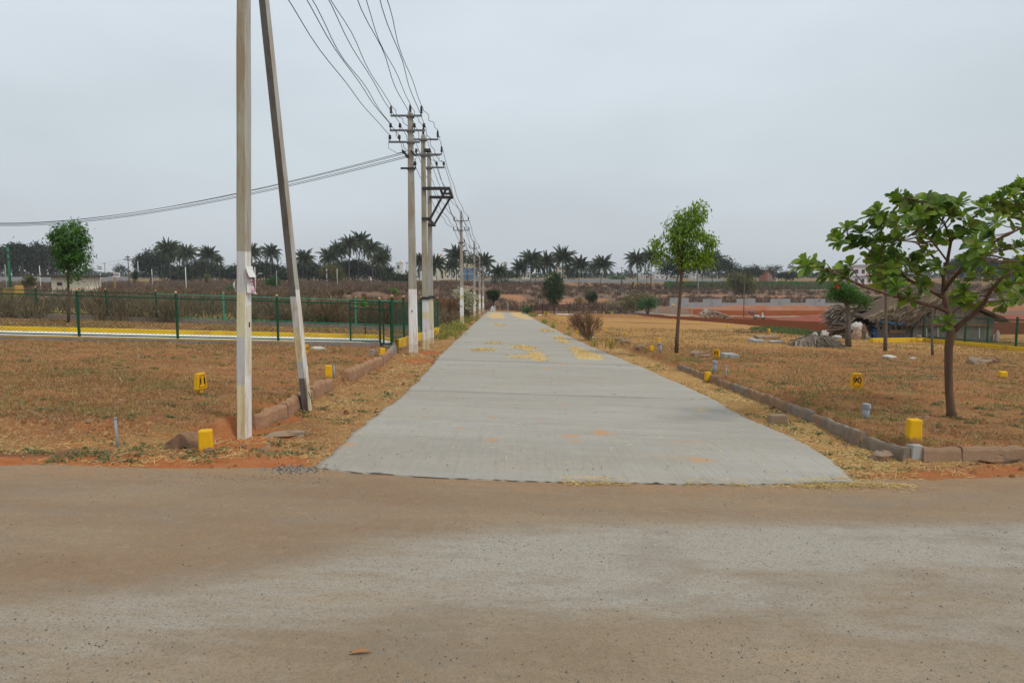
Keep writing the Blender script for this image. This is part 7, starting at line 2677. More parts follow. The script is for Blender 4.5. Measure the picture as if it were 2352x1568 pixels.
for a, b2 in zip(pts, pts[1:]):
    a, b2 = Vector(a), Vector(b2)
    n = 5
    for i in range(n):
        p, q = a.lerp(b2, i / n), a.lerp(b2, (i + 1) / n)
        dz = .12 + .05 * math.sin(i * 2.3 + p.x * 3)
        mb.add([p, q, q - Vector((0, .02, dz)), p - Vector((0, .02, .12 + .05 * math.sin((i - 1) * 2.3 + p.x * 3)))], [(0, 1, 2, 3)])
bs = mb.build('blue_sheet', blue, hut)
bs.modifiers.new('solid', 'SOLIDIFY').thickness = .01
a, b2 = hp(2110, 722), hp(2135, 708)
MB().bar((a.x, -.46, a.z), (b2.x, -.46, b2.z), .05, .07).build('red_strip', simple('red_cloth', (.33, .03, .03), (.25, .03, .03)), hut)
c = hp(2288, 770)
o = crumpled(.26, .6, 3, (c.x - .1, -.2, c.z - .3)).build('hanging_sack', simple('sack_cloth', (.42, .36, .33), (.3, .26, .24), 5), None)
o.location = hb
tag(o, 'pale sack hanging at the right corner of the hut', 'sack')
# blue drum
g = ground(2008, 780, LOT)
g.y += .0
s2 = 1 / px_m(g.y)
r_ = 6.8 * s2
o = thing('blue_drum', 'blue plastic drum standing left of the hut wall', 'drum', g)
MB().lathe((0, 0, 0), [(r_ * .95, 0), (r_, .03), (r_, 18 * s2), (r_ * .8, 21.5 * s2), (r_ * .55, 22.5 * s2)], 18).build('body', simple('blue_plastic', (.015, .09, .24), (.012, .07, .2), 5, .45), o, True)
MB().lathe((0, 0, 22.5 * s2), [(r_ * .35, 0), (r_ * .35, .05)], 12).build('cap', simple('blue_plastic', (.015, .09, .24)), o, True)

# dry frond stack, firewood, sacks, fallen fronds
def frond_heap(name, label, g, pts, n, L, wd, mat, lift, cat='heap', flat=.25, aim=None, leaf=True):
    o = thing(name, label, cat, g)
    V, Fc = [], []
    k0 = 0
    for k in range(n):
        c = Vector(random.choice(pts)) + Vector((random.gauss(0, .12), random.gauss(0, .18), random.gauss(0, .07)))
        a = (aim if aim is not None else 0) + random.gauss(0, .5) + (math.pi if random.random() < .5 else 0)
        d = Vector((math.cos(a), math.sin(a) * .6, random.gauss(-.05, flat))).normalized()
        l_ = L * random.uniform(.5, 1.2)
        m = 4
        s = d.cross(Vector((0, random.uniform(-1, 1), 1))).normalized() * wd * random.uniform(.5, 1.4)
        prev = None
        for i in range(m + 1):
            f = i / m - .35
            p = c + d * (l_ * f) - Vector((0, 0, .5 * l_ * max(0, f) ** 2))
            w_ = s * (1 - .75 * abs(i / m - .3))
            V += [tuple(p - w_), tuple(p + w_)]
            if i:
                Fc.append((k0 + 2 * i - 2, k0 + 2 * i - 1, k0 + 2 * i + 1, k0 + 2 * i))
        k0 += 2 * (m + 1)
    link('fronds', np_mesh('fronds', np.array(V), np.array(Fc)), M(mat), o)
    return o


g = ground(1862, 796, LOT)
s2 = 1 / px_m(g.y)
P_ = [((x - 1862) * s2, random.uniform(-.25, .25), (796 - y) * s2) for x, y in [(1835 + i * 3.2, 793 - 20 * math.sin(math.pi * min(1, (i + 2) / 27)) * random.uniform(.2, 1)) for i in range(26) for _ in range(4)]]
fh = frond_heap('fallen_frond', 'grey dry palm fronds lying in a heap on the grass at right', g, P_, 700, .8, .02, 'dead_frond', 0, 'palm frond', .3)
stalks = MB()
for k in range(9):
    x0, x1 = random.uniform(1808, 1850), random.uniform(1880, 1925)
    y0_, y1_ = random.uniform(783, 790), random.uniform(776, 792)
    a = Vector(((x0 - 1862) * s2, random.uniform(-.3, .3), (796 - y0_) * s2)); b2 = Vector(((x1 - 1862) * s2, random.uniform(-.3, .3), (796 - y1_) * s2 + .1))
    stalks.tube([a, a.lerp(b2, .5) + Vector((0, 0, .12)), b2], [.02, .018, .008], 5, False)
stalks.build('stalks', M('thatch_pole'), fh)
# drooping leaflets at the front
V, Fc = [], []
for k in range(650):
    x = random.uniform(1822, 1918)
    top = 770 + 13 * abs((x - 1868) / 50) ** 1.5
    a = Vector(((x - 1862) * s2, random.uniform(-.35, -.1), (796 - top - random.uniform(0, 5)) * s2))
    sg = random.uniform(-.25, .35)
    m_ = a + Vector((sg * .35, -.12, -.06))
    e_ = a + Vector((sg, -.3, -random.uniform(.25, .5)))
    e_.z = max(e_.z, .02)
    wd = Vector((random.uniform(.012, .028), 0, .004))
    n0 = len(V)
    V += [tuple(a - wd), tuple(a + wd), tuple(m_ + wd), tuple(m_ - wd), tuple(e_ + wd * .4), tuple(e_ - wd * .4)]
    Fc += [(n0, n0 + 1, n0 + 2, n0 + 3), (n0 + 3, n0 + 2, n0 + 4, n0 + 5)]
link('leaflets', np_mesh('leaflets', np.array(V), np.array(Fc)), M('dead_frond'), fh)

Yst = 41.0
gs = far_ground(1945, Yst); gs.z = tz(gs.x, gs.y)
s2 = Yst / F
P_ = [((x - 1945) * s2, random.uniform(-.8, .8), (778 - y) * s2) for x, y in [(random.uniform(1922, 1985), random.uniform(708, 758)) for _ in range(260)]]
fs_ = frond_heap('frond_stack', 'tall dark stack of dry palm fronds behind the forked tree', gs, P_, 2600, 1.1, .028, 'dead_frond', 0, 'heap', .18)
MB().rock((0.2, 0.2, (778 - 735) * s2), (1.6, 1.5, 46 * s2), 5).build('core', simple('dark_straw', (.06, .045, .035), (.04, .03, .025), 9, .95, bmp=.8), fs_)
gt_ = MB()
for k in range(160):
    a = random.gauss(.1, .5)
    l_ = random.uniform(.5, 1.0)
    st = Vector((random.uniform(.2, .9), random.uniform(-.4, .4), (778 - 706) * s2))
    gt_.tube([st, st + Vector((math.sin(a) * l_, 0, math.cos(a) * l_ * .65))], [.01, .004], 3, False)
gt_.build('brush_top', M('rust_twig'), fs_)
# firewood
gw_ = far_ground(1950, 39.2); gw_.z = tz(gw_.x, gw_.y)
s2 = 39.2 / F
fw = thing('firewood_pile', 'pile of brown firewood logs under the frond stack', 'firewood', gw_)
woodm = simple('firewood', (.17, .115, .075), (.09, .06, .045), 9, .95, bmp=.8)
for k in range(90):
    x, y = random.uniform(1902, 1990), random.uniform(748, 778)
    if y < 748 + abs(x - 1948) * .35:
        continue
    c = Vector(((x - 1950) * s2, random.uniform(-.5, .3), (780 - y) * s2))
    a = random.gauss(0, .2)
    if x > 1960:
        d = Vector((random.gauss(0, .25), -1, random.gauss(0, .1)))
    else:
        d = Vector((1, random.gauss(0, .4), random.gauss(0.05, .12)))
    d = d.normalized() * random.uniform(.4, .8)
    r_ = random.uniform(.03, .06)
    MB().tube([c - d, c + Vector((0, 0, random.uniform(-.03, .03))), c + d], [r_, r_ * 1.05, r_ * .9], 6).build('log', woodm, fw)
tan = simple('tan_sack', (.36, .24, .165), (.27, .175, .12), 6, .85, bmp=.7)
whs = simple('white_sack', (.5, .48, .44), (.4, .38, .34), 6, .8, bmp=.7)
for px, py, w_, h_, Y_, m_, lab, sd in ((1966, 793, 20, 27, 37.6, tan, 'bulging tan sack leaning by the yellow kerb', 4), (1984, 785, 17, 34, 38.6, tan, 'tall tan sack behind the bulging one', 6), (1992, 783, 9, 16, 38.4, whs, 'white crumpled sack left of the blue drum', 8), (1967, 757, 26, 18, 38.2, whs, 'pale crumpled sack thrown on top of the firewood', 10), (1892, 782, 16, 18, 38.8, whs, 'white plastic sack at the left end of the firewood', 12), (1872, 778, 14, 14, 38.2, whs, 'small white sheet heap behind the dry palm fronds', 14), (1920, 781, 22, 10, 37.6, whs, 'white sheet bundle with a yellow edge before the firewood', 16)):
    g = at(px, py, Y_)
    g.z = max(g.z, tz(g.x, g.y))
    s2 = Y_ / F
    mb = crumpled(w_ * s2, h_ * s2, sd)
    o = mb.build('sack', m_, None, False)
    o.location = g
    tag(o, lab, 'sack')
# heap of pale rubble, twigs, litter
for px, py, s3, lab, mt, sd in ((1640, 733, (5.4, 2.5, 1.9), 'pale stone rubble heap on the red earth by the grilled wall', 'rock', 41), (1620, 727, (1.8, 1.2, 1.5), 'pale stacked rubble at the end of the grilled wall', 'pale_concrete', 43)):
    g = ground(px, py, 0)
    mb = MB()
    rd = random.Random(sd)
    for k in range(90):
        a, r_ = rd.uniform(0, 6.28), rd.random() ** .7
        x, y = math.cos(a) * r_ * s3[0] / 2, math.sin(a) * r_ * s3[1] / 2
        z = (1 - r_) * s3[2] * .55
        q = rd.uniform(.25, .6)
        mb.rock((x, y, z), (q, q * .8, q * .6), sd * 100 + k)
    o = mb.build('rubble_heap', M(mt))
    o['kind'] = 'stuff'
    o.location = g
    tag(o, lab)
g = ground(1728, 766, LOT)
mb = MB()
for k in range(150):
    p = Vector((random.gauss(0, .6), random.gauss(0, .3), random.uniform(0, .2)))
    a = random.uniform(0, 6.28)
    d = Vector((math.cos(a), math.sin(a), random.uniform(-.2, .4))) * random.uniform(.15, .4)
    mb.tube([p, p + d], [.014, .008], 3, False)
o = mb.build('brushwood', M('near_twig'))
o.location = g
tag(o, 'low heap of dry brushwood left of the green crop patch', kind='stuff')
for px, py, w_, lab, m_ in ((733, 804, 30, 'crumpled white plastic sheet against the grey kerb wall', whs), (2043, 823, 30, 'crumpled pale plastic bag on the dry grass before the thin sapling', whs), (2096, 825, 18, 'round crumpled whitish bag on the grass', whs), (797 * 0 + 792, 795, 8, 'rust brown rag on the white walkway', simple('rag', (.22, .09, .05), (.15, .06, .04), 9))):
    g = ground(px, py, LOT)
    s2 = 1 / px_m(g.y)
    o = crumpled(w_ * s2, w_ * s2 * .3, int(px)).build('plastic_litter', m_)
    o.location = g + Vector((0, 0, .12 if px == 792 else 0))
    tag(o, lab, 'litter')

# red earth bank in front of the compound wall
mb = MB()
V, Fc = [], []
xs = np.linspace(0, 1, 120)
for j, (yy, hh) in enumerate(((149, 0), (146.5, .9), (143, 1.0), (140.5, -.3))):
    px = 1560 + xs * 900
    X = (px - CX) / F * 145
    Z = np.array([tz(a, 145.0) for a in X]) + hh * (.55 + .9 * (fbm(X * .15, X * 0 + j * .4, 7) - .2)) * np.clip(xs * 6, 0, 1)
    for a, z in zip(X, Z):
        V.append((a, yy, z))
for j in range(3):
    for i in range(119):
        a = j * 120 + i
        Fc.append((a, a + 1, a + 121, a + 120))
o = link('earth_bank', np_mesh('earth_bank', np.array(V), np.array(Fc)), simple('red_bank', (.25, .085, .04), (.30, .155, .09), .35, .95, bmp=.8, dirt=(.22, .07, .04)), None, True)
tag(o, 'bank of red earth piled along the compound wall', kind='structure')
V, Fc = [], []
for j, (yy, hh) in enumerate(((101, 0), (98, .95), (93, 1.0), (90.5, -.3))):
    px = 1790 + xs * 700
    X = (px - CX) / F * 96
    Z = np.array([tz(a, 96.0) for a in X]) + hh * (.7 + .8 * (fbm(X * .3, X * 0 + j * .4, 17) - .2)) * np.clip(xs * 8, 0, 1)
    for a, z in zip(X, Z):
        V.append((a, yy, z))
for j in range(3):
    for i in range(119):
        a = j * 120 + i
        Fc.append((a, a + 1, a + 121, a + 120))
o = link('earth_bank', np_mesh('earth_bank', np.array(V), np.array(Fc)), simple('red_bank2', (.27, .075, .04), (.2, .055, .032), .8, .95, bmp=.8), None, True)
tag(o, 'low bank of dark red earth behind the parked scooter', kind='structure')

# ================================================================== SCOOTER AND PERSON
g = ground(1744, 734, 0.05)
sc_t = thing('scooter', 'white motor scooter parked on the pale track beyond the tilled soil', 'scooter', g)
wh, bk = simple('scooter_white', (.66, .68, .68), (.6, .62, .62), 5, .35, bmp=0), M('black_paint')
for x in (-.62, .62):
    w_ = MB()
    n = 16
    for k in range(n):
        a, a2 = 2 * math.pi * k / n, 2 * math.pi * (k + 1) / n
        w_.tube([(x + .2 * math.cos(a), 0, .26 + .2 * math.sin(a)), (x + .2 * math.cos(a2), 0, .26 + .2 * math.sin(a2))], .055, 6, False)
    wo = w_.build('wheel', bk, sc_t)
    MB().tube([(x, -.05, .26), (x, .05, .26)], [.13, .13], 12).build('rim', M('grey_steel'), wo)
MB().add(*(lambda vs: (vs, [(0, 1, 2, 3), (7, 6, 5, 4), (0, 4, 5, 1), (1, 5, 6, 2), (2, 6, 7, 3), (3, 7, 4, 0)]))([(-1.0, -.06, .55), (-.1, -.17, .3), (-.05, -.17, .68), (-.9, -.1, .78), (-1.0, .06, .55), (-.1, .17, .3), (-.05, .17, .68), (-.9, .1, .78)])).build('rear_body', wh, sc_t, False, .04)
MB().box((.18, 0, .27), (.62, .3, .08)).build('footboard', bk, sc_t, False, .02)
MB().add(*(lambda vs: (vs, [(0, 1, 2, 3), (7, 6, 5, 4), (0, 4, 5, 1), (1, 5, 6, 2), (2, 6, 7, 3), (3, 7, 4, 0)]))([(.36, -.2, .28), (.6, -.2, .3), (.5, -.16, .95), (.38, -.14, .95), (.36, .2, .28), (.6, .2, .3), (.5, .16, .95), (.38, .14, .95)])).build('front_shield', wh, sc_t, False, .04)
MB().box((.62, 0, .5), (.42, .12, .08), 0, (.7, .7)).build('front_mudguard', wh, sc_t, False, .02)
MB().box((-.42, 0, .78), (.82, .24, .1), 0, (.9, .8)).build('seat', bk, sc_t, False, .03)
MB().box((.46, 0, 1.02), (.2, .2, .16), 0, (.7, .7)).build('headlight', wh, sc_t, False, .03)
MB().bar((.4, -.32, 1.08), (.4, .32, 1.08), .035).build('handlebar', bk, sc_t)
for s_ in (-1, 1):
    MB().bar((.4, .24 * s_, 1.08), (.46, .32 * s_, 1.3), .015).build('mirror_stem', bk, sc_t)
    MB().box((.46, .32 * s_, 1.33), (.03, .12, .09)).build('mirror', bk, sc_t)

gp = ground(1730.5, 734, .05)
per = thing('person', 'person in a blue shirt bending over behind the white scooter', 'person', gp, R(-10))


def skin_body(name, chain, mat, parent, sub=1):
    """chain: list of (index parent, position, radius)"""
    me = bpy.data.meshes.new(name)
    me.from_pydata([c[1] for c in chain], [(i, c[0]) for i, c in enumerate(chain) if c[0] is not None], [])
    o = link(name, me, mat, parent)
    m_ = o.modifiers.new('skin', 'SKIN')
    m_.use_smooth_shade = True
    for i, c in enumerate(chain):
        sv = me.skin_vertices[0].data[i]
        r_ = c[2] if hasattr(c[2], '__len__') else (c[2], c[2])
        sv.radius = r_
        sv.use_root = (i == 0)
    s_ = o.modifiers.new('sub', 'SUBSURF')
    s_.levels = s_.render_levels = sub
    return o


skin = simple('skin_brown', (.20, .10, .06), (.17, .085, .05), 5, .6, bmp=0)
# bent at the hips, head low to the left, hands reaching to the ground
body = [(None, (0, 0, .92), (.15, .13)), (0, (-.18, 0, 1.08), (.15, .13)), (1, (-.38, 0, 1.16), (.17, .15)), (2, (-.5, 0, 1.12), (.06, .06)), (3, (-.6, 0, 1.06), (.09, .08)), (4, (-.68, 0, 1.0), (.085, .075)),
        (2, (-.4, -.2, 1.1), (.06, .06)), (6, (-.36, -.24, .84), (.045, .045)), (7, (-.3, -.2, .62), (.035, .035)), (8, (-.27, -.18, .53), (.03, .04)), (2, (-.4, .2, 1.1), (.06, .06)), (10, (-.38, .24, .84), (.045, .045)), (11, (-.34, .2, .62), (.035, .035)), (12, (-.3, .18, .53), (.03, .04)),
        (0, (.02, -.1, .85), (.09, .09)), (14, (.02, -.12, .48), (.065, .065)), (15, (.04, -.12, .1), (.045, .045)), (16, (-.12, -.13, .04), (.045, .035)), (0, (.02, .1, .85), (.09, .09)), (18, (.0, .12, .48), (.065, .065)), (19, (.02, .12, .1), (.045, .045)), (20, (-.14, .13, .04), (.045, .035))]
pbody = skin_body('body', body, skin, per)
for hx, hy in ((-.27, -.18), (-.3, .18)):
    for k in range(5):
        a = (k - 2) * .28
        ln = (.055, .07, .075, .07, .06)[k]
        MB().tube([(hx + .006, hy + .014 * (k - 2), .51), (hx + .012 + .02 * a, hy + .018 * (k - 2), .51 - ln * .6), (hx - .005 + .02 * a, hy + .019 * (k - 2), .51 - ln)], [.009, .008, .006], 5).build('finger', skin, per)
shirt = [(None, (0.02, 0, .95), (.175, .155)), (0, (-.18, 0, 1.1), (.175, .155)), (1, (-.38, 0, 1.17), (.19, .17)), (2, (-.47, 0, 1.14), (.10, .09)), (2, (-.41, -.2, 1.1), (.08, .08)), (4, (-.385, -.235, .92), (.065, .065)), (2, (-.41, .2, 1.1), (.08, .08)), (6, (-.39, .235, .92), (.065, .065))]
skin_body('shirt', shirt, simple('blue_shirt', (.06, .17, .42), (.05, .13, .34), 6, .8, bmp=.3), per)
trous = [(None, (0.02, 0, .88), (.17, .15)), (0, (.03, -.1, .8), (.11, .11)), (1, (.02, -.12, .48), (.085, .085)), (2, (.04, -.12, .14), (.07, .07)), (0, (.03, .1, .8), (.11, .11)), (4, (.0, .12, .48), (.085, .085)), (5, (.02, .12, .14), (.07, .07))]
skin_body('trousers', trous, simple('tan_trousers', (.34, .25, .15), (.28, .2, .12), 6, .85, bmp=.3), per)
MB().rock((-.63, 0, 1.08), (.2, .19, .19), 3).build('hair', M('black_paint'), per, True)

# ================================================================== FAR BUILDINGS AND POLES
winm = simple('window_dark', (.06, .07, .085), (.04, .05, .06), 3, .3, bmp=0)


def building(label, x0, x1, y_top, Y, col, floors=2, bays=3, name='building', tank=None, tower=None, band=None, depth=10, roofc=None, y_base=None):
    s2 = Y / F
    root = thing(name, label, 'building', far_ground((x0 + x1) / 2, Y))
    w_ = (x1 - x0) * s2
    h = at(0, y_top, Y).z - root.location.z
    key = 'wall_%02x%02x%02x' % tuple(int(c * 255) for c in col)
    wm = simple(key, col, tuple(c * .88 for c in col), .6, .85, bmp=.1)
    wl = MB().box((0, depth / 2, h / 2 - .5), (w_, depth, h + 1)).build('wall', wm, root)
    MB().box((0, depth / 2, h + .12), (w_ + .5, depth + .5, .24)).build('roof', simple('roof_slab', (.42, .41, .4), (.35, .34, .33), 2, .9), root)
    fh_ = h / floors
    for f_ in range(floors):
        for i in range(bays):
            x = -w_ / 2 + (i + .5) * w_ / bays
            z = f_ * fh_ + fh_ * .52
            ww = min(1.3, w_ / bays * .45)
            fr_ = MB().box((x, -.03, z), (ww + .24, .1, fh_ * .42 + .24)).build('window', simple('window_frame', (.55, .54, .52), (.5, .5, .48), 4), root)
            MB().box((x, -.07, z), (ww, .06, fh_ * .42)).build('pane', winm, fr_)
        if band and f_:
            MB().box((0, -.25, f_ * fh_), (w_ * .98, .5, .3)).build('sunshade', simple('band_' + key, band, band, 3), root)
    if tower:
        tx0, tx1, ty, tcol = tower
        th = at(0, ty, Y).z - root.location.z
        MB().box((((tx0 + tx1) / 2 - (x0 + x1) / 2) * s2, depth * .4, (h + th) / 2 + .1), ((tx1 - tx0) * s2, 4, th - h + .3)).build('stair_tower', simple('tower_%02x' % int(tcol[0] * 255), tcol, tuple(c * .9 for c in tcol), .6), root)
    if tank:
        tx, ty, tr_, tcol = tank
        c = at(tx, ty, Y) - root.location
        r_ = tr_ * s2
        MB().lathe((c.x, depth * .4, c.z - r_ * .9), [(r_, 0), (r_, r_ * 1.1), (r_ * .8, r_ * 1.6), (r_ * .3, r_ * 1.85), (r_ * .3, r_ * 2)], 14).build('water_tank', simple('tank_%02x' % int(tcol[0] * 255), tcol, tcol, 3, .5), root, True)
    return root


building('cream pump house with a flat overhanging slab roof at far left', 121.5, 201, 636.5, 112, (.85, .79, .60), 1, 1, 'pump_house', depth=4)
ph = [o for o in COL.objects if o.name == 'pump_house'][0]
for ch in list(ph.children):
    if ch.name.startswith('window'):
        for g_ in list(ch.children):
            bpy.data.objects.remove(g_)
        bpy.data.objects.remove(ch)
    elif ch.name.startswith('roof'):
        bpy.data.objects.remove(ch)
s2 = 112 / F
MB().box((-0.1, 1.8, at(0, 634.6, 112).z - ph.location.z), (108 * s2, 5.6, .3)).build('roof', simple('dark_slab', (.07, .06, .052), (.05, .045, .04), 3), ph)
c = at(137, 652, 112) - ph.location
wf = MB().box((c.x, -.03, c.z), (.8, .1, .55)).build('window', simple('window_rust', (.25, .1, .06), (.2, .09, .05)), ph)
MB().box((c.x, -.06, c.z), (.62, .08, .4)).build('pane', winm, wf)
building('colourful apartment building, blue below and yellow above, behind the slim poles', 1062, 1091, 594, 420, (.55, .47, .27), 3, 3, band=(.5, .48, .45), tank=(1084, 589, 2.2, (.5, .22, .1)))
bb_ = building('blue lower storeys of the colourful building behind the slim poles', 1060, 1093, 616, 410, (.05, .17, .32), 2, 3, band=(.5, .5, .5))
building('cream building with a tall water tower right of the twin poles', 995, 1024, 606, 430, (.62, .58, .46), 3, 2, tower=(1005, 1019, 588, (.60, .56, .45)), tank=(1012, 587, 4, (.5, .5, .48)))
building('pale building behind the palm left of the slim poles', 1022, 1062, 600, 460, (.6, .57, .5), 3, 3)
building('long low white building seen between the twin poles', 956, 1000, 622, 420, (.62, .62, .62), 1, 3)
building('white block with a yellow water tank left of the twin poles', 911, 922, 604, 450, (.58, .58, .57), 2, 1, tank=(917.5, 602, 2.6, (.62, .36, .06)))
building('narrow grey water tower building with an orange tank right of the farthest poles', 1156, 1165, 604, 430, (.50, .50, .50), 3, 1, tank=(1160.5, 602, 2.4, (.58, .33, .05)))
building('beige apartment building behind the palms right of the oval tree', 1280, 1302, 612, 400, (.58, .47, .33), 3, 2)
building('cream wing of the beige building behind the oval tree', 1258, 1282, 624, 402, (.58, .52, .30), 2, 2)
building('white house peeping between palms left of the oval tree', 1200, 1218, 626, 440, (.6, .57, .48), 1, 2)
building('white and grey houses far behind the young tree trunk', 1503, 1536, 625, 520, (.55, .54, .55), 2, 3)
building('pink tinted house peeping right of the two bare trees', 1470, 1482, 632, 480, (.6, .5, .42), 1, 2)
building('small white house behind the dark tree right of the young tree', 1588, 1602, 630, 460, (.6, .58, .57), 2, 2)
building('brick red and white building beyond the far crop field', 1757, 1774, 622, 340, (.33, .12, .08), 3, 1, roofc=None)
building('white wing beside the brick red building', 1774, 1783, 632, 342, (.6, .58, .55), 2, 1)
building('pink and cream house with red panels behind the almond tree branches', 1986, 2012, 609, 250, (.78, .55, .43), 2, 2, band=(.5, .05, .07))
building('pale lilac wing of the pink house behind the almond tree', 1956, 1986, 613, 250, (.72, .62, .62), 2, 2, band=(.2, .2, .27))
building('white house behind the middle palm grove', 831, 848, 600, 330, (.58, .56, .5), 3, 2)
building('small cream house peeping at the far end of the wall by the signboard', 1430, 1442, 637, 480, (.6, .5, .38), 1, 2)

# posts and far poles at left
def far_pole(px, base_py, top_py, Y, w_, label, mat='pale_concrete', arms=(), bands=None, name='far_pole', lamp=None, cat='utility pole', grp='distant poles on the plain'):
    b = far_ground(px, Y)
    s2 = Y / F
    h = at(px, top_py, Y).z - b.z
    o = thing(name, label, cat, b, 0, grp)
    MB().tube([(0, 0, -.3), (0, 0, h)], [w_ * s2 / 2, w_ * s2 * .36], 8).build('shaft', M(mat), o, True)
    for ay, half in arms:
        z = at(px, ay, Y).z - b.z
        MB().bar((-half * s2, -.12, z), (half * s2, -.12, z), .16).build('cross_arm', M('dark_steel'), o)
    if bands:
        for y0_, y1_, m_ in bands:
            z0, z1 = at(px, y0_, Y).z - b.z, at(px, y1_, Y).z - b.z
            MB().lathe((0, 0, z0), [(w_ * s2 / 2 + .012, 0), (w_ * s2 / 2 + .012, z1 - z0)], 8).build('paint_band', M(m_), o)
    if lamp:
        a, b2 = (at(*lamp[0], Y) - b), (at(*lamp[1], Y) - b)
        MB().bar(a, b2, .07).build('lamp_arm', M('pale_concrete'), o)
        MB().box(b2 + Vector((.15, 0, .02)), (.5, .18, .1)).build('lamp_head', M('white_paint'), o)
    return o, b, h


far_pole(27.5, 655, 560, 95, 6.0, 'tall bright green painted pole with black cross arms at far left', 'green_pole_paint', ((563, 9), (579, 11), (594, 8)), name='green_pole')
far_pole(300, 662, 586, 130, 2.8, 'brown pole with two cross arms left of the round dark tree', 'bark_grey', ((590.5, 5), (596, 9)))
far_pole(430, 668, 613, 105, 2.2, 'white pole with a yellow and green foot below the left palm grove', 'white_paint', (), ((659, 663, 'yellow_paint'), (663, 667, 'pale_green_steel')))
far_pole(588.5, 676, 613, 100, 2.4, 'white street lamp pole with a yellow and green foot between pole and strut', 'white_paint', (), ((664, 669, 'yellow_paint'), (669, 673, 'green_steel')), lamp=((588, 634), (596, 628)))
far_pole(637.5, 674, 621, 120, 2.0, 'thin weathered pole just left of the leaning strut', 'pale_concrete')
far_pole(97, 660, 610, 118, 1.8, 'thin white pole left of the cream pump house', 'white_paint')
far_pole(18.5, 665, 607, 105, 1.9, 'thin grey pole beside the green painted pole', 'pale_concrete')
far_pole(235, 662, 612, 150, 2.0, 'white pole with several cross arms left of the signboard', 'white_paint', ((613, 4), (617, 5), (625, 4)))
far_pole(217, 632, 602, 330, 1.6, 'distant thin pole left of the signboard', 'bark_grey', ((603, 3),))
far_pole(246, 632, 604, 330, 1.6, 'distant thin pole above the signboard', 'bark_grey', ((605, 3),))
far_pole(353, 650, 618, 170, 1.6, 'small pole with a short arm below the round dark tree', 'white_paint', ((633, 4),))
far_pole(322, 640, 600, 260, 1.6, 'tall white pole in front of the round dark tree', 'white_paint')
far_pole(199, 640, 622, 170, 1.8, 'short dark pole with cross arm over the pump house roof', 'bark_grey', ((625, 5),))
far_pole(1427, 650, 614, 250, 2.2, 'grey pole with a cross arm right of the lone palm', 'bark_grey', ((615, 3),))
far_pole(1602, 668, 627, 180, 1.6, 'thin pale pole right of the young tree trunk', 'pale_concrete')
far_pole(1534, 676, 655, 170, 1.2, 'thin leaning stake on the slope left of the young tree trunk', 'bark_grey')
far_pole(969 - 33, 640, 601, 330, 1.6, 'distant pole with short arms left of the nearer cross armed pole', 'bark_grey', ((603, 3), (605, 3)))
wires = [((300, 591), (217, 603), 130, 330), ((300, 597), (246, 606), 130, 330), ((217, 603), (120, 601), 330, 330), ((430, 614), (588, 621), 105, 100), ((588, 622), (637, 628), 100, 120), ((430, 616), (353, 628), 105, 170), ((27, 563), (-40, 572), 95, 95), ((97, 611), (235, 616), 118, 150), ((1427, 616), (1330, 618), 250, 260), ((1427, 616), (1602, 628), 250, 180)]
for k, (a, c, Ya, Yc) in enumerate(wires):
    A_, B_ = at(*a, Ya), at(*c, Yc)
    pts = [A_.lerp(B_, i / 10) - Vector((0, 0, .6 * 4 * (i / 10) * (1 - i / 10))) for i in range(11)]
    o = MB().tube(pts, .022, 4).build('far_wire', M('conductor'))
    tag(o, 'thin distant wire sagging between poles on the plain', 'wire', 'distant wires on the plain')
# distant transformer posts
b = far_ground(762, 135)
o = thing('transformer', 'transformer on two pale posts with crossbars behind the yard', 'transformer', b)
s2 = 135 / F
for x in (750, 774):
    top = at(x, 617, 135) - b
    MB().tube([(top.x, 0, -.3), (top.x, 0, top.z)], [.14, .1], 8).build('post', M('pale_concrete'), o, True)
for y in (624, 640, 648, 679):
    c = at(762, y, 135) - b
    MB().bar((-13.5 * s2, -.15, c.z), (13.5 * s2, -.15, c.z), .14).build('crossbar', M('rusty_steel'), o)
c = at(763, 672, 135) - b
MB().box((c.x, -.1, c.z), (.95, .7, 1.0)).build('tank', M('green_steel'), o, False, .05)
MB().lathe((c.x, -.1, c.z + .5), [(.25, 0), (.25, .15), (.08, .2), (.08, .5)], 10).build('bushing', M('dark_steel'), o)
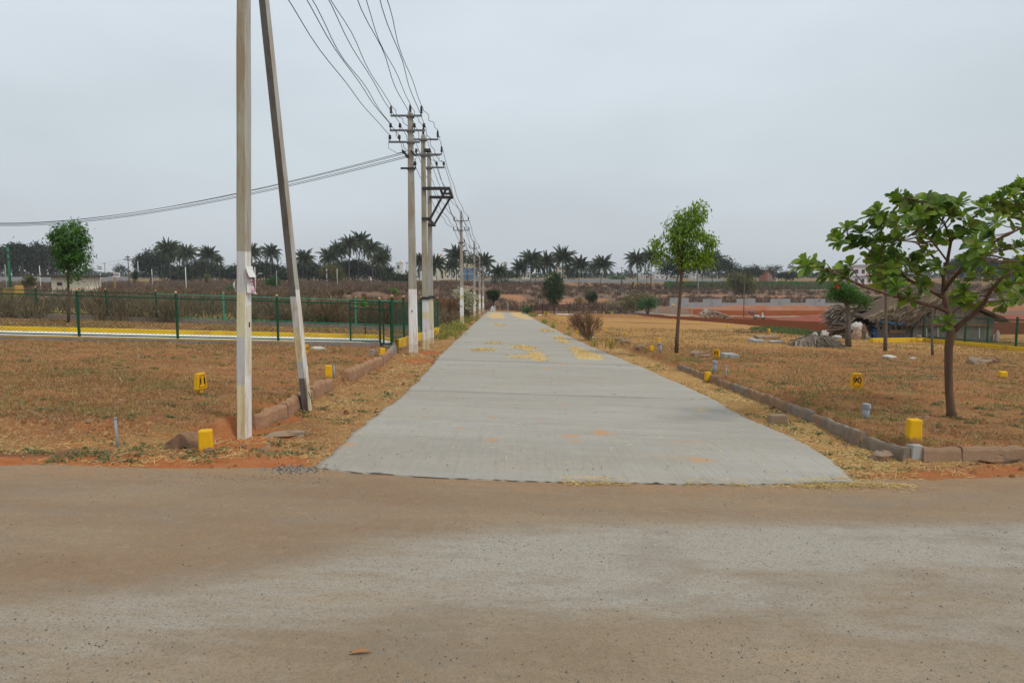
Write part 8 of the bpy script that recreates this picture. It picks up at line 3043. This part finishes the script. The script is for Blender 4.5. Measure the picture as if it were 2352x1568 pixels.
# signboard on an orange post
b = far_ground(267, 120)
o = thing('signboard', 'white hoarding with red and blue lettering on an orange post', 'signboard', b)
s2 = 120 / F
MB().tube([(0, 0, -.3), (0, 0, at(267, 636, 120).z - b.z)], [.14, .14], 8).build('post', simple('orange_post', (.36, .2, .06), (.3, .16, .05)), o)
c = at(267, 631.5, 120) - b
MB().box((c.x, -.05, c.z), (17.5 * s2, .12, 9.5 * s2)).build('board', M('paper_white'), o)
MB().box((at(259, 628, 120).x - b.x, -.04, c.z + .1), (.16, .14, 9 * s2)).build('edge_panel', M('rusty_steel'), o)
for k in range(9):
    MB().box((c.x + (-6 + k * 1.5) * s2, -.12, c.z + 3 * s2), (1.0 * s2, .02, 1.3 * s2)).build('red_letter', M('red_paint'), o)
bl = simple('blue_ink', (.06, .07, .28), (.05, .06, .24))
for k, (x, w_) in enumerate(((-6, 1.6), (-4, 1.4), (-1.5, 1.6), (.5, 1.6), (2.2, 1.0), (4.2, 1.5), (6.2, 1.6))):
    MB().box((c.x + x * s2, -.12, c.z - .4 * s2), (w_ * s2, .02, 2.6 * s2)).build('blue_letter', bl, o)
# pale object and yellow machine behind fence at far left
b = far_ground(85, 100)
g = at(94, 668, 90)
o = thing('yellow_machine', 'yellow patched machine half hidden by scrub behind the fence at far left', 'machine', far_ground(30, 72))
o.scale = (.75,) * 3
s2 = 90 / F
ymat = simple('mottled_yellow', (.36, .22, .05), (.16, .1, .04), 1.6, .8)
MB().box((0, 0, 1.4), (28 * s2, 1.6, 1.6), 0, (.95, .9)).build('body', ymat, o, False, .06)
MB().box((18 * s2, 0, 1.7), (7 * s2, 1.5, 1.7), 0, (.85, .9)).build('cab', simple('machine_yellow', (.48, .3, .06), (.4, .25, .05), 3), o, False, .06)
for x in (-10, 12):
    MB().tube([(x * s2, -.95, .45), (x * s2, -.7, .45)], [.5, .5], 14).build('wheel', M('black_paint'), o)
o = MB().box((0, 0, .4), (.95, .7, .5), .3, (.6, .6), jit=.08).build('cardboard_piece', M('tan_sack') if 'tan_sack' in MATS else tan)
o.location = hill(509, 662)
tag(o, 'pale tan board lying on the scrub left of the nearest pole', 'board')

# ================================================================== HAZE
hz_ = MB().box((0, 1200, 12), (5200, 2500, 44)).build('haze', None)
hz_['kind'] = 'stuff'
hm = bpy.data.materials.new('haze')
hm.use_nodes = True
t = hm.node_tree
t.nodes.clear()
om = t.nodes.new('ShaderNodeOutputMaterial')
pv = t.nodes.new('ShaderNodeVolumePrincipled')
pv.inputs['Color'].default_value = (.93, .96, 1.0, 1)
pv.inputs['Density'].default_value = 0.00022
t.links.new(pv.outputs[0], om.inputs['Volume'])
hz_.data.materials.append(hm)
hz_['label'] = 'thin grey haze lying over the plain'
